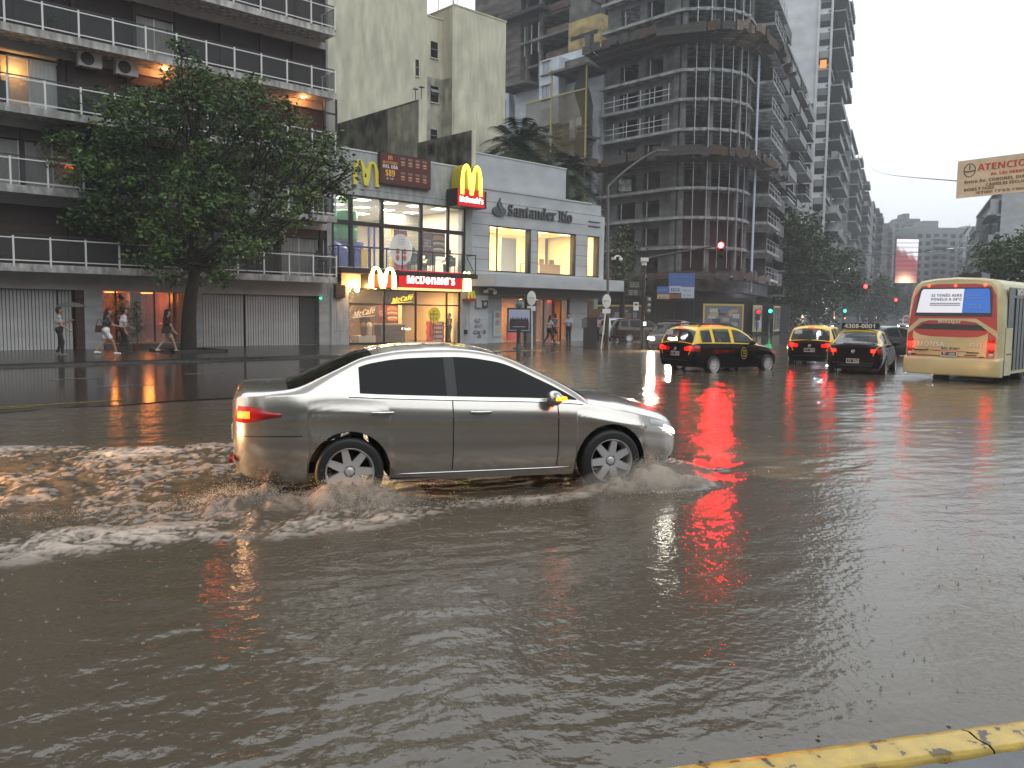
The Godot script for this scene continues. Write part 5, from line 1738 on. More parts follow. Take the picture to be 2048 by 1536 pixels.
	# tables upstairs
	for x in [19.9, 21.0, 22.0]:
		var tb := thing("cafe_table", "small dark table by the upper restaurant window", "table", av(x, -0.9, 3.86), face_turn(HEAD), "tables by the upper window")
		q = MB.new()
		q.lathe([Vector2(0.0, 0.70), Vector2(0.38, 0.70), Vector2(0.38, 0.73), Vector2(0.0, 0.73)], 20)
		part(tb, "top", q.mesh(), mat("table_pale", lin(0.4, 0.38, 0.34), 0.3))
		q = MB.new()
		q.lathe([Vector2(0.25, 0.0), Vector2(0.25, 0.02), Vector2(0.04, 0.04), Vector2(0.035, 0.7)], 12)
		part(tb, "leg", q.mesh(), black)
	# ---- lower storefront ----
	var lg := Node3D.new()
	lg.name = "shopfront_glazing"
	o.add_child(lg)
	for x in [15.02, 17.14, 19.14, 21.22, 22.09]:
		bx(lg, "mullion", black, Vector3(x - 0.035, 0.06, -0.14), Vector3(x + 0.035, 2.84, -0.04))
	for y in [2.10, 2.82]:
		bx(lg, "transom", black, Vector3(15.0, y - 0.03, -0.135), Vector3(22.1, y + 0.03, -0.045))
	bx(lg, "stall_riser", black, Vector3(15.0, 0.0, -0.14), Vector3(19.1, 0.16, -0.03))
	for g in [[15.05, 17.11], [17.17, 19.11], [21.25, 22.06]]:
		bx(lg, "pane", glass, Vector3(g[0], 0.16, -0.10), Vector3(g[1], 2.07, -0.09))
	for g in [[15.05, 17.11], [17.17, 19.11], [19.17, 21.19], [21.25, 22.06]]:
		bx(lg, "pane", glass, Vector3(g[0], 2.13, -0.10), Vector3(g[1], 2.79, -0.09))
	for d in [[19.19, 20.16], [20.22, 21.17]]:
		var leafd := Node3D.new()
		leafd.name = "glass_door"
		o.add_child(leafd, true)
		bx(leafd, "pane", glass, Vector3(d[0], 0.1, -0.10), Vector3(d[1], 2.06, -0.09))
		var hx: float = d[1] - 0.08 if d[0] < 20 else d[0] + 0.08
		bx(leafd, "pull_bar", mat("steel_bar", lin(0.5, 0.48, 0.44), 0.25, 0.9), Vector3(hx - 0.02, 0.4, -0.06), Vector3(hx + 0.02, 1.75, -0.02))
	# warm ceiling lamps below
	for p in [[15.7, -1.0], [16.6, -1.0], [17.6, -1.6], [18.6, -1.0], [19.8, -1.2], [20.9, -1.0], [16.2, -3.2], [18.2, -3.2], [20.2, -3.2]]:
		q = MB.new()
		q.lathe([Vector2(0.10, 0.0), Vector2(0.09, -0.03), Vector2(0.0, -0.03)], 14)
		part(o, "down_lamp", q.mesh(), glow("down_lamp_warm", Color(1.0, 0.8, 0.5), 16.0), Vector3(p[0], 2.948, p[1]))
	for k in 3:
		lamp_area(o, Vector3(15.9 + k * 2.4, 2.92, -1.9), Vector2(1.4, 2.6), Color(1.0, 0.74, 0.42), 30.0)
	# bright flood lamp over the left window
	bx(o, "sign_backboard", mat("backboard_warm", lin(0.62, 0.5, 0.36), 0.7), Vector3(14.55, 2.9, 0.0), Vector3(15.7, 3.75, 0.06))
	q = MB.new()
	q.lathe([Vector2(0.12, 0.0), Vector2(0.1, 0.06), Vector2(0.0, 0.07)], 14, Basis(Vector3.RIGHT, PI / 2))
	part(o, "flood_lamp", q.mesh(), glow("flood_lamp_glow", Color(1.0, 0.85, 0.6), 45.0), Vector3(15.3, 2.80, 0.28))
	lamp_omni(o, Vector3(15.3, 2.95, 0.42), Color(1.0, 0.78, 0.5), 2.2, 0.12)
	bx(o, "canopy_light_strip", glow("strip_lamp_warm", Color(1.0, 0.75, 0.48), 1.3), Vector3(17.4, 2.86, 0.25), Vector3(21.5, 2.96, 0.8))
	# counter, menu posters and lattice
	bx(o, "counter", rough_mat("counter_brown", lin(0.10, 0.06, 0.045), 0.4, Vector3(0.8, 0.8, 0.8), "blotch", 0.0), Vector3(17.5, 0.06, -1.5), Vector3(19.05, 1.02, -0.9))
	bx(o, "counter_top", mat("counter_top", lin(0.28, 0.24, 0.2), 0.3), Vector3(17.0, 1.02, -1.55), Vector3(19.12, 1.09, -0.85))
	bx(o, "white_column", mat("column_cream", lin(0.62, 0.54, 0.42), 0.6), Vector3(19.15, 0.06, -2.6), Vector3(19.75, 2.94, -2.2))
	for y in [0.35, 1.6]:
		bx(o, "column_slot", black, Vector3(19.4, y, -2.2), Vector3(19.48, y + 0.3, -2.19))
	burger_poster("red burger poster above the brown counter downstairs", av(18.45, -1.6, 1.10), 1.3, 1.0)
	for k in 5:
		var lt := MB.new()
		lt.bar(Vector3(15.05 + 0.0, 0.3 + k * 0.5, -0.5), Vector3(15.6, 1.1 + k * 0.45, -0.55), 0.05)
		lt.bar(Vector3(15.6, 0.2 + k * 0.5, -0.56), Vector3(15.05, 1.0 + k * 0.45, -0.5), 0.05)
		part(o, "lattice_bar", lt.mesh(), rough_mat("lattice_wood", lin(0.42, 0.22, 0.08), 0.5, Vector3(0.3, 0.3, 0.3), "blotch", 0.0))
	bx(o, "pastry_case", mat("pastry_case", lin(0.5, 0.4, 0.25), 0.3), Vector3(15.7, 0.06, -1.0), Vector3(16.5, 0.5, -0.5))
	# milkshake display: two cups and a cookie, cut from card
	var sd := thing("drinks_standee", "cardboard display of two tall iced drinks and a dark cookie", "display", av(16.2, -0.3, 0.5), face_turn(HEAD))
	for c in [[-0.15, lin(0.16, 0.06, 0.03)], [0.18, lin(0.6, 0.5, 0.38)]]:
		q = MB.new()
		q.lathe([Vector2(0.0, 0.0), Vector2(0.12, 0.0), Vector2(0.17, 0.45), Vector2(0.18, 0.5), Vector2(0.13, 0.6), Vector2(0.06, 0.68), Vector2(0.0, 0.7)], 16)
		part(sd, "drink_cup", q.mesh(), mat("cup_%d" % int(c[0] * 100 + 50), c[1], 0.4), Vector3(c[0], 0, 0))
	q = MB.new()
	q.lathe([Vector2(0.3, -0.03), Vector2(0.34, 0.0), Vector2(0.3, 0.03), Vector2(0.0, 0.04)], 20, Basis(Vector3.RIGHT, PI / 2))
	part(sd, "cookie", q.mesh(), mat("cookie_dark", lin(0.015, 0.01, 0.01), 0.5), Vector3(0.0, 0.75, -0.06))
	bx(sd, "plinth", mat("plinth_pale", lin(0.5, 0.42, 0.3), 0.5), Vector3(-0.5, -0.44, -0.12), Vector3(0.5, 0.0, 0.12))
	# red boxes stacked inside the door
	for i in 5:
		var crate := thing("red_box", "red printed carton, %s of the stack behind the glass door" % ["lowest", "second up", "middle one", "second from top", "topmost"][i], "box", av(20.95 + (i % 2) * 0.03, -0.75, 0.06 + i * 0.235), face_turn(HEAD), "stacked red cartons")
		bx(crate, "carton", mat("carton_red", lin(0.30, 0.03, 0.025), 0.6), Vector3(-0.42, 0.0, -0.25), Vector3(0.42, 0.225, 0.25))
		bx(crate, "pale_label", mat("label_pale", lin(0.5, 0.42, 0.36), 0.6), Vector3(-0.16, 0.05, 0.25), Vector3(0.3, 0.18, 0.255))
		bx(crate, "pale_label", M.label_pale, Vector3(-0.36, 0.07, 0.25), Vector3(-0.22, 0.17, 0.255))
	# lettering on the glass
	var neon := sign_box("neon_sign", "yellow neon script sign in the shopfront transom", av(18.35, -0.16, 2.35))
	bx(neon, "backing", mat("neon_backing", lin(0.05, 0.03, 0.02), 0.6), Vector3(-1.2, -0.22, -0.12), Vector3(0.76, 0.44, -0.09))
	script_word(neon, "McCafé", glow("neon_yellow", Color(1.0, 0.85, 0.10), 1.3), 1.3, 0.26)
	var vinyl := sign_box("window_lettering", "white script lettering on the left shop window", av(15.95, -0.06, 1.62))
	script_word(vinyl, "McCafé", mat("vinyl_white", lin(0.75, 0.7, 0.6), 0.5), 1.25, 0.3)
	# yellow round sticker on the door
	var yd := sign_box("door_sticker", "round yellow sticker on the glass door", av(20.35, -0.04, 1.58))
	q = MB.new()
	q.lathe([Vector2(0.42, -0.006), Vector2(0.42, 0.006), Vector2(0.0, 0.006)], 32, Basis(Vector3.RIGHT, PI / 2))
	part(yd, "disc", q.mesh(), mat("sticker_yellow", lin(0.80, 0.62, 0.03), 0.5))
	for t in [[0.2, 0.07, 0.3], [0.04, 0.09, 0.5], [-0.2, 0.13, 0.42]]:
		print_line(yd, "sticker_print", mat("dark_blue_ink", lin(0.02, 0.015, 0.06), 0.6), Vector3(0, t[0], 0.006), t[2], t[1], 0.0, 1)
	# ---- signs on the front ----
	var arch_glow := glow("arch_lamp_yellow", Color(1.0, 0.90, 0.30), 2.2)
	var arch_dim := mat("arch_yellow_unlit", lin(0.62, 0.55, 0.06), 0.4)
	var white_glow := glow("letter_lamp_white", Color(1.0, 0.97, 0.92), 1.6)
	var red_face := glow("sign_lamp_red", Color(0.72, 0.03, 0.05), 0.55)
	var s1 := sign_box("arch_sign", "unlit yellow double arch fixed to the grey parapet", av(15.95, 0.05, 7.92))
	arches(s1, "arches", arch_dim, Vector3.ZERO, 1.5, 1.22, 0.22, 0.12)
	# menu billboard
	var mb := sign_box("menu_billboard", "dark red menu billboard with white and orange lettering on the parapet", av(18.25, 0.06, 8.10))
	bx(mb, "case", mat("billboard_case", lin(0.03, 0.012, 0.01), 0.5), Vector3(-1.58, 0.0, 0.0), Vector3(1.58, 1.56, 0.22))
	bx(mb, "panel", mat("billboard_red", lin(0.085, 0.014, 0.012), 0.4), Vector3(-1.54, 0.08, 0.22), Vector3(1.54, 1.52, 0.232))
	arches(mb, "small_arches", mat("orange_ink", lin(0.62, 0.26, 0.05), 0.5), Vector3(-0.98, 1.22, 0.235), 0.26, 0.22, 0.045, 0.01)
	lettering(mb, "billboard_lettering", "McCOMBO", M.orange_ink, Vector3(-0.98, 1.08, 0.24), 0.13, 0.88, 0.01)
	lettering(mb, "billboard_lettering", "DEL DÍA", M.sign_white, Vector3(-0.98, 0.88, 0.24), 0.16, 0.9, 0.01)
	lettering(mb, "billboard_lettering", "$89", mat("price_yellow", lin(0.75, 0.42, 0.05), 0.5), Vector3(-0.98, 0.56, 0.24), 0.32, 0.56, 0.01)
	print_line(mb, "billboard_print", M.sign_white, Vector3(-0.98, 0.29, 0.232), 0.44, 0.085, 0.0, 2)
	for i in 4:
		for j in 2:
			var cx := -0.2 + i * 0.46
			for y in [1.40, 1.34]:
				print_line(mb, "billboard_print", mat("pale_ink", lin(0.45, 0.36, 0.32), 0.5), Vector3(cx, y - j * 0.72, 0.232), 0.28, 0.045, 0.0, 1)
			for b in 3:
				q = MB.new()
				q.lathe([Vector2(0.0, 0.012), Vector2(0.14, 0.01), Vector2(0.15, 0.0)], 12, Basis(Vector3.RIGHT, PI / 2))
				var pc := part(mb, "food_picture", q.mesh(), mat("food_%d" % b, [lin(0.40, 0.22, 0.1), lin(0.16, 0.05, 0.025), lin(0.45, 0.3, 0.16)][b], 0.5), Vector3(cx, 1.06 - j * 0.72 + b * 0.065, 0.235))
				pc.scale = Vector3(0.9, 0.32, 1)
	# blade sign projecting at the right
	var bl := sign_box("blade_sign", "lit yellow arches above a red box sign projecting from the corner", av(21.9, 0.7, 7.35))
	for z in [[0.36, 0.0], [-0.48, 0.0]]:
		pass
	arches(bl, "arches", arch_glow, Vector3(0.0, 0.62, 0.42), 1.5, 1.6, 0.21, 0.06)
	arches(bl, "arch_back", mat("arch_back_yellow", lin(0.42, 0.36, 0.03), 0.5), Vector3(0.08, 0.66, -0.48), 1.46, 1.56, 0.5, 0.88)
	bx(bl, "box", mat("blade_box_dark", lin(0.015, 0.012, 0.012), 0.5), Vector3(-0.95, 0.0, -0.5), Vector3(1.1, 0.92, 0.40))
	bx(bl, "red_face", red_face, Vector3(-0.92, 0.02, 0.40), Vector3(0.92, 0.90, 0.44))
	lettering(bl, "sign_lettering", "McDonald's", white_glow, Vector3(0.0, 0.36, 0.455), 0.3, 1.62, 0.02)
	bx(bl, "bracket", black, Vector3(0.2, 0.3, -0.7), Vector3(0.3, 0.4, -0.5))
	# fascia: arch box, long red box, end arches
	var fb := sign_box("arch_fascia", "glowing yellow arches on an orange box over the shop window", av(16.43, 0.1, 2.88))
	bx(fb, "box", mat("blade_box_dark", lin(0.015, 0.012, 0.012), 0.5), Vector3(-0.80, 0.0, 0.0), Vector3(0.94, 0.92, 0.70))
	bx(fb, "orange_face", glow("orange_sign_lamp", Color(0.85, 0.22, 0.03), 0.8), Vector3(-0.80, 0.06, 0.70), Vector3(0.80, 0.90, 0.74))
	arches(fb, "arches", glow("arch_lamp_hot", Color(1.0, 0.93, 0.55), 4.5), Vector3(0.0, 0.0, 0.745), 1.62, 1.06, 0.26, 0.06)
	lamp_omni(fb, Vector3(0.0, 0.45, 1.25), Color(1.0, 0.8, 0.35), 0.7, 0.4)
	var rb := sign_box("red_fascia", "long red box sign with white lettering over the entrance", av(19.44, 0.1, 2.98))
	bx(rb, "box", M.blade_box_dark, Vector3(-2.02, 0.0, 0.0), Vector3(2.02, 0.86, 0.72))
	bx(rb, "red_face", red_face, Vector3(-2.02, 0.0, 0.72), Vector3(2.02, 0.86, 0.76))
	lettering(rb, "sign_lettering", "McDonald's", white_glow, Vector3(0.0, 0.42, 0.775), 0.46, 3.1, 0.03)
	var eb := sign_box("end_arch_sign", "tall narrow glowing arches at the end of the red fascia", av(21.85, 0.3, 2.88))
	bx(eb, "orange_side", M.orange_sign_lamp, Vector3(-0.36, 0.08, -0.2), Vector3(-0.02, 0.86, 0.46))
	arches(eb, "arches", M.arch_lamp_hot, Vector3(0.1, 0.0, 0.4), 0.56, 1.06, 0.17, 0.08)
	var sb := sign_box("small_arch_sign", "small unlit yellow arches on a red base by the corner pier", av(22.62, 0.35, 2.35))
	bx(sb, "base", mat("sign_base_red", lin(0.25, 0.02, 0.02), 0.5), Vector3(-0.28, 0.0, -0.1), Vector3(0.28, 0.16, 0.1))
	arches(sb, "arches", arch_dim, Vector3(0.0, 0.16, -0.05), 0.48, 0.42, 0.08, 0.1)
	bx(sb, "bracket", black, Vector3(-0.4, 0.05, -0.3), Vector3(-0.28, 0.12, 0.0))
	# brown display box on the left pier, small call box at the right
	bx(o, "notice_case", mat("notice_brown", lin(0.035, 0.015, 0.012), 0.4), Vector3(14.12, 2.38, 0.05), Vector3(14.66, 3.0, 0.28))
	bx(o, "pier_joint", black, Vector3(14.12, 0.75, 0.049), Vector3(14.96, 0.762, 0.056))
	bx(o, "pier_joint", black, Vector3(14.30, 0.762, 0.049), Vector3(14.312, 2.36, 0.056))
	bx(o, "call_box", black, Vector3(22.35, 0.55, 0.05), Vector3(22.55, 0.78, 0.13))

func script_word(parent: Node3D, s: String, m: Material, w: float, h: float) -> void:   # slanted lettering with an underline flourish
	var l := lettering(parent, "script_lettering", s, m, Vector3(0, 0.05, 0), h, w, 0.02, 0.0, "Droid Serif", 700)
	l.basis = Basis(Vector3(l.scale.x, 0.18, 0), Vector3(0.28, 1, 0), Vector3(0, 0, 1))
	var q := MB.new()
	q.tube([Vector3(-w * 0.55, -h * 0.75, 0), Vector3(-w * 0.1, -h * 0.55, 0), Vector3(w * 0.5, -h * 0.35, 0)], 0.022, 0.012, 6)
	part(parent, "underline", q.mesh(), m)

func burger_poster(label: String, at: Vector3, w: float, h: float) -> void:
	var o := thing("burger_poster", label, "poster", at, face_turn(HEAD))
	bx(o, "sheet", mat("poster_dark_red", lin(0.10, 0.014, 0.01), 0.5), Vector3(-w / 2, 0, -0.03), Vector3(w / 2, h, 0.0))
	var cols := [lin(0.40, 0.17, 0.05), lin(0.06, 0.02, 0.012), lin(0.55, 0.42, 0.24), lin(0.35, 0.05, 0.03), lin(0.06, 0.02, 0.012), lin(0.6, 0.55, 0.42), lin(0.38, 0.16, 0.05)]
	for i in cols.size():
		var q := MB.new()
		var poly := PackedVector2Array()
		var hh := h * (0.14 if i > 0 else 0.2)
		for k in 20:
			var a := TAU * k / 20.0
			poly.append(Vector2(signf(cos(a)) * pow(absf(cos(a)), 0.7) * w * (0.26 - 0.01 * (i % 2)), sin(a) * hh * (0.55 if i > 0 else 1.0)))
		q.prism(poly, 0, 0.006 + i * 0.002)
		part(o, "burger_layer", q.mesh(), mat("burger_%d" % i, cols[i], 0.5), Vector3(w * 0.2, h * (0.72 - i * 0.085), 0.001))
	for t in [0.66, 0.54, 0.42]:
		print_line(o, "poster_print", mat("pale_ink", lin(0.45, 0.36, 0.32), 0.5), Vector3(-w * 0.3, h * t, 0.0), w * 0.3, h * 0.09, 0.0, 1)

func build_bank() -> void:
	var o := thing("bank_building", "pale grey bank branch with lit upper windows and a flat canopy", "building", av(0), face_turn(HEAD))
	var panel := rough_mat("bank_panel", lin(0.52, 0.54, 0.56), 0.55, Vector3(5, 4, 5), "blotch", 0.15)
	var joint := mat("dark_joint", lin(0.03, 0.03, 0.032), 0.9)  # near-black wall behind the open joints
	var dark := mat("black_frame", lin(0.012, 0.012, 0.013), 0.4)
	var x0 := 22.9
	var x1 := 33.7
	# core wall behind the panels, with openings left for the windows
	var wins := [[24.18, 27.48], [28.02, 31.38], [32.45, 33.58]]
	var wy0 := 4.10
	var wy1 := 6.64
	bx(o, "core_wall", joint, Vector3(x0, 3.2, -0.5), Vector3(x1, wy0, -0.03))
	bx(o, "core_wall", joint, Vector3(x0, wy1, -0.5), Vector3(x1, 8.6, -0.03))
	var piers := [[x0, 24.18], [27.48, 28.02], [31.38, 32.45], [33.58, x1]]
	for p in piers:
		bx(o, "core_wall", joint, Vector3(p[0], wy0, -0.5), Vector3(p[1], wy1, -0.03))
	# courses of panels with open joints
	var ys := [3.24, 4.08, 4.72, 5.37, 6.02, 6.66, 7.31, 7.96, 8.62]
	for i in ys.size() - 1:
		var a: float = ys[i] + 0.012
		var b: float = ys[i + 1] - 0.012
		if i >= 1 and i <= 4:
			for p in piers:
				bx(o, "wall_panel", panel, Vector3(p[0], a, -0.1), Vector3(p[1], b, 0.0 + 0.002 * (i % 2)))
		else:
			var cut := [x0, 26.5, 30.1, x1]
			for k in 3:
				bx(o, "wall_panel", panel, Vector3(cut[k] + 0.003, a, -0.1), Vector3(cut[k + 1] - 0.003, b, 0.0 + 0.002 * (k % 2)))
	bx(o, "roof_edge", panel, Vector3(x0, 8.62, -0.6), Vector3(x1 - 0.9, 8.72, 0.05))
	bx(o, "roof", panel, Vector3(x0, 8.4, -14), Vector3(x1, 8.5, -0.5))
	bx(o, "roof_room", panel, Vector3(22.95, 8.5, -12), Vector3(32.5, 11.0, -2.0))
	bx(o, "roof_room_edge", mat("coping_white", lin(0.5, 0.51, 0.52), 0.6), Vector3(22.9, 11.0, -12), Vector3(32.55, 11.06, -1.95))
	# rounded corner band and side wall
	var q := MB.new()
	for band in [[6.66, 7.96, 1.0], [3.24, 4.08, 1.0], [4.08, 6.66, 0.98]]:
		var pts := PackedVector3Array()
		for k in 13:
			var a := PI / 2 * k / 12.0
			for y in [band[0], band[1]]:
				pts.append(Vector3(x1 + sin(a) * 1.0, y, -1.0 + cos(a) * band[2]))
		q.grid(pts, 2, 13, true)
	part(o, "rounded_corner", q.mesh(), panel)
	q = MB.new()
	for y in [7.25, 7.55]:
		var ring := []
		for k in 13:
			var a := PI / 2 * k / 12.0
			ring.append(Vector3(x1 - 0.6 + sin(a) * 1.68 if k > 0 else x1 - 1.2, y, -1.0 + cos(a) * 1.04 if k > 0 else 0.03))
		q.tube(ring, 0.03, 0.03, 6)
	part(o, "corner_moulding", q.mesh(), joint)
	bx(o, "side_wall", panel, Vector3(x1 + 0.6, 0.0, -14), Vector3(x1 + 1.0, 7.96, -1.0))
	# upper room seen through the glass
	var warm := mat("bank_room_white", lin(0.72, 0.68, 0.58), 0.8)
	bx(o, "room_floor", warm, Vector3(x0 + 0.1, 3.95, -7), Vector3(x1, 4.05, -0.5))
	bx(o, "room_ceiling", warm, Vector3(x0 + 0.1, 6.85, -7), Vector3(x1, 6.95, -0.5))
	bx(o, "room_back", warm, Vector3(x0 + 0.1, 4.05, -5.1), Vector3(x1, 6.85, -5.0))
	bx(o, "room_end", warm, Vector3(x0 + 0.1, 4.05, -5.0), Vector3(x0 + 0.2, 6.85, -0.5))
	bx(o, "room_end", warm, Vector3(x1 + 0.3, 4.05, -5.0), Vector3(x1 + 0.4, 6.85, -0.5))
	bx(o, "room_partition", mat("partition_pale", lin(0.6, 0.62, 0.62), 0.7), Vector3(26.2, 4.05, -1.3), Vector3(27.45, 6.2, -1.2))
	bx(o, "room_partition", mat("partition_yellow", lin(0.62, 0.5, 0.26), 0.7), Vector3(24.2, 4.05, -2.6), Vector3(26.2, 5.3, -2.5))
	for w in wins:
		var wn2 := Node3D.new()
		wn2.name = "window"
		o.add_child(wn2, true)
		bx(wn2, "pane", pane("clear_glass", Color(0.8, 0.85, 0.85), 0.08), Vector3(w[0], wy0, -0.2), Vector3(w[1], wy1, -0.19))
		for e in [[w[0], w[0] + 0.04], [w[1] - 0.04, w[1]]]:
			bx(wn2, "frame", dark, Vector3(e[0], wy0, -0.24), Vector3(e[1], wy1, 0.012))
		for e in [[wy0, wy0 + 0.04], [wy1 - 0.04, wy1]]:
			bx(wn2, "frame", dark, Vector3(w[0] + 0.04, e[0], -0.24), Vector3(w[1] - 0.04, e[1], 0.012))
		if w[0] < 25:
			bx(wn2, "mullion", dark, Vector3(24.92, wy0 + 0.04, -0.23), Vector3(24.97, wy1 - 0.04, -0.15))
	for x in [24.8, 26.6, 28.6, 30.4, 32.6]:
		bx(o, "ceiling_lamp", glow("bank_lamp_white", Color(1.0, 0.9, 0.7), 4.0), Vector3(x - 0.5, 6.82, -2.3), Vector3(x + 0.5, 6.848, -1.9))
	lamp_area(o, Vector3(25.6, 6.78, -2.2), Vector2(2.4, 2.0), Color(1.0, 0.90, 0.68), 30.0)
	lamp_area(o, Vector3(29.8, 6.78, -2.2), Vector2(2.6, 2.0), Color(1.0, 0.84, 0.56), 50.0)
	lamp_area(o, Vector3(32.9, 6.78, -1.6), Vector2(0.8, 1.0), Color(1.0, 0.82, 0.55), 10.0)
	for d in [[28.3, 4.05], [29.4, 4.05], [30.3, 4.05], [24.3, 4.05]]:
		var dk := thing("office_desk", "pale office desk just inside the upper bank windows", "desk", av(d[0] + 0.4, -1.4, d[1]), face_turn(HEAD), "desks in the bank office")
		bx(dk, "top", mat("desk_wood", lin(0.42, 0.26, 0.12), 0.5), Vector3(-0.5, 0.70, -0.35), Vector3(0.5, 0.74, 0.35))
		bx(dk, "modesty_panel", M.desk_wood, Vector3(-0.46, 0.1, 0.28), Vector3(0.46, 0.69, 0.31))
		for x in [-0.46, 0.43]:
			bx(dk, "leg", dark, Vector3(x, 0.0, -0.3), Vector3(x + 0.03, 0.70, -0.26))
		bx(dk, "monitor", mat("monitor_grey", lin(0.25, 0.2, 0.16), 0.4), Vector3(-0.2, 0.78, -0.05), Vector3(0.22, 1.06, -0.01))
	# canopy
	var cq := MB.new()
	cq.prism(PackedVector2Array([Vector2(22.75, 0.0), Vector2(23.7, 1.2), Vector2(33.6, 1.2), Vector2(34.7, 1.2), Vector2(34.7, 0.0)]), -3.88, -3.2, Transform3D(Basis(Vector3.RIGHT, PI / 2), Vector3.ZERO))
	part(o, "canopy", cq.mesh(), panel)
	bx(o, "canopy_slot", dark, Vector3(33.14, 3.2, 1.198), Vector3(33.24, 3.88, 1.206))
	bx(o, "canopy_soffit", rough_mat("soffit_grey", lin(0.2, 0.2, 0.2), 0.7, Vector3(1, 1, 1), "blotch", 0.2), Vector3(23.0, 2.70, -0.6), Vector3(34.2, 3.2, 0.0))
	# ground floor: pale panels, lit lobby, doors
	bx(o, "ground_panel", panel, Vector3(22.78, -0.1, -0.6), Vector3(24.16, 1.36, -0.005))
	bx(o, "ground_panel", panel, Vector3(22.78, 1.385, -0.6), Vector3(24.16, 2.30, -0.003))
	bx(o, "ground_panel", panel, Vector3(22.92, 2.32, -0.6), Vector3(24.16, 3.2, -0.006))
	bx(o, "ground_panel", panel, Vector3(24.2, -0.1, -1.2), Vector3(25.88, 2.7, -0.75))
	bx(o, "ground_panel", panel, Vector3(31.74, -0.1, -1.2), Vector3(33.4, 0.85, -0.75))
	bx(o, "ground_panel", panel, Vector3(31.74, 0.87, -1.2), Vector3(33.4, 1.72, -0.753))
	bx(o, "ground_panel", panel, Vector3(31.74, 1.74, -1.2), Vector3(33.4, 2.7, -0.75))
	bx(o, "pier", rough_mat("grey_pier", lin(0.16, 0.16, 0.16), 0.6, Vector3(1, 1, 1), "blotch", 0.2), Vector3(27.95, -0.1, -1.2), Vector3(28.76, 2.7, -0.75))
	var lob := mat("bank_lobby_wall", lin(0.58, 0.44, 0.26), 0.7)
	bx(o, "lobby_floor", rough_mat("lobby_floor", lin(0.42, 0.33, 0.22), 0.2, Vector3(1, 1, 1), "blotch", 0.0), Vector3(25.8, -0.05, -6), Vector3(33, 0.02, -0.8))
	bx(o, "lobby_back", lob, Vector3(25.8, 0.0, -4.6), Vector3(33, 2.7, -4.5))
	bx(o, "lobby_ceiling", lob, Vector3(25.8, 2.6, -4.6), Vector3(33, 2.69, -0.8))
	bx(o, "lobby_end", lob, Vector3(33.0, 0.0, -4.6), Vector3(33.1, 2.7, -1.2))
	var redm := mat("lobby_red", lin(0.5, 0.025, 0.015), 0.4)
	bx(o, "red_portal", redm, Vector3(30.6, 0.02, -1.9), Vector3(31.25, 2.55, -1.6))
	bx(o, "red_counter", redm, Vector3(28.9, 0.02, -3.6), Vector3(30.2, 1.0, -3.2))
	bx(o, "wood_leaf", mat("wood_leaf", lin(0.30, 0.17, 0.07), 0.4), Vector3(29.7, 0.02, -1.3), Vector3(30.2, 2.55, -1.22))
	for x in [25.9, 27.9, 28.8, 29.5, 30.3, 31.05, 31.68]:
		bx(o, "door_frame", dark, Vector3(x - 0.035, 0.0, -0.92), Vector3(x + 0.035, 2.6, -0.84))
	for g in [[25.94, 27.86], [28.84, 29.46], [29.54, 30.26], [31.09, 31.64]]:
		bx(o, "glass_leaf", pane("clear_glass", Color(0.8, 0.85, 0.85), 0.08), Vector3(g[0], 0.02, -0.885), Vector3(g[1], 2.58, -0.875))
	bx(o, "door_head", dark, Vector3(25.88, 2.58, -0.93), Vector3(31.72, 2.70, -0.83))
	lamp_area(o, Vector3(27.0, 2.55, -2.2), Vector2(1.6, 1.6), Color(1.0, 0.72, 0.38), 8.0)
	lamp_area(o, Vector3(29.9, 2.55, -2.4), Vector2(2.0, 1.8), Color(1.0, 0.66, 0.32), 11.0)
	for x in [26.6, 28.9, 30.0]:
		bx(o, "ceiling_lamp", glow("lobby_down_lamp", Color(1.0, 0.75, 0.45), 8.0), Vector3(x - 0.12, 2.585, -2.3), Vector3(x + 0.12, 2.598, -2.06))
	# lettering and flame
	var sg := sign_box("bank_lettering", "grey raised bank name with flame emblem on the upper wall", av(0, 0.02, 0))
	var grey := rough_mat("letter_grey", lin(0.095, 0.10, 0.105), 0.5, Vector3(0.5, 0.5, 0.5), "blotch", 0.0)
	lettering(sg, "letters", "Santander Río", grey, Vector3(28.24, 7.62, 0.06), 0.62, 5.35, 0.1, 0.0, "Droid Serif")
	var fl := MB.new()
	var lower := PackedVector2Array()
	for k in 24:
		var a := TAU * k / 24.0
		lower.append(Vector2(24.87 + cos(a) * 0.52, 7.48 + sin(a) * 0.28))
	fl.prism(lower, 0.01, 0.10)
	part(sg, "flame_base", fl.mesh(), grey)
	fl = MB.new()
	fl.prism(PackedVector2Array([Vector2(24.78, 7.66), Vector2(24.70, 7.86), Vector2(24.80, 8.02), Vector2(24.92, 8.24), Vector2(24.90, 8.05), Vector2(25.02, 7.88), Vector2(25.10, 7.72), Vector2(25.12, 7.58), Vector2(24.95, 7.50)]), 0.02, 0.13)
	part(sg, "flame", fl.mesh(), grey)
	fl = MB.new()
	fl.bar(Vector3(24.76, 7.85, 0.13), Vector3(25.02, 7.42, 0.13), 0.07, 0.02)
	part(sg, "flame_line", fl.mesh(), panel)
	# numbers and graffiti on the corner panel
	bx(o, "house_number_plate", mat("plate_black", lin(0.015, 0.015, 0.016), 0.5), Vector3(23.62, 2.02, 0.0), Vector3(24.02, 2.42, 0.14))
	print_line(o, "house_number", mat("plate_white", lin(0.62, 0.62, 0.6), 0.4), Vector3(23.82, 2.22, 0.14), 0.22, 0.22, 0.0, 1)
	bx(o, "junction_box", panel, Vector3(23.16, 2.02, 0.0), Vector3(23.56, 2.36, 0.16))
	var gb := mat("graffiti_black", lin(0.03, 0.03, 0.035), 0.7)
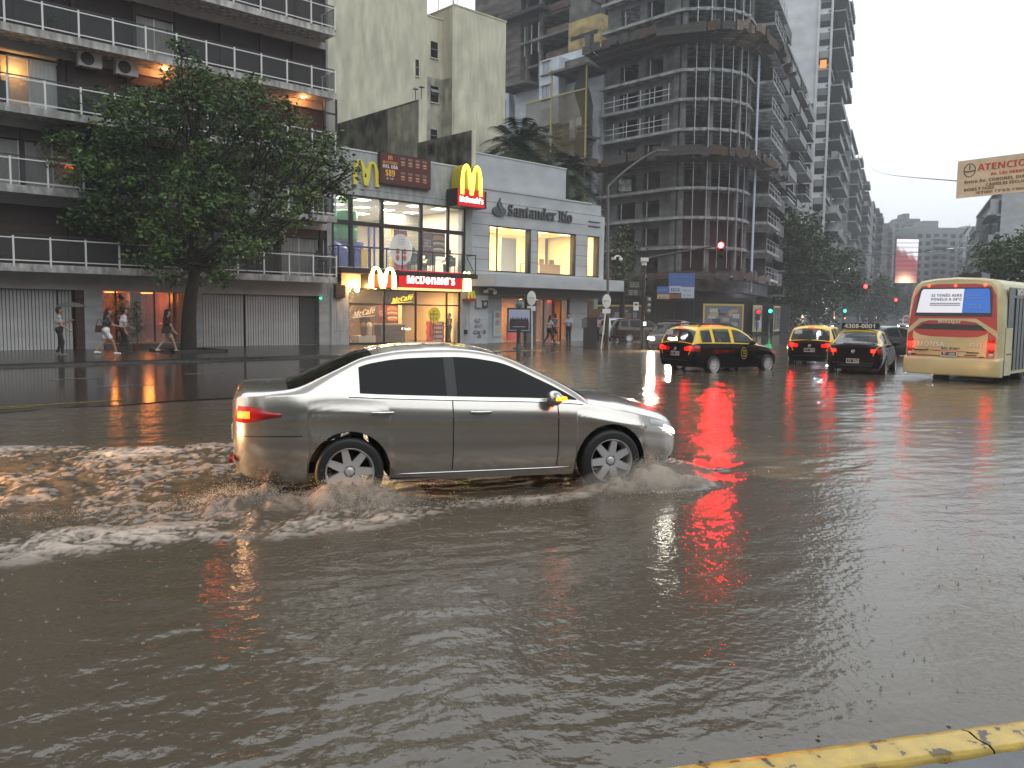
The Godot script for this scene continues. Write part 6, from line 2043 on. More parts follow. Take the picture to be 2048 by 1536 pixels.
	var gu := mat("graffiti_blue", lin(0.10, 0.13, 0.24), 0.7)
	var r := RandomNumberGenerator.new()
	r.seed = 5
	for g in [[23.35, 1.25, 0.28, gu], [23.3, 0.95, 0.2, gu], [23.6, 0.98, 0.2, gu], [23.2, 0.62, 0.22, gb], [23.5, 0.6, 0.2, gb], [23.85, 0.64, 0.24, gb], [23.5, 0.38, 0.2, gb]]:
		var gq := MB.new()
		var pp := []
		for k in 22:
			var a: float = k * (0.35 + 0.5 * r.randf()) + g[0] * 7.0
			pp.append(Vector3(g[0] + cos(a) * g[2] * r.randf_range(0.5, 1.0), g[1] + sin(a) * g[2] * 0.5, 0.001))
		gq.tube(pp, 0.007, 0.007, 4)
		part(o, "graffiti_stroke", gq.mesh(), g[3])
	# poster at the left of the lobby
	var po := thing("bank_poster", "pale blue poster with round pictures by the bank lobby", "poster", av(25.5, -0.7, 0.35), face_turn(HEAD))
	bx(po, "sheet", mat("poster_pale_blue", lin(0.38, 0.46, 0.52), 0.5), Vector3(-0.32, 0, -0.02), Vector3(0.32, 1.5, 0.02))
	for c in [[1.25, lin(0.45, 0.2, 0.16)], [0.8, lin(0.4, 0.25, 0.25)], [0.35, lin(0.5, 0.4, 0.12)]]:
		var pq := MB.new()
		pq.lathe([Vector2(0.17, 0.0), Vector2(0.17, 0.01), Vector2(0.0, 0.01)], 18, Basis(Vector3.RIGHT, PI / 2))
		part(po, "picture", pq.mesh(), mat("poster_dot_%d" % int(c[0] * 100), c[1], 0.6), Vector3(0.0, c[0], 0.018))
	# dome cameras
	for c in [[34.9, 0.6, 5.3, "white dome camera on a curved arm beyond the bank corner"], [24.2, 0.35, 2.9, "small white camera under the bank canopy edge"]]:
		var cm := thing("security_camera", c[3], "camera", av(c[0], c[1], c[2]), face_turn(HEAD), "security cameras on the bank")
		var white := mat("camera_white", lin(0.65, 0.65, 0.64), 0.4)
		var aq := MB.new()
		var arm := []
		for k in 8:
			var a := PI * 0.9 * k / 7.0
			arm.append(Vector3(-0.45 + 0.3 - cos(a) * 0.3, 0.05 + sin(a) * 0.14, 0))
		aq.tube(arm, 0.05, 0.05, 8)
		part(cm, "arm", aq.mesh(), white)
		aq = MB.new()
		aq.lathe([Vector2(0.0, 0.1), Vector2(0.11, 0.09), Vector2(0.13, 0.0), Vector2(0.1, -0.1), Vector2(0.0, -0.15)], 14)
		part(cm, "dome", aq.mesh(), white, Vector3(0.14, 0.0, 0))
		bx(cm, "bracket", white, Vector3(-0.5, -0.05, -0.25), Vector3(-0.4, 0.1, 0.05))

# ---------- what stands behind the two low buildings ----------
func build_backdrop() -> void:
	var turn := face_turn(HEAD)
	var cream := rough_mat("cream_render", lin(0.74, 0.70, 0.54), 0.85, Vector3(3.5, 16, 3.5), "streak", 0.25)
	var shade := rough_mat("stained_beige_render", lin(0.55, 0.52, 0.41), 0.85, Vector3(2.5, 6, 2.5), "stain", 0.25)  # beige paint, darker than the cream walls by its own colour
	var dark := mat("dark_window_glass", lin(0.010, 0.012, 0.014), 0.04)
	var frame := mat("window_frame_grey", lin(0.2, 0.2, 0.2), 0.6)
	# mossy party walls between the restaurant and the bank
	var moss := rough_mat("mossy_stained_wall", lin(0.22, 0.21, 0.17), 0.9, Vector3(3.0, 6.0, 3.0), "heavy", 0.6)
	var pw := thing("party_wall", "black and mossy stepped party wall above the restaurant roof", "wall", av(23.0), turn)
	bx(pw, "near_wall", moss, Vector3(-0.12, 8.6, -5.0), Vector3(0.12, 11.7, -0.05))
	bx(pw, "end_face", cream, Vector3(-0.13, 8.5, -0.05), Vector3(0.13, 11.72, 0.01))
	bx(pw, "far_wall", moss, Vector3(-0.12, 8.5, -16.0), Vector3(0.12, 14.2, -5.0))
	bx(pw, "far_end_face", cream, Vector3(-0.13, 11.7, -5.0), Vector3(0.13, 14.22, -4.85))
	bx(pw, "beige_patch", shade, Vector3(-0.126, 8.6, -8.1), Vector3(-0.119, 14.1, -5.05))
	for z in [-6.2, -5.6]:
		var q := MB.new()
		q.tube([Vector3(0.6, 12.0, z), Vector3(0.6, 15.2, z)], 0.035, 0.035, 6)
		q.lathe([Vector2(0.2, 0.0), Vector2(0.02, 0.14)], 10, Basis(), Vector3(0.6, 15.15, z))
		part(pw, "vent_pipe", q.mesh(), frame)
	# cream blind-walled building
	var cb := thing("cream_building", "tall cream building with blank walls and few small windows", "building", av(0, -14.0), turn)
	bx(cb, "blind_wall", cream, Vector3(8.0, 0, -8), Vector3(29.28, 34, 0.0))
	bx(cb, "return_wall", cream, Vector3(29.29, 0, -8), Vector3(30.38, 33.95, -0.05))
	bx(cb, "recess_wall", cream, Vector3(30.39, 0, -8), Vector3(31.85, 23.05, -0.1))
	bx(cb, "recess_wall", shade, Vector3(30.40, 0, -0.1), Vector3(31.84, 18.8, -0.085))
	bx(cb, "front_wing", cream, Vector3(31.86, 0, -8.5), Vector3(36.9, 23.8, 1.25))
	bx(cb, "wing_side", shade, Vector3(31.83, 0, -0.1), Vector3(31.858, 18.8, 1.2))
	for c in [[30.36, 31.88, 23.05, -8.0, -0.05], [31.8, 36.96, 23.8, -8.5, 1.3]]:
		bx(cb, "coping", cream, Vector3(c[0], c[2], c[3]), Vector3(c[1], c[2] + 0.1, c[4]))
	for w in [[30.75, 20.2, 0.62, 1.15], [29.35, 18.6, 0.3, 1.15], [30.75, 17.05, 0.7, 1.15], [30.75, 14.2, 0.6, 0.9]]:
		var z := -0.08 if w[0] > 30 else -0.045
		var n := Node3D.new()
		n.name = "window"
		cb.add_child(n, true)
		bx(n, "pane", dark, Vector3(w[0], w[1], z), Vector3(w[0] + w[2], w[1] + w[3], z + 0.01))
		bx(n, "frame", frame, Vector3(w[0] - 0.04, w[1] + w[3] * 0.5, z), Vector3(w[0] + w[2] + 0.04, w[1] + w[3] * 0.54, z + 0.05))
		bx(n, "sill", cream, Vector3(w[0] - 0.06, w[1] - 0.07, z), Vector3(w[0] + w[2] + 0.06, w[1], z + 0.1))
	var hop := bx(cb, "hopper_sash", frame, Vector3(30.73, 17.7, -0.06), Vector3(31.47, 18.15, -0.03))
	hop.rotation_degrees.x = -32
	var pq := MB.new()
	pq.tube([Vector3(31.78, 8, 1.2), Vector3(31.78, 24.6, 1.2)], 0.07, 0.07, 6)
	part(cb, "down_pipe", pq.mesh(), cream)
	for x in [32.5, 34.4, 36.3]:
		bx(cb, "roof_rail_post", frame, Vector3(x, 23.8, -4), Vector3(x + 0.05, 27.6, -3.95))
	bx(cb, "roof_rail", frame, Vector3(32.5, 27.55, -4), Vector3(36.35, 27.6, -3.95))
	# blue-white apartment house with netted balconies, on the side street
	var base := on_ground(1345, 668)
	var st := face_turn(137.0)
	var w9 := thing("blue_white_building", "pale blue white building with netted balconies on the side street", "building", base, st)
	var pale := rough_mat("pale_blue_render", lin(0.68, 0.71, 0.78), 0.8, Vector3(4, 3, 4), "blotch", 0.2)
	var conc := rough_mat("old_concrete", lin(0.20, 0.19, 0.175), 0.85, Vector3(5, 4, 5), "stain", 0.5)
	bx(w9, "main_wall", pale, Vector3(-19.4, 0, -9), Vector3(-9.6, 25.0, -0.8))
	var gab := MB.new()
	gab.prism(PackedVector2Array([Vector2(-19.4, 25.0), Vector2(-9.2, 25.0), Vector2(-9.2, 28.6), Vector2(-19.3, 28.7)]), -9, -2.2)
	part(w9, "upper_wall", gab.mesh(), pale)
	bx(w9, "stair_tower", pale, Vector3(-17.4, 21.0, -2.2), Vector3(-14.6, 27.6, 0.35))
	bx(w9, "penthouse", conc, Vector3(-14.58, 25.6, -4.0), Vector3(-9.9, 27.2, -0.5))
	for y in [26.1, 23.7]:
		var n := Node3D.new()
		n.name = "window"
		w9.add_child(n, true)
		bx(n, "pane", mat("curtained_glass", lin(0.24, 0.26, 0.3), 0.2), Vector3(-16.9, y, 0.35), Vector3(-15.8, y + 1.3, 0.37))
		for e in [[-16.98, -16.88], [-16.39, -16.33], [-15.84, -15.74]]:
			bx(n, "frame", pale, Vector3(e[0], y, 0.36), Vector3(e[1], y + 1.3, 0.42))
		bx(n, "sill", conc, Vector3(-17.1, y - 0.12, 0.35), Vector3(-15.65, y, 0.55))
		bx(n, "hood", pale, Vector3(-17.1, y + 1.3, 0.35), Vector3(-15.65, y + 1.42, 0.6))
	var net := pane("ochre_net", Color(0.4, 0.34, 0.16), 0.28, 0.9)
	var rail := mat("pale_rail", lin(0.4, 0.4, 0.38), 0.5)
	for k in 7:
		var y := 2.6 + k * 2.72
		bx(w9, "floor_slab", conc, Vector3(-22.5, y - 0.15, -0.8), Vector3(-9.9, y + 0.1, 1.1))
		bx(w9, "dark_opening", dark, Vector3(-22.3, y + 0.1, -0.78), Vector3(-10.0, y + 2.5, -0.74))
		for x in [-21.8, -19.0, -16.3, -13.2, -10.1]:
			bx(w9, "pier", pale, Vector3(x - 0.35, y + 0.1, -0.76), Vector3(x + 0.35, y + 2.57, -0.3))
		for x in [-20.4, -17.6, -14.8, -11.7]:
			var n := Node3D.new()
			n.name = "window"
			w9.add_child(n, true)
			for dx in [-0.9, 0.0, 0.9]:
				bx(n, "frame", rail, Vector3(x + dx - 0.04, y + 0.1, -0.72), Vector3(x + dx + 0.04, y + 2.1, -0.66))
			bx(n, "head", pale, Vector3(x - 1.05, y + 2.1, -0.74), Vector3(x + 1.05, y + 2.57, -0.5))
		for h in [0.55, 1.0]:
			bx(w9, "balcony_rail", rail, Vector3(-22.4, y + h, 1.02), Vector3(-9.95, y + h + 0.06, 1.08))
	bx(w9, "balcony_net", net, Vector3(-18.4, 14.5, 1.2), Vector3(-10.0, 23.4, 1.23))
	for x in [-14.7, -10.0]:
		bx(w9, "net_pole", mat("yellow_net_pole", lin(0.35, 0.3, 0.08), 0.6), Vector3(x, 12, 1.25), Vector3(x + 0.12, 26.0, 1.37))
	bx(w9, "net_pole", M.yellow_net_pole, Vector3(-18.4, 23.3, 1.25), Vector3(-9.9, 23.42, 1.37))
	for r in [[-22.8, -18.2, 25.75], [-14.75, -9.8, 25.8]]:
		bx(w9, "roof_slab", conc, Vector3(r[0], r[2] - 0.25, -1.2), Vector3(r[1], r[2], 1.6))
	bx(w9, "roof_wing", pale, Vector3(-22.4, 21, -4), Vector3(-19.0, 25.5, -0.9))
	bx(w9, "chimney", conc, Vector3(-12.4, 27.2, -1.6), Vector3(-11.7, 29.4, -1.0))
	bx(w9, "washing", mat("washing_white", lin(0.7, 0.7, 0.68), 0.8), Vector3(-12.4, 20.0, 0.95), Vector3(-11.9, 20.8, 0.98))
	bx(w9, "washing", M.washing_white, Vector3(-11.6, 20.1, 0.95), Vector3(-10.8, 20.9, 0.98))
	bx(w9, "lit_window", glow("far_window_lamp", Color(1.0, 0.6, 0.3), 0.6), Vector3(-11.2, 11.6, -0.73), Vector3(-10.6, 12.2, -0.70))
	var nb := thing("pale_neighbour_building", "narrow pale blue house behind the palm tree", "building", base, st)
	bx(nb, "wall", pale, Vector3(-27.5, 0, -9), Vector3(-22.9, 26.6, -0.5))
	bx(nb, "porthole", dark, Vector3(-26.0, 24.8, -0.5), Vector3(-25.4, 25.6, -0.45))
	bx(nb, "down_pipe", conc, Vector3(-23.6, 14, -0.5), Vector3(-23.5, 25, -0.4))
	# unfinished brick tower behind
	var bt := thing("brick_tower", "unfinished brown brick tower with open concrete balconies behind", "building", base, st)
	var brick := rough_mat("brown_block_wall", lin(0.17, 0.145, 0.13), 0.9, Vector3(6, 3, 6), "stain", 0.6)
	bx(bt, "core", brick, Vector3(-40, 0, -30), Vector3(-31.2, 52, -10))
	bx(bt, "core", mat("opening_shade", lin(0.02, 0.018, 0.017), 0.9), Vector3(-31.2, 0, -30), Vector3(-13.0, 52, -13.5))  # shading inside the open floors is put into this near-black
	# block courses proud of the wall, laid in strips
	for k in 18:
		var y := 28.0 + k * 1.02
		for j in 4:
			bx(bt, "block_course", brick, Vector3(-39.9 + j * 2.18, y + 0.03, -10), Vector3(-37.78 + j * 2.18, y + 0.98, -9.95 - 0.02 * ((k + j) % 3)))
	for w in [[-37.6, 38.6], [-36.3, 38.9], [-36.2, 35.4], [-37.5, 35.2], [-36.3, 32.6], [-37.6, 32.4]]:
		bx(bt, "wall_opening", M.opening_shade, Vector3(w[0], w[1], -9.96), Vector3(w[0] + 0.95, w[1] + 0.55, -9.90))  # plates drawn as holes, the dark inside put into their colour
	for k in 9:
		var y := 26.2 + k * 2.75
		bx(bt, "floor_slab", conc, Vector3(-31.2, y, -13.6), Vector3(-20.0, y + 0.3, -9.8 if k % 2 else -10.6))
		bx(bt, "balcony_parapet", rough_mat("rust_brick", lin(0.16, 0.10, 0.08), 0.9, Vector3(4, 2, 4), "stain", 0.5), Vector3(-27.2, y + 0.3, -10.6), Vector3(-23.6, y + 1.15, -10.4))
		for x in [-31.0, -28.6, -23.6]:
			bx(bt, "column", conc, Vector3(x, y + 0.3, -11.0), Vector3(x + 0.45, y + 2.75, -10.5))
	for x in [-30.6, -29.4, -28.2]:
		bx(bt, "steel_prop", rail, Vector3(x, 33.1, -10.1), Vector3(x + 0.08, 36.6, -10.0))
	bx(bt, "pale_wall", conc, Vector3(-23.2, 26, -13), Vector3(-20.2, 52, -10.3))
	bx(bt, "roof_awning", mat("dark_tarp", lin(0.03, 0.03, 0.03), 0.9), Vector3(-34.0, 37.6, -10.2), Vector3(-26.5, 38.0, -8.6))
	# yellow billboard-like wall box
	var yb := thing("yellow_gable", "faded yellow rendered wall with one dark slit on the roof", "wall", base, st)
	var ym := rough_mat("faded_yellow_render", lin(0.52, 0.40, 0.17), 0.85, Vector3(5, 4, 5), "stain", 0.3)
	bx(yb, "wall", ym, Vector3(-22.9, 28, -12), Vector3(-18.0, 35.1, -9.7))
	bx(yb, "slit", M.opening_shade, Vector3(-22.5, 33.0, -9.7), Vector3(-18.4, 33.45, -9.66))  # slit laid on as a near-black strip that stands for shadow

# ---------- concrete frame of a building under construction, round the corner ----------
func build_corner_site() -> void:
	var P := on_ground(1345, 668)
	var P3 := on_ground(1490, 668)
	var ul := along(137.0)
	var ur := along(25.0)
	var nr := outward(25.0)
	var nl := outward(137.0)
	var o := thing("concrete_building", "raw concrete building under construction with rounded corner and open floors", "building", P)
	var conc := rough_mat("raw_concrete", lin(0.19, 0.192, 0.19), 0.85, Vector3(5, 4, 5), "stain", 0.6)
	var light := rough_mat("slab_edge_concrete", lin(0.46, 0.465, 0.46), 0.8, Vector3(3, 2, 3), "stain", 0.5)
	var deep := mat("opening_shade", lin(0.02, 0.018, 0.017), 0.9)  # near-black with the shading of openings in its colour
	var steel := mat("galvanised_tube", lin(0.36, 0.37, 0.38), 0.4, 0.7)
	var L := P3 - P
	# plan of the rounded corner, relative to P: an arc bulging towards the crossing
	var arc := []
	var mid := L * 0.5
	var out := Vector3(L.z, 0, -L.x).normalized()
	if out.z < 0: out = -out
	for k in 17:
		var t := k / 16.0
		arc.append(L * t + out * (1.9 * (1.0 - pow(2 * t - 1, 2.0))))
	var plan := func(inset: float) -> PackedVector2Array:
		var poly := PackedVector2Array()
		var pts := [-ul * 9.4 - nl * 14.0, -ul * 9.4 - nl * inset, ul * -0.9 - nl * inset]
		for a in arc:
			pts.append(a - out * inset)
		pts.append_array([L + ur * 16.0 - nr * inset, L + ur * 16.0 - nr * 14.0])
		for p in pts:
			poly.append(Vector2(p.x, -p.z))
		return poly
	var flat := Transform3D(Basis(Vector3.RIGHT, -PI / 2), Vector3.ZERO)
	var levels := [5.35, 7.95, 10.6, 13.2, 15.8, 18.35, 20.95, 23.5, 26.1, 28.7, 31.3, 33.9]
	var slabq := MB.new()
	slabq.prism(plan.call(0.0), -0.26, 0.0, flat)
	var slab_mesh := slabq.mesh()
	var core := MB.new()
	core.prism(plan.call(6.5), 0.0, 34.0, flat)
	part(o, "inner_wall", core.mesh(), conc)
	var colq := MB.new()
	colq.lathe([Vector2(0.27, 0.0), Vector2(0.27, 2.4)], 14)
	var colm := colq.mesh()
	for i in levels.size():
		var y: float = levels[i]
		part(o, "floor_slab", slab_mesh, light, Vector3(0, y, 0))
		if i == levels.size() - 1: break
		var h: float = levels[i + 1] - y - 0.26
		# columns round the curve
		for k in [1, 5, 11, 15]:
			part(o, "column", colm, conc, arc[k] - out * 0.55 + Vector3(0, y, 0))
		# left facade: wall with two openings per floor
		var wl := Node3D.new()
		wl.name = "side_wall"
		o.add_child(wl, true)
		wl.position = Vector3(0, y, 0)
		wl.rotation_degrees.y = face_turn(137.0)
		var cut := [[-9.3, -7.65], [-5.4, -4.55], [-2.55, -1.2]]
		for c in cut:
			bx(wl, "pier", conc, Vector3(c[0], 0, -1.2), Vector3(c[1], h, -0.9))
		for c in [[-7.65, -5.4], [-4.55, -2.55]]:
			bx(wl, "spandrel", conc, Vector3(c[0], 0, -1.19), Vector3(c[1], 0.25, -0.92))
			bx(wl, "lintel", conc, Vector3(c[0], h - 0.55, -1.19), Vector3(c[1], h, -0.92))
			bx(wl, "prop", steel, Vector3(c[0] + 0.4, 0.25, -1.1), Vector3(c[0] + 0.46, h - 0.55, -1.04))
		bx(wl, "corner_column", conc, Vector3(-0.9, 0, -0.9), Vector3(-0.35, h, -0.35))
		if i in [5, 6]:
			for e in [0.5, 1.0]:
				bx(wl, "guard_rail", steel, Vector3(-9.3, e, -0.08), Vector3(-1.0, e + 0.05, -0.03))
			for k in 6:
				bx(wl, "guard_post", steel, Vector3(-9.2 + k * 1.6, 0, -0.08), Vector3(-9.14 + k * 1.6, 1.5, -0.02))
		# right facade: balconies running up the street
		var wr := Node3D.new()
		wr.name = "street_balcony"
		o.add_child(wr, true)
		wr.position = L + Vector3(0, y, 0)
		wr.rotation_degrees.y = face_turn(25.0)
		bx(wr, "balcony_slab", light, Vector3(0.3, -0.25, 0.0), Vector3(8.6, 0.0, 1.7))
		bx(wr, "end_upstand", light, Vector3(8.0, 0.0, 0.0), Vector3(15.8, 0.06, 1.2))
		bx(wr, "parapet", conc, Vector3(9.0, -0.3, 1.1), Vector3(15.5, 1.0, 1.25))
		bx(wr, "partition", conc, Vector3(8.6, 0.0, -3.0), Vector3(8.85, h, 0.4))
		bx(wr, "back_wall", conc, Vector3(4.0, 0.0, -1.6), Vector3(8.6, h, -1.4))
		for k in 5:
			bx(wr, "guard_post", steel, Vector3(0.5 + k * 1.9, 0, 1.6), Vector3(0.56 + k * 1.9, 1.05, 1.66))
		for e in [0.55, 1.02]:
			bx(wr, "guard_rail", steel, Vector3(0.4, e, 1.61), Vector3(8.5, e + 0.05, 1.65))
		# dark red boarding behind the lower curve
		if i < 3:
			var bd := MB.new()
			var pp := PackedVector3Array()
			for k in 13:
				for yy in [0.0, h]:
					pp.append(arc[2 + k] - out * 1.6 + Vector3(0, y + yy, 0))
			bd.grid(pp, 2, 13)
			part(o, "boarding", bd.mesh(), rough_mat("dark_red_boarding", lin(0.045, 0.022, 0.02), 0.8, Vector3(0.5, 3, 0.5), "stain", 0.4))
	# steel tubes standing round the curve
	for k in [2, 4, 6, 8, 10, 12]:
		var q := MB.new()
		var a: Vector3 = arc[k] + out * 0.12
		q.tube([a + Vector3(0, 6.0, 0), a + Vector3(0, 34, 0)], 0.04, 0.04, 6)
		for y in levels:
			q.box(a + Vector3(0, y - 0.12, 0), Vector3(0.18, 0.1, 0.18))
		part(o, "scaffold_tube", q.mesh(), steel)
	for k in 4:
		var q := MB.new()
		var a: Vector3 = L + nr * 0.2 + ur * (-0.2 + k * 0.22) + out * 0.25
		q.tube([a + Vector3(0, 4.0, 0), a + Vector3(0, 26.5, 0)], 0.065, 0.065, 6)
		part(o, "drain_pipe", q.mesh(), mat("pale_pipe", lin(0.42, 0.46, 0.55), 0.4))
	# catch platforms of weathered boards
	var boards := [rough_mat("rusty_board", lin(0.13, 0.075, 0.05), 0.85, Vector3(0.8, 0.8, 0.8), "stain", 0.5), rough_mat("grey_board", lin(0.10, 0.09, 0.08), 0.85, Vector3(0.8, 0.8, 0.8), "stain", 0.5), rough_mat("pale_board", lin(0.30, 0.22, 0.16), 0.85, Vector3(0.8, 0.8, 0.8), "stain", 0.5)]
	var r := RandomNumberGenerator.new()
	r.seed = 31
	for lv in [[26.1, 0.75, 2.4], [15.95, 0.35, 2.2], [5.5, 0.12, 1.6]]:
		var edge := []
		for k in 9:
			edge.append([-ul * 9.4 + ul * (k * 1.06), nl])
		for k in range(1, 16):
			edge.append([arc[k], out])
		for k in 9:
			edge.append([L + ur * (0.4 + k * 1.2), nr])
		for k in edge.size() - 1:
			var a: Vector3 = edge[k][0]
			var b: Vector3 = edge[k + 1][0]
			var na: Vector3 = edge[k][1]
			var nb: Vector3 = edge[k + 1][1]
			var y0: float = lv[0] - 0.5
			var tilt: float = lv[1] + r.randf_range(-0.15, 0.15)
			var reach: float = lv[2] * r.randf_range(0.85, 1.1)
			var p := [a + Vector3(0, y0, 0), b + Vector3(0, y0, 0), b + nb * reach + Vector3(0, y0 + tilt, 0), a + na * reach + Vector3(0, y0 + tilt, 0)]
			var m: Material = boards[r.randi() % 2]
			if lv[0] > 20 and k > 12 and k < 24: m = boards[2] if r.randf() < 0.65 else boards[0]
			for s in 3:      # three planks to a bay
				var q := MB.new()
				var f0 := s / 3.0 + 0.015
				var f1 := (s + 1) / 3.0 - 0.015
				var w := [p[0].lerp(p[3], f0), p[1].lerp(p[2], f0), p[1].lerp(p[2], f1), p[0].lerp(p[3], f1)]
				var d := Vector3(0, -0.06, 0)
				q.quad(w[0], w[1], w[2], w[3])
				q.quad(w[3] + d, w[2] + d, w[1] + d, w[0] + d)
				q.quad(w[3], w[2], w[2] + d, w[3] + d)
				q.quad(w[0] + d, w[1] + d, w[1], w[0])
				part(o, "catch_platform_plank", q.mesh(), m)
			var fb := MB.new()      # upright toe board
			fb.quad(p[3] + Vector3(0, -0.25, 0), p[2] + Vector3(0, -0.25, 0), p[2] + Vector3(0, 0.55 * r.randf_range(0.6, 1.2), 0), p[3] + Vector3(0, 0.55 * r.randf_range(0.5, 1.2), 0))
			part(o, "toe_board", fb.mesh(), m)
	# dark sagging net at the left end
	var nq := MB.new()
	var npts := PackedVector3Array()
	for i in 12:
		for j in 6:
			npts.append(-ul * (9.6 + j * 0.35 + 0.3 * sin(i * 0.9)) + nl * (1.0 + 0.25 * sin(i * 1.3 + j)) + Vector3(0, 25.5 - i * 0.95, 0))
	nq.grid(npts, 6, 12)
	part(o, "debris_net", nq.mesh(), mat("dark_tarp", lin(0.03, 0.03, 0.03), 0.9))
	# pale loose sheet on the left side
	bx(o, "loose_sheet", light, -ul * 6.2 + Vector3(-0.5, 13.3, 0.6), -ul * 6.2 + Vector3(0.7, 14.4, 0.7))
	# first floor band over the hoarding
	var fbq := MB.new()
	fbq.prism(plan.call(0.3), 3.9, 5.05, flat)
	part(o, "fascia_beam", fbq.mesh(), conc)
	var gq := MB.new()
	gq.prism(plan.call(1.5), 0.0, 3.9, flat)
	part(o, "ground_wall", gq.mesh(), rough_mat("ground_boarding", lin(0.09, 0.075, 0.062), 0.8, Vector3(0.4, 3, 0.4), "stain", 0.4))
	# ---- hoarding and posters ----
	var hb := thing("site_hoarding", "dark site hoarding along the pavement below the concrete building", "hoarding", P)
	var hm := mat("hoarding_black", lin(0.018, 0.018, 0.019), 1.0)
	hm.metallic_specular = 0.15
	var hpts := [-ul * 14.0 + nl * 2.2, ul * -0.3 + nl * 2.2 ]
	for k in [1, 4, 8, 12, 15]:
		hpts.append(arc[k] + out * 1.9)
	hpts.append(L + ur * 14.0 + nr * 2.4)
	for k in hpts.size() - 1:
		var a: Vector3 = hpts[k]
		var b: Vector3 = hpts[k + 1]
		var n := maxi(1, int(a.distance_to(b) / 1.22))
		for j in n:
			var q := MB.new()
			var p0 := a.lerp(b, float(j) / n)
			var p1 := a.lerp(b, (j + 0.97) / n)
			q.bar(p0 + Vector3(0, 1.5, 0), p1 + Vector3(0, 1.5, 0), 0.06, 2.9)
			part(hb, "board", q.mesh(), hm)
	var frame_y := mat("poster_frame_yellow", lin(0.42, 0.31, 0.06), 0.9)
	var put := func(called: String, label: String, a: Vector3, b: Vector3, y0: float, y1: float, cols: Array, sd: int) -> void:
		var c := (a + b) * 0.5
		var d := (b - a)
		var t := thing(called, label, "poster", P + c, rad_to_deg(atan2(-d.z, d.x)))
		var w := d.length()
		bx(t, "backing", frame_y, Vector3(-w / 2, y0, 0.06), Vector3(w / 2, y1, 0.10))
		bx(t, "sheet", mat("%s_sheet_%d" % [called, sd], cols[0], 1.0), Vector3(-w / 2 + 0.15, y0 + 0.12, 0.10), Vector3(w / 2 - 0.15, y1 - 0.15, 0.108))
		(M["%s_sheet_%d" % [called, sd]] as StandardMaterial3D).metallic_specular = 0.1
		var rr := RandomNumberGenerator.new()
		rr.seed = sd
		for i in 26:
			var cx := rr.randf_range(-w / 2 + 0.5, w / 2 - 0.5)
			var cy := rr.randf_range(y0 + 0.35, y1 - 0.4)
			var s := Vector2(rr.randf_range(0.15, 0.4), rr.randf_range(0.1, 0.3))
			var ci := 1 + rr.randi() % (cols.size() - 1)
			bx(t, "print_patch", mat("%s_ink_%d_%d" % [called, sd, ci], cols[ci], 1.0), Vector3(cx - s.x, cy - s.y, 0.108), Vector3(cx + s.x, cy + s.y, 0.110 + i * 0.0006))
	var mix := [lin(0.15, 0.14, 0.15), lin(0.30, 0.24, 0.14), lin(0.10, 0.12, 0.18), lin(0.34, 0.32, 0.30), lin(0.25, 0.12, 0.08), lin(0.05, 0.05, 0.06)]
	put.call("street_poster", "wide crowded poster in a yellow frame on the hoarding corner", arc[1] + out * 3.1, arc[8] + out * 2.6, 0.35, 2.75, mix, 4)
	put.call("street_poster", "tall poster of small pale portraits in a yellow frame", arc[11] + out * 2.2, arc[15] + out * 2.2, 0.3, 2.7, [lin(0.28, 0.28, 0.3), lin(0.38, 0.38, 0.42), lin(0.1, 0.1, 0.13), lin(0.2, 0.2, 0.22)], 6)
	put.call("street_poster", "narrow dark poster beside the portraits on the street hoarding", L + ur * 0.6 + nr * 2.4, L + ur * 5.0 + nr * 2.4, 0.3, 2.7, [lin(0.08, 0.07, 0.07), lin(0.16, 0.13, 0.12), lin(0.05, 0.05, 0.06)], 8)
	put.call("street_poster", "long dark group poster on the side street hoarding", -ul * 9.0 + nl * 2.3, -ul * 1.6 + nl * 2.3, 0.3, 2.6, [lin(0.07, 0.06, 0.065), lin(0.16, 0.12, 0.11), lin(0.22, 0.2, 0.2), lin(0.1, 0.05, 0.04)], 11)
	# ---- building company boards ----
	var fx := at_depth(1350, 570, 72.5)
	var bdw := func(called: String, label: String, px0: float, px1: float, py0: float, py1: float, m: Material, txt: String, ink: Material, z: float) -> void:
		var a := at_depth(px0, py0, 72.5)
		var b := at_depth(px1, py1, 72.5)
		var t := thing(called, label, "sign", Vector3((a.x + b.x) / 2, minf(a.y, b.y), -72.5 + z), -8.0, "boards of the building companies")
		var w := absf(b.x - a.x)
		var h := absf(b.y - a.y)
		bx(t, "board", m, Vector3(-w / 2, 0, -0.06), Vector3(w / 2, h, 0.0))
		bx(t, "batten", hm, Vector3(-0.05, -0.2, -0.12), Vector3(0.05, h, -0.06))
		if txt != "":
			lettering(t, "board_lettering", txt, ink, Vector3(0, h * 0.45, 0.012), h * 0.5, w * 0.75, 0.01)
		else:
			for k in maxi(1, int(h / 0.45)):
				print_line(t, "board_print", ink, Vector3(-w * 0.05, h - 0.3 - k * 0.42, 0.0), w * 0.62, 0.14, 0.0, 2, 0.01)
	var blue := mat("board_blue", lin(0.055, 0.12, 0.32), 0.5)
	var pale := mat("board_pale", lin(0.42, 0.46, 0.52), 0.5)
	var navy := mat("board_navy", lin(0.04, 0.05, 0.18), 0.5)
	bdw.call("company_board", "tall blue works board lettered in pale lines", 1338, 1388, 546, 598, blue, "", mat("board_faint", lin(0.14, 0.2, 0.36), 0.5), 0.0)
	bdw.call("company_board", "blue board with a pale diamond beside the white one", 1314, 1338, 573, 587, blue, "", pale, 0.05)
	bdw.call("company_board", "white board with dark blue letters below the blue board", 1338, 1362, 572, 586, pale, "SICA", navy, 0.12)
	bdw.call("company_board", "white and navy board at the right of the group", 1363, 1387, 574, 596, pale, "", navy, 0.12)
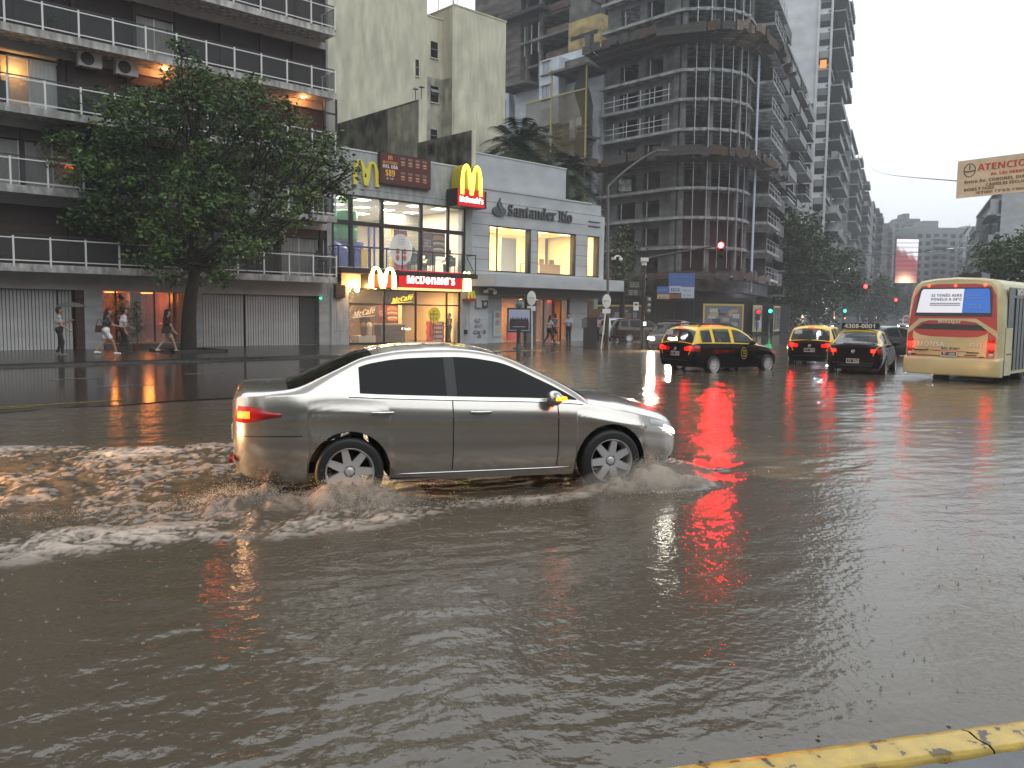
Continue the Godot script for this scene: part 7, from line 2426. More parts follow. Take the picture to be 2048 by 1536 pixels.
	bdw.call("company_board", "cream board in the bottom row of the group", 1314, 1338, 588, 598, mat("board_cream", lin(0.40, 0.32, 0.18), 0.5), "", hm, 0.12)
	bdw.call("company_board", "rust brown board in the bottom row of the group", 1339, 1361, 588, 597, mat("board_rust", lin(0.20, 0.08, 0.03), 0.5), "", mat("board_orange_ink", lin(0.34, 0.16, 0.06), 0.5), 0.12)

# ---------- the houses along the right-hand street and beyond ----------
func flats(called: String, label: String, origin: Vector3, heading: float, length: float, depth: float, height: float, wall: Material, slab: Material, opts := {}) -> Node3D:
	# street facade on local z = 0, looking along +z; near end wall on local x = 0
	var o := thing(called, label, "building", origin, face_turn(heading), opts.get("group", "houses along the street"))
	bx(o, "block", wall, Vector3(0, 0, -depth), Vector3(length, height, -0.6))
	bx(o, "end_return", wall, Vector3(0, 0, -0.6), Vector3(0.35, height, -0.02))
	var dark := mat("far_dark_glass", lin(0.025, 0.027, 0.03), 0.2)
	var fl: float = opts.get("floor", 2.75)
	var n := int((height - 4.0) / fl)
	var proj: float = opts.get("proj", 1.3)
	var bays: int = opts.get("bays", maxi(1, int(length / 9.0)))
	for i in n:
		var y := 4.0 + i * fl
		bx(o, "window_band", dark, Vector3(0.4, y + 0.25, -0.62), Vector3(length - 0.4, y + fl - 0.45, -0.3))
		bx(o, "floor_band", slab, Vector3(0, y - 0.2, -0.62), Vector3(length, y + 0.12, 0.0))
		for b in bays:
			var x0 := length * b / bays + 0.5
			var x1 := length * (b + 1) / bays - 0.9
			if (i + b) % 7 == 6: continue
			bx(o, "balcony", slab, Vector3(x0, y - 0.05, 0.0), Vector3(x1, y + 0.14, proj))
			if opts.get("parapet", true) and (b + i) % 3 != 1:
				bx(o, "balcony_front", mat("balcony_grey", lin(0.16, 0.165, 0.17), 0.6), Vector3(x0, y + 0.14, proj - 0.08), Vector3(x1, y + 1.0, proj - 0.02))
			else:
				for e in [0.5, 1.0]:
					bx(o, "balcony_rail", slab, Vector3(x0, y + e, proj - 0.06), Vector3(x1, y + e + 0.07, proj))
			var hsh := absi(hash("%s%d_%d" % [o.name, i, b])) % 100
			if hsh < 45:
				var bw := (x1 - x0) * (0.2 + 0.005 * hsh)
				bx(o, "blind", mat("far_blind_%d" % (hsh % 3), [lin(0.32, 0.32, 0.31), lin(0.18, 0.15, 0.12), lin(0.45, 0.44, 0.42)][hsh % 3], 0.8), Vector3(x0 + 0.3, y + 0.7 + 0.01 * hsh, -0.3), Vector3(x0 + 0.3 + bw, y + fl - 0.45, -0.25))
			elif hsh > 88:
				bx(o, "balcony_clutter", mat("far_clutter_%d" % (hsh % 2), [lin(0.04, 0.07, 0.03), lin(0.4, 0.38, 0.36)][hsh % 2], 0.9), Vector3(x0 + 1.0, y + 0.14, proj * 0.3), Vector3(x0 + 2.2, y + 1.3, proj * 0.8))
			bx(o, "partition", wall, Vector3(x1, y + 0.14, -0.6), Vector3(x1 + 0.25, y + fl - 0.2, proj * 0.7))
	if opts.has("end_windows"):
		for i in n:
			var y := 4.0 + i * fl
			for z in opts.end_windows:
				var w := bx(o, "window", dark, Vector3(-0.06, y + 0.45, z - 0.72), Vector3(0.02, y + 2.35, z + 0.72))
				bx(w, "frame", slab, Vector3(-0.09, -0.05, -0.75), Vector3(-0.03, 0.02, 0.75))
				bx(w, "blind", mat("blind_%d" % ((i * 3) % 4), lin(0.12 + 0.06 * ((i * 3) % 4), 0.12 + 0.06 * ((i * 3) % 4), 0.12 + 0.055 * ((i * 3) % 4)), 0.7), Vector3(-0.05, 0.05, -0.66), Vector3(-0.045, 0.92, 0.66))
	bx(o, "parapet", slab, Vector3(-0.1, height, -depth), Vector3(length + 0.1, height + 0.35, 0.1))
	var hs := absi(hash(label)) % 10
	bx(o, "roof_room", wall, Vector3(length * (0.1 + 0.04 * hs), height, -depth * 0.8), Vector3(length * (0.35 + 0.03 * hs), height + 2.4 + 0.2 * hs, -depth * 0.3))
	bx(o, "water_tank", slab, Vector3(length * 0.75, height + 0.3, -depth * 0.6), Vector3(length * 0.75 + 2.0, height + 2.0, -depth * 0.6 + 2.0))
	bx(o, "aerial", dark, Vector3(length * 0.2, height, -2.0), Vector3(length * 0.2 + 0.08, height + 3.5, -1.92))
	return o

func build_street() -> void:
	var P3 := on_ground(1490, 668)
	var u := along(25.0)
	var n := outward(25.0)
	var dark_wall := rough_mat("dark_street_wall", lin(0.10, 0.10, 0.10), 0.85, Vector3(9, 7, 9), "stain", 0.2)
	var grey := rough_mat("grey_street_wall", lin(0.24, 0.24, 0.235), 0.85, Vector3(9, 7, 9), "stain", 0.2)
	var white := rough_mat("white_street_wall", lin(0.58, 0.60, 0.62), 0.8, Vector3(5, 4, 5), "blotch", 0.1)
	var bright := rough_mat("white_tower_paint", lin(0.80, 0.82, 0.84), 0.8, Vector3(9, 7, 9), "blotch", 0.0)
	var edge := rough_mat("pale_slab_edge", lin(0.42, 0.43, 0.43), 0.8, Vector3(2, 1, 2), "blotch", 0.1)
	flats("balcony_flats", "dark block of flats with pale balcony edges beside the white tower", P3 + u * 16.5, 25.0, 28.0, 16, 33.0, dark_wall, edge, {"bays": 3, "proj": 1.3})
	var tower := flats("white_tower", "tall white tower with a column of square windows in its end wall", P3 + u * 57.0 + n * 1.9, 25.0, 26.0, 14, 66.0, bright, edge, {"bays": 2, "proj": 1.8, "end_windows": [-1.0]})
	bx(tower, "end_pilaster", bright, Vector3(-0.25, 0, -0.2), Vector3(0.0, 66, 0.1))
	bx(tower, "end_pilaster", bright, Vector3(-0.25, 0, -2.1), Vector3(0.0, 66, -1.8))
	bx(tower, "lit_window", glow("far_window_lamp", Color(1.0, 0.6, 0.3), 0.6), Vector3(-0.13, 39.6, -1.5), Vector3(-0.115, 40.8, -0.6))
	# further houses: the near top corner is read from the photograph, the distance from a usual height
	var far_list := [
		["grey_flats", "grey flats with roof plants next to the white tower", 1704, 262, 190.0, 30.0, grey, {"bays": 2, "proj": 1.6}],
		["grey_flats", "grey flats with stepped balconies lower than the planted roof", 1727, 340, 225.0, 26.0, grey, {"bays": 2, "proj": 1.6}],
		["white_flats", "narrow white flats with a blank side wall", 1748, 405, 250.0, 16.0, white, {"bays": 1, "proj": 0.4}],
		["grey_flats", "dark flats just beyond the narrow white flats", 1758, 418, 275.0, 22.0, dark_wall, {"bays": 2}],
		["grey_flats", "low grey flats where the street fades in haze", 1778, 448, 320.0, 40.0, grey, {"bays": 3}]]
	for f in far_list:
		var p := at_depth(f[2], f[3], f[4])
		flats(f[0], f[1], Vector3(p.x, 0, p.z), 25.0, f[5], 18, p.y, f[6], edge, f[7])
	# right-hand side of the street: facade looks left, so the block is turned round
	for f in [["white_flats", "pale flats behind the warning sign on the right side", 1996, 380, 130.0, 40.0, white, 3], ["white_flats", "white flats with a blank party wall right of the street", 1966, 432, 200.0, 18.0, white, 1], ["grey_flats", "small grey flats at the far right corner", 1948, 470, 230.0, 22.0, grey, 2], ["white_flats", "distant white flats with thin balcony lines", 1934, 455, 300.0, 25.0, white, 2]]:
		var p := at_depth(f[2], f[3], f[4])
		flats(f[0], f[1], Vector3(p.x, 0, p.z) + u * f[5], 205.0, f[5], 20, p.y, f[6], edge, {"bays": f[7], "proj": 1.2})
	# blocks that close the street
	var mid_grey := rough_mat("mid_grey_wall", lin(0.30, 0.31, 0.32), 0.85, Vector3(4, 3, 4), "blotch", 0.1)
	var cl := [["closing_block", "grey block of flats closing the end of the street", 1832, 455, 1932, 330.0, 14, mid_grey], ["back_block", "pale tall block in haze behind the closing block", 1788, 447, 1842, 430.0, 14, grey], ["back_block", "higher pale roof block in the haze", 1806, 437, 1840, 440.0, 14, grey], ["thin_tower", "thin pale tower in haze right of the closing block", 1932, 462, 1958, 420.0, 14, white]]
	for c in cl:
		var a := at_depth(c[2], c[3], c[5])
		var b := at_depth(c[4], c[3], c[5])
		var o := thing(c[0], c[1], "building", Vector3(a.x, 0, a.z), -3.0)
		var w := b.x - a.x
		bx(o, "block", c[7], Vector3(0, 0, -20), Vector3(w, a.y, 0))
		for i in int(a.y / 2.9) - 1:
			var y := 4.0 + i * 2.9
			for k in int(w / 3.2):
				bx(o, "window", mat("far_dark_glass", lin(0.025, 0.027, 0.03), 0.2), Vector3(0.8 + k * 3.2, y, 0.0), Vector3(2.6 + k * 3.2, y + 1.6, 0.03))
			bx(o, "balcony", edge, Vector3(w * 0.35, y - 0.5, 0.0), Vector3(w * 0.62, y - 0.3, 1.0))
			bx(o, "balcony_front", mid_grey, Vector3(w * 0.35, y - 0.3, 0.9), Vector3(w * 0.62, y + 0.5, 1.0))
		bx(o, "roof_room", c[7], Vector3(w * 0.2, a.y, -12), Vector3(w * 0.5, a.y + 3.0, -3))
	# glowing advertising screen at the end of the street
	var s0 := at_depth(1794, 478, 300.0)
	var s1 := at_depth(1833, 566, 300.0)
	var sc := thing("advertising_screen", "glowing red and white advertising screen at the end of the street", "screen", Vector3(s0.x, s1.y, s0.z), 0.0)
	var sw := s1.x - s0.x
	var sh := s0.y - s1.y
	bx(sc, "case", dark_wall, Vector3(-0.3, -0.5, -1.0), Vector3(sw + 0.3, sh + 0.3, -0.05))
	var img := Image.create(48, 96, false, Image.FORMAT_RGBF)
	for j in 96:
		for i in 48:
			var fy := 1.0 - (j + 0.5) / 96.0
			var fx := (i + 0.5) / 48.0
			var cloud := smoothstep(0.6, 0.82, fy + 0.25 * (fx - 0.4) + 0.03 * sin(fx * 21.0 + fy * 13.0))
			var fire := exp(-pow((fx - 0.45) / 0.35, 2) - pow(fy / 0.16, 2))
			var c := Color(0.34, 0.05, 0.06).lerp(Color(1.0, 1.0, 1.1), cloud) * (0.8 + 0.25 * sin(fy * 60.0))
			c = c + Color(2.2, 1.5, 0.9) * fire
			img.set_pixel(i, j, c)
	var scm := mat("street_screen_light", Color.BLACK, 0.5)
	scm.emission_enabled = true
	scm.emission = Color.BLACK
	scm.emission_texture = ImageTexture.create_from_image(img)
	scm.emission_energy_multiplier = 1.0
	var sq := MB.new()
	sq.quad(Vector3(0, 0, 0), Vector3(sw, 0, 0), Vector3(sw, sh, 0), Vector3(0, sh, 0))
	part(sc, "screen_panel", sq.mesh(), scm)
	bx(sc, "mast", dark_wall, Vector3(sw * 0.4, -s1.y, -0.8), Vector3(sw * 0.6, -0.5, -0.3))
	# lit shop windows down the street under the trees
	for w in [[1605, 640, 100.0, 0.5], [1640, 645, 115.0, 0.7], [1655, 640, 118.0, 0.6], [1668, 632, 122.0, 0.6], [1690, 628, 150.0, 0.9], [1740, 640, 160.0, 0.5], [1752, 636, 165.0, 0.5]]:
		var p := at_depth(w[0], w[1], w[2])
		var o := thing("shop_light", "lit shop window glowing under the street trees", "shop window", p, face_turn(25.0), "lit shop windows along the street")
		bx(o, "lit_pane", glow("shop_window_lamp", Color(1.0, 0.75, 0.5), 1.6), Vector3(-1.0, -w[3], 0.0), Vector3(1.0, w[3], 0.05))
		bx(o, "frame", dark_wall, Vector3(-1.15, -w[3] - 0.1, -0.1), Vector3(1.15, w[3] + 0.15, -0.01))
	# houses and trees across the road behind us: the dark skyline the car and the water mirror
	for b in [[-70.0, 34.0, 22.0, 26.0], [-40.0, 30.0, 24.0, 21.0], [-12.0, 32.0, 20.0, 27.0], [14.0, 34.0, 22.0, 23.0], [40.0, 36.0, 26.0, 25.0]]:
		flats("opposite_flats", "grey flats across the road behind the photographer", Vector3(b[0] + b[2], 0, b[1]), 270.0, b[2], 14.0, b[3], mid_grey, edge, {"bays": 2, "group": "flats behind the photographer"})

var clump_meshes := {}
func clump_mesh(sd: int, leaves: int, size: float) -> ArrayMesh:   # a ball of leaves of radius one
	var key := "%d_%d_%.2f" % [sd, leaves, size]
	if clump_meshes.has(key):
		return clump_meshes[key]
	var r := RandomNumberGenerator.new()
	r.seed = sd
	var f := MB.new()
	for i in leaves:
		var d := Vector3(r.randfn(), r.randfn() * 0.8, r.randfn()).normalized() * pow(r.randf(), 0.45)
		leaf(f, d, size * r.randf_range(0.7, 1.3), r)
	clump_meshes[key] = f.mesh()
	return clump_meshes[key]

func limb(q: MB, a: Vector3, b: Vector3, r0: float, r1: float, r: RandomNumberGenerator) -> void:
	var pts := []
	for k in 6:
		var t := k / 5.0
		pts.append(a.lerp(b, t) + Vector3(r.randfn(), r.randfn() * 0.4, r.randfn()) * a.distance_to(b) * 0.035 * sin(t * PI) + Vector3(0, -0.08 * a.distance_to(b) * sin(t * PI), 0))
	q.tube(pts, r0, r1, 7)

func make_tree(label: String, base: Vector3, fork: Vector3, trunk_r: float, lobes: Array, per_m2: float, clump: float, leaves: int, leaf_size: float, tint: Color, sd: int, group := "") -> Node3D:
	var o := thing("tree", label, "tree", base, 0.0, group)
	var r := RandomNumberGenerator.new()
	r.seed = sd
	var q := MB.new()
	var f := fork - base
	var tr := []
	for k in 9:
		var t := k / 8.0
		tr.append(f * t + Vector3(sin(t * 5.0 + sd) * 0.10, 0, cos(t * 4.0) * 0.08) * t)
	tr[0] = Vector3(0, -0.05, 0)
	q.tube(tr, trunk_r * 1.15, trunk_r * 0.72, 12)
	for l in lobes:
		var c: Vector3 = l[0] - base
		limb(q, f - Vector3(0, r.randf() * 0.5, 0), c, trunk_r * 0.3, 0.02, r)
		for k in 3:
			var d: Vector3 = Vector3(r.randfn(), r.randfn() * 0.6, r.randfn()).normalized() * l[1] * 0.8
			limb(q, f.lerp(c, 0.7), c + d, trunk_r * 0.16, 0.015, r)
	part(o, "trunk", q.mesh(), rough_mat("tree_bark", lin(0.035, 0.028, 0.022), 0.9, Vector3(0.5, 1.5, 0.5), "stain", 0.8))
	var xf := []
	var cols := []
	for l in lobes:
		var R: float = l[1]
		var n := int(per_m2 * R * R * 12.0)
		for i in n:
			var d := Vector3(r.randfn(), r.randfn(), r.randfn()).normalized()
			d *= pow(r.randf(), 0.36) * R * (1.0 + 0.3 * sin(d.x * 7.0 + sd) * cos(d.y * 6.0))
			d.y *= 0.82
			var p: Vector3 = l[0] - base + d
			var s := clump * r.randf_range(0.6, 1.25)
			xf.append(Transform3D(Basis(Vector3(r.randfn(), r.randfn(), r.randfn()).normalized(), r.randf() * TAU).scaled(Vector3(s, s * 0.75, s)), p))
			var g := r.randf_range(0.6, 1.35)
			cols.append(Color(tint.r * g * r.randf_range(0.8, 1.4), tint.g * g, tint.b * g))
	var mm := MultiMesh.new()
	mm.transform_format = MultiMesh.TRANSFORM_3D
	mm.use_colors = true
	mm.mesh = clump_mesh(sd % 3, leaves, leaf_size)
	mm.instance_count = xf.size()
	for i in xf.size():
		mm.set_instance_transform(i, xf[i])
		mm.set_instance_color(i, cols[i])
	var mi := MultiMeshInstance3D.new()
	mi.name = "crown"
	mi.multimesh = mm
	mi.material_override = leaf_mat()
	mi.set_meta("kind", "stuff")
	o.add_child(mi)
	return o

func px_lobes(list: Array, depth: float, spread: float, sd: int) -> Array:   # lobes as [px, py, radius px]
	var r := RandomNumberGenerator.new()
	r.seed = sd
	var out := []
	for l in list:
		var d: float = depth + r.randf_range(-spread, spread)
		out.append([at_depth(l[0], l[1], d), l[2] * 0.9 * d / 1657.0])
	return out

func build_trees() -> void:
	# the big street tree in front of the flats
	var base := on_ground(377, 704, 0.08)
	var big := px_lobes([[400, 195, 75], [330, 215, 60], [480, 215, 85], [250, 235, 70], [170, 240, 55], [560, 260, 75], [340, 310, 110], [210, 330, 95], [460, 330, 110], [590, 340, 85], [640, 300, 55], [670, 370, 40], [260, 430, 90], [390, 420, 110], [510, 440, 85], [600, 410, 50], [310, 510, 55], [420, 520, 60], [490, 500, 50], [360, 90, 22], [385, 150, 42], [700, 335, 26], [120, 285, 40], [190, 420, 60], [340, 560, 26], [450, 560, 30]], 31.5, 1.7, 3)
	make_tree("big dark green street tree in front of the dark apartment block", base, at_depth(385, 520, 32.0), 0.27, big, 2.5, 0.40, 26, 0.48, Color(1.6, 1.65, 1.3), 3)
	# stone edging of its pit
	var pit := thing("tree_pit", "low stone rim round the foot of the big tree", "planter", base)
	for k in 4:
		var e := bx(pit, "rim_stone", rough_mat("wet_stone", lin(0.04, 0.04, 0.04), 0.3, Vector3(1, 1, 1), "blotch", 0.3), Vector3(-1.1, -0.03, 0.95), Vector3(1.1, 0.12, 1.1))
		e.position = Basis(Vector3.UP, deg_to_rad(43 + 90 * k)) * e.position
		e.rotation_degrees.y = 43 + 90 * k
	# trees of the right-hand street
	var green := Color(0.95, 1.0, 0.8)
	var t1 := px_lobes([[1580, 455, 48], [1545, 490, 62], [1615, 490, 66], [1655, 535, 60], [1525, 550, 55], [1580, 560, 75], [1640, 600, 58], [1695, 570, 42], [1540, 605, 44], [1600, 620, 50], [1505, 520, 34], [1560, 640, 34], [1488, 575, 36], [1500, 615, 36]], 96.0, 3.0, 5)
	make_tree("broad street tree before the dark flats on the right-hand street", on_ground(1556, 661), at_depth(1575, 600, 96.0), 0.32, t1, 0.75, 1.0, 22, 0.5, green, 5, "trees along the right-hand street")
	var t2 := px_lobes([[1720, 580, 34], [1755, 590, 34], [1700, 610, 28], [1740, 620, 34], [1780, 610, 28], [1765, 565, 20]], 150.0, 4.0, 6)
	make_tree("smaller street tree under the red signal in haze", at_depth(1740, 655, 150.0) * Vector3(1, 0, 1), at_depth(1738, 620, 150.0), 0.3, t2, 0.45, 1.25, 20, 0.5, green, 6, "trees along the right-hand street")
	var t2b := px_lobes([[1800, 590, 22], [1820, 605, 24], [1790, 625, 22]], 230.0, 4.0, 7)
	make_tree("hazy tree at the far end of the street", at_depth(1805, 648, 230.0) * Vector3(1, 0, 1), at_depth(1805, 620, 230.0), 0.3, t2b, 0.35, 1.6, 18, 0.5, green, 7, "trees along the right-hand street")
	var t3 := px_lobes([[2000, 510, 48], [2050, 490, 55], [1985, 540, 36], [2040, 545, 55], [2090, 520, 60], [1970, 515, 24]], 62.0, 2.5, 8)
	make_tree("leafy tree behind the bus on the right side", at_depth(2050, 680, 62.0) * Vector3(1, 0, 1), at_depth(2045, 580, 62.0), 0.3, t3, 0.9, 0.75, 22, 0.5, Color(1.1, 1.05, 0.75), 8, "trees along the right-hand street")
	var t4 := px_lobes([[1935, 545, 20], [1950, 560, 20], [1922, 565, 14]], 170.0, 3.0, 9)
	make_tree("small hazy tree above the bus roof", at_depth(1938, 650, 170.0) * Vector3(1, 0, 1), at_depth(1938, 590, 170.0), 0.25, t4, 0.4, 1.3, 18, 0.5, green, 9, "trees along the right-hand street")
	# tree in the side street beyond the bank
	var t5 := px_lobes([[1240, 480, 26], [1225, 515, 32], [1258, 520, 28], [1240, 550, 26], [1270, 490, 18]], 62.0, 2.0, 10)
	make_tree("dark tree in the side street beyond the bank corner", at_depth(1245, 665, 63.0) * Vector3(1, 0, 1), at_depth(1243, 570, 62.0), 0.22, t5, 1.0, 0.6, 22, 0.5, green, 10)
	# trees across the road behind us
	for k in 5:
		var b := Vector3(-30.0 + k * 15.0, 0, 7.0 + (k % 2) * 3.0)
		var lb := []
		for j in 6:
			lb.append([b + Vector3(rng.randf_range(-3, 3), 7.6 + rng.randf_range(-2.0, 3.0), rng.randf_range(-2.5, 2.5)), 2.6])
		make_tree("street tree across the road behind the photographer", b, b + Vector3(0.2, 4.4, 0), 0.3, lb, 0.35, 1.0, 20, 0.5, green, 40 + k, "street trees behind the photographer")
	palm("large date palm above the bank roof", at_depth(1040, 300, 62.0), 5.2, 11)
	palm("smaller palm leaning beyond the bank roof", at_depth(1130, 350, 66.0), 4.2, 12)

func palm(label: String, heart: Vector3, reach: float, sd: int) -> void:
	var o := thing("palm_tree", label, "palm", Vector3(heart.x, 0, heart.z), 0.0, "palms behind the bank")
	var r := RandomNumberGenerator.new()
	r.seed = sd
	var q := MB.new()
	q.tube([Vector3(0, 0, 0), Vector3(0.1, heart.y * 0.5, 0), Vector3(0, heart.y - 0.3, 0)], 0.45, 0.4, 10)
	part(o, "trunk", q.mesh(), M.tree_bark)
	for k in 46:
		var f := MB.new()
		var az := TAU * k / 46.0 * 7.0 + r.randf() * 0.4
		var up := lerpf(1.25, -0.55, float(k) / 46.0)
		var d := Vector3(cos(az), 0, sin(az))
		var side := Vector3(-sin(az), 0, cos(az))
		var L := reach * r.randf_range(0.8, 1.05)
		var pts := []
		for i in 12:
			var t := i / 11.0
			pts.append(Vector3(0, heart.y, 0) + d * L * t * cos(up) * (1.0 - 0.18 * t) + Vector3(0, L * (sin(up) * t - 0.55 * t * t), 0))
		f.col = Color(0.05, 0.055, 0.02)
		f.tube(pts, 0.04, 0.01, 4, false)
		for i in range(1, 11):
			for h in 3:
				var p: Vector3 = pts[i].lerp(pts[i + 1], h / 3.0)
				var w := 0.75 * sin(PI * clampf((i + h / 3.0) / 11.5, 0.08, 0.95)) + 0.15
				for s in [-1.0, 1.0]:
					var g := r.randf_range(0.7, 1.2)
					f.col = Color(0.022 * g, 0.042 * g, 0.016 * g)
					var tip: Vector3 = p + side * s * w + d * 0.3 * w + Vector3(0, -0.25 * w + r.randfn() * 0.06, 0)
					var e: Vector3 = (pts[i + 1] - pts[i]).normalized() * 0.045
					f.tri(p - e, p + e, tip)
		part(o, "frond", f.mesh(), leaf_mat())

func build_furniture() -> void:
	var dark := mat("dark_pole_paint", lin(0.018, 0.019, 0.02), 0.5)
	var grey := mat("grey_pole_paint", lin(0.10, 0.10, 0.10), 0.5)
	var white := mat("sign_white_paint", lin(0.60, 0.60, 0.58), 0.5)
	# ---- signal mast with the red lamp ----
	var b := on_ground(1284, 694)
	var o := thing("traffic_signal", "dark signal mast with a long arm and a glowing red lamp", "traffic light", b)
	var tip := at_depth(1441, 491, 45.5) - b
	var q := MB.new()
	q.tube([Vector3(0, -0.2, 0), Vector3(0, 2.0, 0), Vector3(0.02, 4.4, 0)], 0.11, 0.085, 10)
	part(o, "pole", q.mesh(), dark)
	q = MB.new()
	var elbow := at_depth(1294, 524, 44.6) - b
	q.tube([Vector3(0.02, 4.3, 0), elbow + Vector3(-0.15, 0.0, 0), elbow + Vector3(0.25, 0.25, 0), elbow.lerp(tip, 0.5) + Vector3(0, 0.12, 0), tip + Vector3(-0.2, 0.0, -0.15)], 0.08, 0.05, 8)
	part(o, "arm", q.mesh(), dark)
	var face := -8.0
	q = MB.new()
	q.box(Vector3(0, 0, 0), Vector3(0.36, 1.06, 0.26))
	for k in 3:      # visors
		var ring := PackedVector3Array()
		for i in 11:
			var a := PI * (i / 10.0)
			for z in [0.13, 0.36]:
				ring.append(Vector3(cos(a) * 0.15, 0.34 - 0.34 * k + sin(a) * 0.15, z))
		q.grid(ring, 2, 11)
	var hd := part(o, "signal_head", q.mesh(), dark, tip + Vector3(0, -0.34, 0))
	hd.rotation_degrees.y = face
	for k in 3:
		q = MB.new()
		q.lathe([Vector2(0.145, 0.0), Vector2(0.12, 0.03), Vector2(0.0, 0.05)], 18, Basis(Vector3.RIGHT, PI / 2))
		part(hd, "lamp_lens", q.mesh(), glow("signal_lamp_red", Color(1.0, 0.05, 0.06), 320.0) if k == 0 else mat("lens_dark_%d" % k, [Color.BLACK, lin(0.08, 0.05, 0.01), lin(0.01, 0.05, 0.03)][k], 0.2), Vector3(0, 0.34 - 0.34 * k, 0.13))
	lamp_spot(o, tip + Vector3(-0.05, 0.0, 0.55), Vector3(-0.25, -0.10, 1.0), Color(1.0, 0.05, 0.06), 34.0, 75.0, 0.15)
	# side heads and little signs on the pole
	q = MB.new()
	q.box(Vector3(0.28, 2.25, 0.0), Vector3(0.3, 0.95, 0.24))
	part(o, "signal_head", q.mesh(), dark)
	for k in 3:
		q = MB.new()
		q.lathe([Vector2(0.09, 0.0), Vector2(0.0, 0.03)], 12, Basis(Vector3.RIGHT, PI / 2))
		part(o, "lamp_lens", q.mesh(), mat("lens_pale", lin(0.3, 0.3, 0.3), 0.2), Vector3(0.30, 2.55 - k * 0.3, 0.13))
	bx(o, "walk_signal", glow("walk_signal_white", Color(0.95, 0.98, 1.0), 1.5), Vector3(0.02, 1.15, 0.13), Vector3(0.16, 1.35, 0.16))
	bx(o, "walk_signal_box", dark, Vector3(-0.1, 1.05, -0.13), Vector3(0.28, 1.45, 0.13))
	bx(o, "bus_stop_plate", white, Vector3(-0.52, 1.95, 0.02), Vector3(-0.24, 2.4, 0.05))
	bx(o, "plate_mark", dark, Vector3(-0.46, 2.22, 0.05), Vector3(-0.30, 2.32, 0.055))
	bx(o, "camera_box", white, Vector3(-0.18, 4.55, -0.12), Vector3(0.2, 4.75, 0.2))
	bx(o, "camera_hood", white, Vector3(-0.12, 4.35, -0.1), Vector3(0.12, 4.54, 0.12))
	for k in 2:
		bx(o, "street_name_plate", dark, Vector3(-0.85 + k * -0.1, 3.15 - k * 0.42, 0.02), Vector3(-0.12, 3.5 - k * 0.42, 0.04))
		for j in 3:
			print_line(o, "street_name_print", white, Vector3(-0.5 - k * 0.05, 3.42 - k * 0.42 - j * 0.1, 0.04), 0.5, 0.05, 0.0, 2)
	# ---- lamp standard with a long curved arm ----
	b = on_ground(1213, 694)
	o = thing("street_lamp", "tall dark street lamp with an arm curving over the side street", "street lamp", b)
	q = MB.new()
	var top := at_depth(1216, 372, 44.2) - b
	var tip2 := at_depth(1318, 301, 44.2) - b
	var pts := [Vector3(0, -0.2, 0), Vector3(0.0, 3, 0), top]
	for k in range(1, 8):
		var t := k / 7.0
		pts.append(Vector3(lerpf(top.x, tip2.x, 1.0 - pow(1 - t, 1.5) * 1.0) , lerpf(top.y, tip2.y, 1.0 - pow(1.0 - t, 2.0)), lerpf(top.z, tip2.z, t)))
	q.tube(pts, 0.075, 0.035, 8)
	part(o, "pole", q.mesh(), grey)
	q = MB.new()
	q.lathe([Vector2(0.11, 0.0), Vector2(0.11, 1.6), Vector2(0.08, 1.7)], 10)
	part(o, "base_sleeve", q.mesh(), dark)
	bx(o, "luminaire", grey, tip2 + Vector3(-0.1, -0.06, -0.12), tip2 + Vector3(0.5, 0.06, 0.12))
	# dark cabinet beside it
	b = on_ground(1180, 696)
	o = thing("dark_cabinet", "dark metal street cabinet next to the street lamp", "cabinet", b)
	bx(o, "body", dark, Vector3(-0.34, -0.1, -0.3), Vector3(0.32, 1.55, 0.3))
	bx(o, "cap", grey, Vector3(-0.42, 1.05, -0.34), Vector3(-0.2, 1.5, 0.34))
	bx(o, "brown_panel", mat("brown_panel", lin(0.10, 0.05, 0.03), 0.6), Vector3(-0.1, 1.55, -0.2), Vector3(0.45, 2.0, 0.1))
	# ---- leaning bus stop signs ----
	for s in [[1064, 699, 1063, 598, "white round stop sign standing upright beside the information board"], [1202, 698, 1213, 604, "white round stop sign on a leaning pole by the street lamp"]]:
		b = on_ground(s[0], s[1])
		var t := at_depth(s[2], s[3], -b.z) - b
		o = thing("bus_stop_sign", s[4], "sign", b, 0.0, "round white stop signs")
		q = MB.new()
		q.tube([Vector3(0, -0.1, 0), t], 0.035, 0.035, 8)
		part(o, "pole", q.mesh(), white)
		q = MB.new()
		q.lathe([Vector2(0.30, -0.01), Vector2(0.30, 0.01), Vector2(0.0, 0.012)], 24, Basis(Vector3.RIGHT, PI / 2))
		var d := part(o, "disc", q.mesh(), white, t + Vector3(0, 0.04, 0.05))
		d.scale = Vector3(0.72, 1.15, 1)
		print_line(o, "disc_print", grey, t + Vector3(0, 0.05, 0.065), 0.26, 0.06, 0.0, 1)
		bx(o, "number_tab", white, t + Vector3(-0.2, -0.56, 0.03), t + Vector3(0.2, -0.34, 0.05))
	# ---- information board with a green frame ----
	b = on_ground(1037, 699)
	o = thing("information_board", "green framed advertising board with a picture of people on a stage", "sign", b, 8.0)
	q = MB.new()
	q.lathe([Vector2(0.32, -0.05), Vector2(0.3, 0.05), Vector2(0.14, 0.12), Vector2(0.11, 0.3), Vector2(0.1, 0.85), Vector2(0.16, 0.95)], 14)
	var gm := mat("board_green", lin(0.012, 0.03, 0.028), 0.4)
	part(o, "stem", q.mesh(), gm)
	bx(o, "frame", gm, Vector3(-0.56, 0.82, -0.09), Vector3(0.56, 1.98, 0.09))
	bx(o, "light_border", mat("border_pale", lin(0.45, 0.47, 0.55), 0.5), Vector3(-0.5, 0.9, 0.09), Vector3(0.5, 1.9, 0.097))
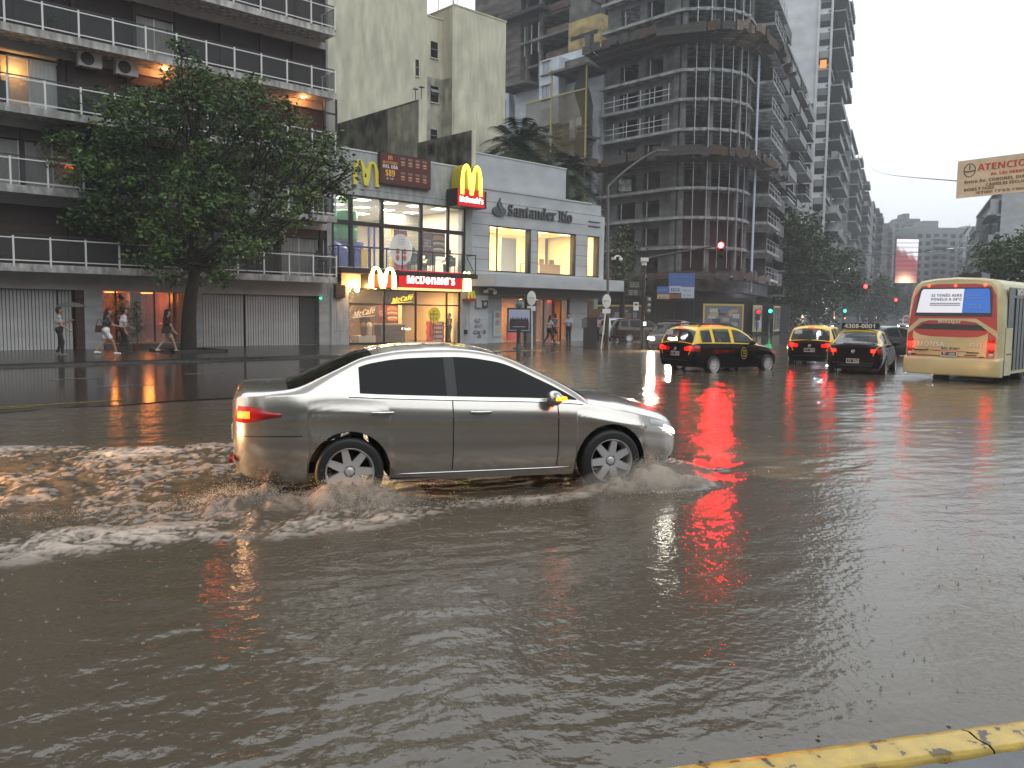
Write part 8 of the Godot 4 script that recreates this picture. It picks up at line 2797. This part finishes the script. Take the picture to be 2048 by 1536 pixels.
	bx(o, "picture", mat("picture_pale", lin(0.34, 0.36, 0.50), 0.5), Vector3(-0.47, 0.93, 0.097), Vector3(0.47, 1.87, 0.102))
	bx(o, "picture_stage", mat("picture_dark", lin(0.03, 0.02, 0.025), 0.5), Vector3(-0.47, 0.93, 0.102), Vector3(0.47, 1.32, 0.105))
	for k in 9:
		q = MB.new()
		q.lathe([Vector2(0.0, 0.17), Vector2(0.03, 0.15), Vector2(0.02, 0.12), Vector2(0.05, 0.1), Vector2(0.05, 0.0)], 8, Basis(Vector3.RIGHT, 0.0))
		part(o, "picture_figure", q.mesh(), M.picture_dark, Vector3(-0.4 + k * 0.1, 1.30 + 0.03 * (k % 2), 0.108)).scale = Vector3(1, 1.3, 0.05)
	bx(o, "picture_line", M.border_pale, Vector3(-0.3, 1.08, 0.105), Vector3(0.3, 1.1, 0.108))
	q = MB.new()
	q.lathe([Vector2(0.02, 0.0), Vector2(0.15, 0.02), Vector2(0.17, 0.16), Vector2(0.12, 0.3), Vector2(0.0, 0.36)], 14)
	part(o, "crest", q.mesh(), mat("crest_teal", lin(0.03, 0.12, 0.14), 0.4), Vector3(0, 1.98, 0))
	# ---- further signals ----
	for s in [[1730, 573, 72.0, 1, "red signal hung over the right-hand street beyond the crossing", 60.0], [1791, 600, 105.0, 1, "more distant red signal over the hazy street", 70.0], [1540, 622, 76.0, 2, "green signal on a post by the poster hoarding", 12.0], [1689, 622, 100.0, 2, "green signal under the trees further up the street", 14.0], [1516, 624, 74.0, 3, "red hand pedestrian signal on the hoarding corner", 6.0]]:
		var c := at_depth(s[0], s[1], s[2])
		o = thing("small_signal", s[4], "traffic light", Vector3(c.x, 0, c.z), 0.0, "signals of the crossing")
		bx(o, "head", dark, Vector3(-0.17, c.y - 0.75, -0.12), Vector3(0.17, c.y + 0.22, 0.12))
		q = MB.new()
		q.lathe([Vector2(0.15, 0.0), Vector2(0.1, 0.04), Vector2(0.0, 0.05)], 14, Basis(Vector3.RIGHT, PI / 2))
		var ly: float = c.y if s[3] != 2 else c.y - 0.0
		part(o, "lamp_lens", q.mesh(), glow("signal_lamp_%d" % s[0], Color(1.0, 0.06, 0.06) if s[3] != 2 else Color(0.1, 1.0, 0.6), s[5]), Vector3(0, ly, 0.12))
		q = MB.new()
		if s[3] == 1:
			q.tube([Vector3(-4.5, -0.1, 0), Vector3(-4.5, c.y + 0.1, 0), Vector3(-4.0, c.y + 0.5, 0), Vector3(-0.1, c.y + 0.1, -0.1)], 0.09, 0.05, 8)
		else:
			q.tube([Vector3(0, -0.1, -0.16), Vector3(0, c.y + 0.2, -0.16)], 0.06, 0.05, 8)
		part(o, "post", q.mesh(), grey if s[3] == 2 else dark)
	# ---- works warning sign hanging at the upper right ----
	var d0 := 15.0
	var left_top := at_depth(1912, 323, d0 + 0.9)
	var left_bot := at_depth(1917, 397, d0 + 0.9)
	var h := left_top.y - left_bot.y
	var right_dir := (at_depth(2048, 313, d0) - left_top)
	var yaw := rad_to_deg(atan2(-right_dir.z, right_dir.x))
	o = thing("warning_sign", "cream roadworks warning sign with red heading slung on a wire", "sign", left_top.lerp(left_bot, 0.5), yaw)
	var w := 2.5
	bx(o, "panel", rough_mat("sign_cream", lin(0.56, 0.55, 0.48), 0.6, Vector3(1, 1, 1), "blotch", 0.0), Vector3(0, -h / 2, -0.015), Vector3(w, h / 2, 0.015))
	var ink := mat("sign_brown_ink", lin(0.10, 0.07, 0.05), 0.6)
	var red := mat("sign_red_ink", lin(0.30, 0.05, 0.035), 0.6)
	lettering(o, "heading", "ATENCION", red, Vector3(0.84, h * 0.26, 0.02), h * 0.17, 0.95, 0.006)
	lettering(o, "sign_line", "Av. LAS HERAS", red, Vector3(0.87, h * 0.06, 0.02), h * 0.075, 0.56, 0.006)
	lettering(o, "sign_line", "Entre Av. CORONEL DIAZ y Av.", ink, Vector3(0.79, -h * 0.09, 0.02), h * 0.08, 1.3, 0.006)
	lettering(o, "sign_line", "CARRILES EXCLUSIVOS", ink, Vector3(0.95, -h * 0.21, 0.02), h * 0.075, 0.85, 0.006)
	lettering(o, "sign_line", "BUSES Y TAXIS", ink, Vector3(0.40, -h * 0.30, 0.02), h * 0.075, 0.52, 0.006)
	print_line(o, "sign_small_print", ink, Vector3(0.95, -h * 0.40, 0.015), 1.2, h * 0.07, 0.0, 4)
	var em := MB.new()
	var ring := []
	for k in 25:
		ring.append(Vector3(0.22 + cos(TAU * k / 24.0) * 0.1, h * 0.22 + sin(TAU * k / 24.0) * 0.12, 0.017))
	em.tube(ring, 0.008, 0.008, 4, false)
	em.tube([Vector3(0.13, h * 0.2, 0.017), Vector3(0.19, h * 0.18, 0.017), Vector3(0.25, h * 0.19, 0.017), Vector3(0.31, h * 0.2, 0.017)], 0.01, 0.01, 4)
	em.tube([Vector3(0.22, h * 0.24, 0.017), Vector3(0.22, h * 0.36, 0.017)], 0.008, 0.008, 4)
	part(o, "emblem", em.mesh(), mat("emblem_green", lin(0.05, 0.07, 0.05), 0.6))
	em = MB.new()
	em.tube([Vector3(w - 0.1, -left_bot.y - h, -0.05), Vector3(w - 0.1, h, -0.05)], 0.07, 0.06, 10)
	part(o, "post", em.mesh(), grey)
	# wires
	for wv in [[[1735, 327, 130.0], [1914, 362, 15.9], 0.5, "thin wire running from the sign up the street", 0.012], [[1690, 512, 110.0], [1990, 484, 60.0], 0.3, "dark cable slung across the right-hand street", 0.035]]:
		var a := at_depth(wv[0][0], wv[0][1], wv[0][2])
		var e := at_depth(wv[1][0], wv[1][1], wv[1][2])
		q = MB.new()
		var ps := []
		for k in 17:
			var t := k / 16.0
			ps.append(a.lerp(e, t) - a + Vector3(0, -wv[2] * sin(t * PI), 0))
		q.tube(ps, wv[4], wv[4], 5)
		var wi := part(self, "wire", q.mesh(), dark, a)
		tag(wi, wv[3], "wire")

# ---------- people: one skin meshed from smoothly joined tapered bones ----------
# bones: [a, b, ra, rb, colour]; joints in the person's own space (x forward, y up, z right)
func skin(bones: Array, cell: float, k := 0.03) -> ArrayMesh:
	var lo := Vector3.ONE * 99
	var hi := -lo
	for b in bones:
		var m: float = maxf(b[2], b[3]) + cell * 2
		for p in [b[0], b[1]]:
			lo = lo.min(p - Vector3.ONE * m)
			hi = hi.max(p + Vector3.ONE * m)
	var n := Vector3i(((hi - lo) / cell).ceil()) + Vector3i.ONE * 2
	var f := PackedFloat32Array()
	f.resize(n.x * n.y * n.z)
	f.fill(9.0)
	for b in bones:
		var a: Vector3 = b[0]
		var d: Vector3 = b[1] - a
		var dd := maxf(d.length_squared(), 1e-9)
		var m: float = maxf(b[2], b[3]) + k + cell * 2
		var i0 := Vector3i(((a.min(b[1]) - Vector3.ONE * m - lo) / cell).floor()).clamp(Vector3i.ZERO, n - Vector3i.ONE)
		var i1 := Vector3i(((a.max(b[1]) + Vector3.ONE * m - lo) / cell).ceil()).clamp(Vector3i.ZERO, n - Vector3i.ONE)
		for z in range(i0.z, i1.z + 1):
			for y in range(i0.y, i1.y + 1):
				for x in range(i0.x, i1.x + 1):
					var p := lo + Vector3(x, y, z) * cell - a
					var t := clampf(p.dot(d) / dd, 0, 1)
					var s := (p - d * t).length() - lerpf(b[2], b[3], t)
					var id := (z * n.y + y) * n.x + x
					var o := f[id]
					var h := maxf(k - absf(o - s), 0.0) / k
					f[id] = minf(o, s) - h * h * k * 0.25
	var q := MB.new()
	var at := {}
	for z in n.z - 1:
		for y in n.y - 1:
			for x in n.x - 1:
				var id := (z * n.y + y) * n.x + x
				var s := 0
				var sum := Vector3.ZERO
				var cnt := 0
				var vals := [f[id], f[id + 1], f[id + n.x], f[id + n.x + 1], f[id + n.x * n.y], f[id + n.x * n.y + 1], f[id + n.x * n.y + n.x], f[id + n.x * n.y + n.x + 1]]
				for c in 8:
					if vals[c] < 0: s += 1
				if s == 0 or s == 8: continue
				for e in [[0, 1], [2, 3], [4, 5], [6, 7], [0, 2], [1, 3], [4, 6], [5, 7], [0, 4], [1, 5], [2, 6], [3, 7]]:
					var va: float = vals[e[0]]
					var vb: float = vals[e[1]]
					if (va < 0) != (vb < 0):
						var t := va / (va - vb)
						var pa := Vector3(e[0] & 1, (e[0] >> 1) & 1, e[0] >> 2)
						var pb := Vector3(e[1] & 1, (e[1] >> 1) & 1, e[1] >> 2)
						sum += pa.lerp(pb, t)
						cnt += 1
				var g := Vector3(vals[1] + vals[3] + vals[5] + vals[7] - vals[0] - vals[2] - vals[4] - vals[6], vals[2] + vals[3] + vals[6] + vals[7] - vals[0] - vals[1] - vals[4] - vals[5], vals[4] + vals[5] + vals[6] + vals[7] - vals[0] - vals[1] - vals[2] - vals[3])
				at[id] = q.v.size()
				var p := lo + (Vector3(x, y, z) + sum / cnt) * cell
				q.v.append(p)
				q.n.append(g.normalized())
				q.uv.append(Vector2.ZERO)
				var best := 9.0
				var col := Color.WHITE
				for b in bones:
					var d: Vector3 = b[1] - b[0]
					var t := clampf((p - b[0]).dot(d) / maxf(d.length_squared(), 1e-9), 0, 1)
					var s2: float = (p - b[0] - d * t).length() - lerpf(b[2], b[3], t)
					if s2 < best:
						best = s2
						col = b[4]
				q.c.append(col)
	for z in range(1, n.z - 1):
		for y in range(1, n.y - 1):
			for x in range(1, n.x - 1):
				var id := (z * n.y + y) * n.x + x
				var st := [1, n.x, n.x * n.y]
				for ax in 3:
					var va := f[id]
					var vb: float = f[id + st[ax]]
					if (va < 0) == (vb < 0): continue
					var s1: int = st[(ax + 1) % 3]
					var s2: int = st[(ax + 2) % 3]
					var ids := [id, id - s1, id - s1 - s2, id - s2]
					if not (at.has(ids[0]) and at.has(ids[1]) and at.has(ids[2]) and at.has(ids[3])): continue
					var w := [at[ids[0]], at[ids[1]], at[ids[2]], at[ids[3]]]
					if va < 0:
						q.ix.append_array(PackedInt32Array([w[0], w[2], w[1], w[0], w[3], w[2]]))
					else:
						q.ix.append_array(PackedInt32Array([w[0], w[1], w[2], w[0], w[2], w[3]]))
	return q.mesh()

# pose: stride (m between feet), arms [left swing, right swing] in radians forward, bent elbows, lean
func person(label: String, at: Vector3, heading: float, tall: float, look: Dictionary, group := "people on the pavement") -> Node3D:
	var o := thing("person", label, "person", at, 90.0 - heading, group)
	var s := tall / 1.7
	var skin_c: Color = look.get("skin", Color(0.30, 0.17, 0.11))
	var top_c: Color = look.top
	var leg_c: Color = look.legs
	var shoe_c: Color = look.get("shoes", Color(0.04, 0.04, 0.04))
	var stride: float = look.get("stride", 0.0)
	var lean: float = look.get("lean", 0.0)
	var seated: bool = look.get("seated", false)
	var short: bool = look.get("shorts", false)
	var hip := Vector3(0, 0.90, 0)
	if seated: hip = Vector3(0, 0.52, 0)
	elif stride > 0: hip.y -= stride * stride * 0.12
	var neck := hip + Vector3(sin(lean) * 0.52, 0.52 * cos(lean), 0)
	var head := neck + Vector3(sin(lean) * 0.14 + 0.03, 0.17, 0)
	var bones := []
	# torso
	bones.append([hip + Vector3(0, 0.02, -0.06), hip + Vector3(0, 0.02, 0.06), 0.125, 0.125, leg_c])
	bones.append([hip.lerp(neck, 0.22), hip.lerp(neck, 0.55), 0.125, 0.13, top_c])
	bones.append([hip.lerp(neck, 0.6) + Vector3(0, 0, -0.08), hip.lerp(neck, 0.6) + Vector3(0, 0, 0.08), 0.115, 0.115, top_c])
	bones.append([hip.lerp(neck, 0.88) + Vector3(0, 0, -0.14), hip.lerp(neck, 0.88) + Vector3(0, 0, 0.14), 0.062, 0.062, top_c])
	bones.append([neck - Vector3(0, 0.03, 0), head - Vector3(0, 0.06, 0), 0.052, 0.05, skin_c])
	# head with chin and nose
	bones.append([head + Vector3(-0.015, 0.03, 0), head + Vector3(0.015, -0.02, 0), 0.092, 0.082, skin_c])
	bones.append([head + Vector3(0.04, -0.075, 0), head + Vector3(0.05, -0.07, 0), 0.045, 0.04, skin_c])
	bones.append([head + Vector3(0.09, 0.0, 0), head + Vector3(0.105, -0.025, 0), 0.012, 0.016, skin_c])
	for z in [-0.085, 0.085]:
		bones.append([head + Vector3(0, 0.01, z), head + Vector3(0, -0.02, z), 0.02, 0.016, skin_c])
	# legs
	for side in [-1.0, 1.0]:
		var h := hip + Vector3(0, -0.04, 0.085 * side)
		var foot := Vector3(stride * 0.5 * side, 0.07, 0.09 * side)
		var knee := (h + foot) * 0.5 + Vector3(0.05 + (0.06 if side * stride < 0 else 0.0), 0.02, 0)
		if stride > 0 and side < 0:
			foot.y = 0.11
		if seated:
			knee = h + Vector3(0.42, 0.02, 0)
			foot = knee + Vector3(-0.02, -0.44, 0)
		bones.append([h, knee, 0.085, 0.058, leg_c])
		if short:
			bones[bones.size() - 1][1] = h.lerp(knee, 0.55)
			bones[bones.size() - 1][3] = 0.078
			bones.append([h.lerp(knee, 0.5), knee, 0.068, 0.052, skin_c])
			bones.append([knee, foot + Vector3(0, 0.04, 0), 0.052, 0.036, skin_c])
		else:
			bones.append([knee, foot + Vector3(0, 0.03, 0), 0.062, 0.05, leg_c])
		bones.append([foot + Vector3(-0.05, -0.03, 0), foot + Vector3(0.14, -0.035, 0), 0.042, 0.032, shoe_c])
		# arms
		var sw: float = look.get("arms", [0.2, -0.2])[0 if side < 0 else 1]
		var sh := neck + Vector3(0, -0.07, 0.185 * side)
		var el := sh + Vector3(sin(sw) * 0.28, -cos(sw) * 0.28, 0.03 * side)
		var bend: float = look.get("elbows", [0.35, 0.35])[0 if side < 0 else 1]
		var wr := el + Vector3(sin(sw + bend) * 0.25, -cos(sw + bend) * 0.25, -0.01 * side)
		var long: bool = look.get("sleeves", false)
		bones.append([sh, sh.lerp(el, 0.55), 0.054, 0.05, top_c])
		bones.append([sh.lerp(el, 0.5), el, 0.045, 0.04, top_c if long else skin_c])
		bones.append([el, wr, 0.04, 0.03, top_c if long else skin_c])
		var fd := (wr - el).normalized()
		bones.append([wr, wr + fd * 0.07, 0.028, 0.034, skin_c])
		for fi in 4:
			var fz := (fi - 1.5) * 0.018
			bones.append([wr + fd * 0.08 + Vector3(0, 0, fz), wr + fd * (0.14 - 0.012 * absf(fi - 1.3)) + Vector3(0.03, 0, fz), 0.0105, 0.009, skin_c])
		bones.append([wr + fd * 0.03 + Vector3(0.02, 0, 0), wr + fd * 0.085 + Vector3(0.055, 0, 0), 0.011, 0.009, skin_c])
		hands["%s_%d" % [o.name, int(side)]] = wr + fd * 0.1
	var m := mat("person_cloth", Color(1, 1, 1), 0.8)
	m.vertex_color_use_as_albedo = true
	var body := part(o, "body", skin(bones, look.get("cell", 0.024), 0.045), m)
	body.scale = Vector3.ONE * s
	# hair
	var hc: Color = look.get("hair", Color(0.012, 0.010, 0.009))
	var hb := [[head + Vector3(-0.03, 0.05, 0), head + Vector3(-0.02, 0.02, 0), 0.098, 0.096, hc], [head + Vector3(-0.05, 0.0, 0), head + Vector3(-0.05, -0.06, 0), 0.075, 0.06, hc]]
	if look.get("long_hair", false):
		hb.append([head + Vector3(-0.07, -0.04, 0), neck + Vector3(-0.11, -0.1, 0), 0.07, 0.05, hc])
	var hair := part(o, "hair", skin(hb, 0.024, 0.04), m)
	hair.scale = Vector3.ONE * s
	for z in [-0.032, 0.032]:
		var e := MB.new()
		e.lathe([Vector2(0.0, 0.008), Vector2(0.009, 0.0), Vector2(0.0, -0.008)], 8)
		part(o, "eye", e.mesh(), mat("eye_dark", lin(0.01, 0.01, 0.01), 0.3), (head + Vector3(0.088, 0.015, z)) * s)
	return o

var hands := {}
func hand_at(o: Node3D, side: int, tall: float) -> Vector3:
	return o.transform * ((hands["%s_%d" % [o.name, side]] as Vector3) * tall / 1.7)

func bag(called: String, label: String, at: Vector3, heading: float, size: Vector3, c: Color) -> void:
	var o := thing(called, label, "bag", at, 90.0 - heading, "bags carried by the people")
	var q := MB.new()
	q.prism(PackedVector2Array([Vector2(-size.x / 2, 0), Vector2(size.x / 2, 0), Vector2(size.x * 0.4, size.y), Vector2(-size.x * 0.4, size.y)]), -size.z / 2, size.z / 2)
	part(o, "pouch", q.mesh(), mat(called + "_cloth_%d" % int(c.r * 1000), c, 0.7))
	q = MB.new()
	var s := []
	for k in 9:
		var a := PI * k / 8.0
		s.append(Vector3(-cos(a) * size.x * 0.3, size.y + sin(a) * 0.22, 0))
	q.tube(s, 0.012, 0.012, 5)
	part(o, "strap", q.mesh(), mat("strap_dark", lin(0.02, 0.015, 0.015), 0.7))

func build_people() -> void:
	var gy := 0.105
	var umb := on_ground(120, 711, gy)
	var p1 := person("person under a dark umbrella in a grey top and black trousers", umb, 52.0, 1.64, {"top": Color(0.30, 0.30, 0.29), "legs": Color(0.012, 0.012, 0.013), "shoes": Color(0.2, 0.2, 0.2), "stride": 0.12, "arms": [0.5, 0.1], "elbows": [1.5, 0.9], "cell": 0.022})
	var hd := hand_at(p1, -1, 1.64)
	var u := thing("umbrella", "open dark grey umbrella held over the person in black trousers", "umbrella", hd)
	var q := MB.new()
	q.tube([Vector3(0, -0.12, 0), Vector3(0.0, 0.62, 0)], 0.009, 0.009, 6)
	part(u, "shaft", q.mesh(), mat("dark_pole_paint", lin(0.018, 0.019, 0.02), 0.5))
	q = MB.new()
	var pts := PackedVector3Array()
	for j in 6:
		var t := j / 5.0
		for i in 24:
			var a := TAU * i / 24.0
			var rr := 0.52 * t * (1.0 - 0.05 * t * (0.5 + 0.5 * cos(a * 8.0)))
			pts.append(Vector3(cos(a) * rr, 0.62 - 0.16 * t * t - 0.012 * t * (0.5 + 0.5 * cos(a * 8.0)), sin(a) * rr))
	q.grid(pts, 24, 6, false, true)
	part(u, "canopy", q.mesh(), mat("umbrella_cloth", lin(0.06, 0.06, 0.058), 0.7))
	for i in 8:
		q = MB.new()
		var a := TAU * i / 8.0
		q.tube([Vector3(0, 0.6, 0), Vector3(cos(a) * 0.26, 0.57, sin(a) * 0.26), Vector3(cos(a) * 0.5, 0.45, sin(a) * 0.5)], 0.004, 0.004, 4)
		part(u, "rib", q.mesh(), M.dark_pole_paint)
	var s2 := on_ground(213, 709, gy)
	var p2 := person("person in white shorts and a dark top walking with a bag", s2, 50.0, 1.66, {"top": Color(0.06, 0.05, 0.05), "legs": Color(0.62, 0.61, 0.6), "shoes": Color(0.6, 0.6, 0.6), "shorts": true, "stride": 0.62, "lean": 0.12, "arms": [-0.3, 0.5], "elbows": [0.2, 0.9], "long_hair": true, "cell": 0.022})
	bag("shoulder_bag", "dark red shoulder bag of the person in white shorts", p2.transform * Vector3(-0.14, 0.78, -0.24), 50.0, Vector3(0.3, 0.24, 0.1), lin(0.05, 0.015, 0.018))
	var s3 := on_ground(247, 706, gy)
	person("person in a white shirt and long dark skirt by the lit entrance", s3, 48.0, 1.66, {"top": Color(0.50, 0.50, 0.56), "legs": Color(0.02, 0.022, 0.03), "stride": 0.25, "lean": 0.08, "arms": [0.3, -0.2], "elbows": [0.8, 0.4], "cell": 0.022})
	var s4 := on_ground(334, 704, gy)
	var p4 := person("person in pale shorts striding past the lit entrance", s4, 46.0, 1.64, {"top": Color(0.03, 0.02, 0.02), "legs": Color(0.42, 0.38, 0.33), "shoes": Color(0.5, 0.48, 0.45), "shorts": true, "stride": 0.66, "lean": 0.05, "arms": [0.35, 0.25], "elbows": [0.4, 0.3], "skin": Color(0.38, 0.24, 0.17), "long_hair": true, "cell": 0.022})
	bag("hand_bag", "black handbag of the person in pale shorts", p4.transform * Vector3(-0.1, 0.72, 0.26), 46.0, Vector3(0.36, 0.24, 0.1), lin(0.012, 0.01, 0.01))
	# by the bank
	person("person in a white top and dark trousers hurrying past the bank", on_ground(1098, 689), 70.0, 1.66, {"top": Color(0.35, 0.35, 0.37), "legs": Color(0.015, 0.015, 0.016), "stride": 0.6, "lean": 0.1, "arms": [-0.4, 0.5], "elbows": [0.5, 0.9], "long_hair": true, "cell": 0.03})
	person("person in blue shirt and shorts at the red bank door", on_ground(1110, 687), 60.0, 1.72, {"top": Color(0.08, 0.12, 0.24), "legs": Color(0.05, 0.05, 0.07), "shorts": true, "stride": 0.25, "shoes": Color(0.5, 0.5, 0.5), "cell": 0.03})
	person("guard in a pale shirt standing beside the bank door", on_ground(1137, 686), 200.0, 1.74, {"top": Color(0.30, 0.33, 0.38), "legs": Color(0.02, 0.022, 0.03), "arms": [0.3, 0.3], "elbows": [1.5, 1.5], "cell": 0.03})
	person("person in a pink striped shirt behind the dark cabinet", on_ground(1193, 687), 20.0, 1.66, {"top": Color(0.38, 0.25, 0.25), "legs": Color(0.015, 0.015, 0.016), "arms": [0.4, 0.4], "elbows": [0.9, 0.9], "cell": 0.03})
	# at the restaurant
	person("person in black reaching towards the stacked red boxes", av(21.75, -0.5, 0.06), 47.0 + 180.0, 1.6, {"top": Color(0.012, 0.012, 0.013), "legs": Color(0.014, 0.014, 0.015), "arms": [0.6, 0.6], "elbows": [0.5, 0.5], "cell": 0.03})
	var k := 0
	for d in [[19.6, -0.9], [20.6, -0.8], [22.0, -0.8]]:
		var ch := thing("cafe_chair", "dark chair at the upper restaurant window", "chair", av(d[0], d[1], 3.86), face_turn(HEAD), "chairs at the upper window")
		bx(ch, "seat", mat("chair_dark", lin(0.02, 0.018, 0.016), 0.6), Vector3(-0.22, 0.42, -0.22), Vector3(0.22, 0.46, 0.22))
		bx(ch, "backrest", M.chair_dark, Vector3(-0.22, 0.46, 0.2), Vector3(0.22, 0.9, 0.24))
		for x in [-0.2, 0.17]:
			for z in [-0.2, 0.17]:
				bx(ch, "leg", M.chair_dark, Vector3(x, 0, z), Vector3(x + 0.03, 0.42, z + 0.03))
		person(["diner in dark clothes seated nearest the round window sign", "diner in dark clothes seated below the burger poster", "diner in dark clothes seated by the right edge of the windows"][k], av(d[0], d[1] - 0.02, 3.86 - 0.0), HEAD - 90.0, 1.66, {"top": Color(0.02, 0.02, 0.022), "legs": Color(0.02, 0.02, 0.022), "seated": true, "arms": [0.5, 0.5], "elbows": [0.9, 0.9], "cell": 0.03}, "diners upstairs")
		k += 1
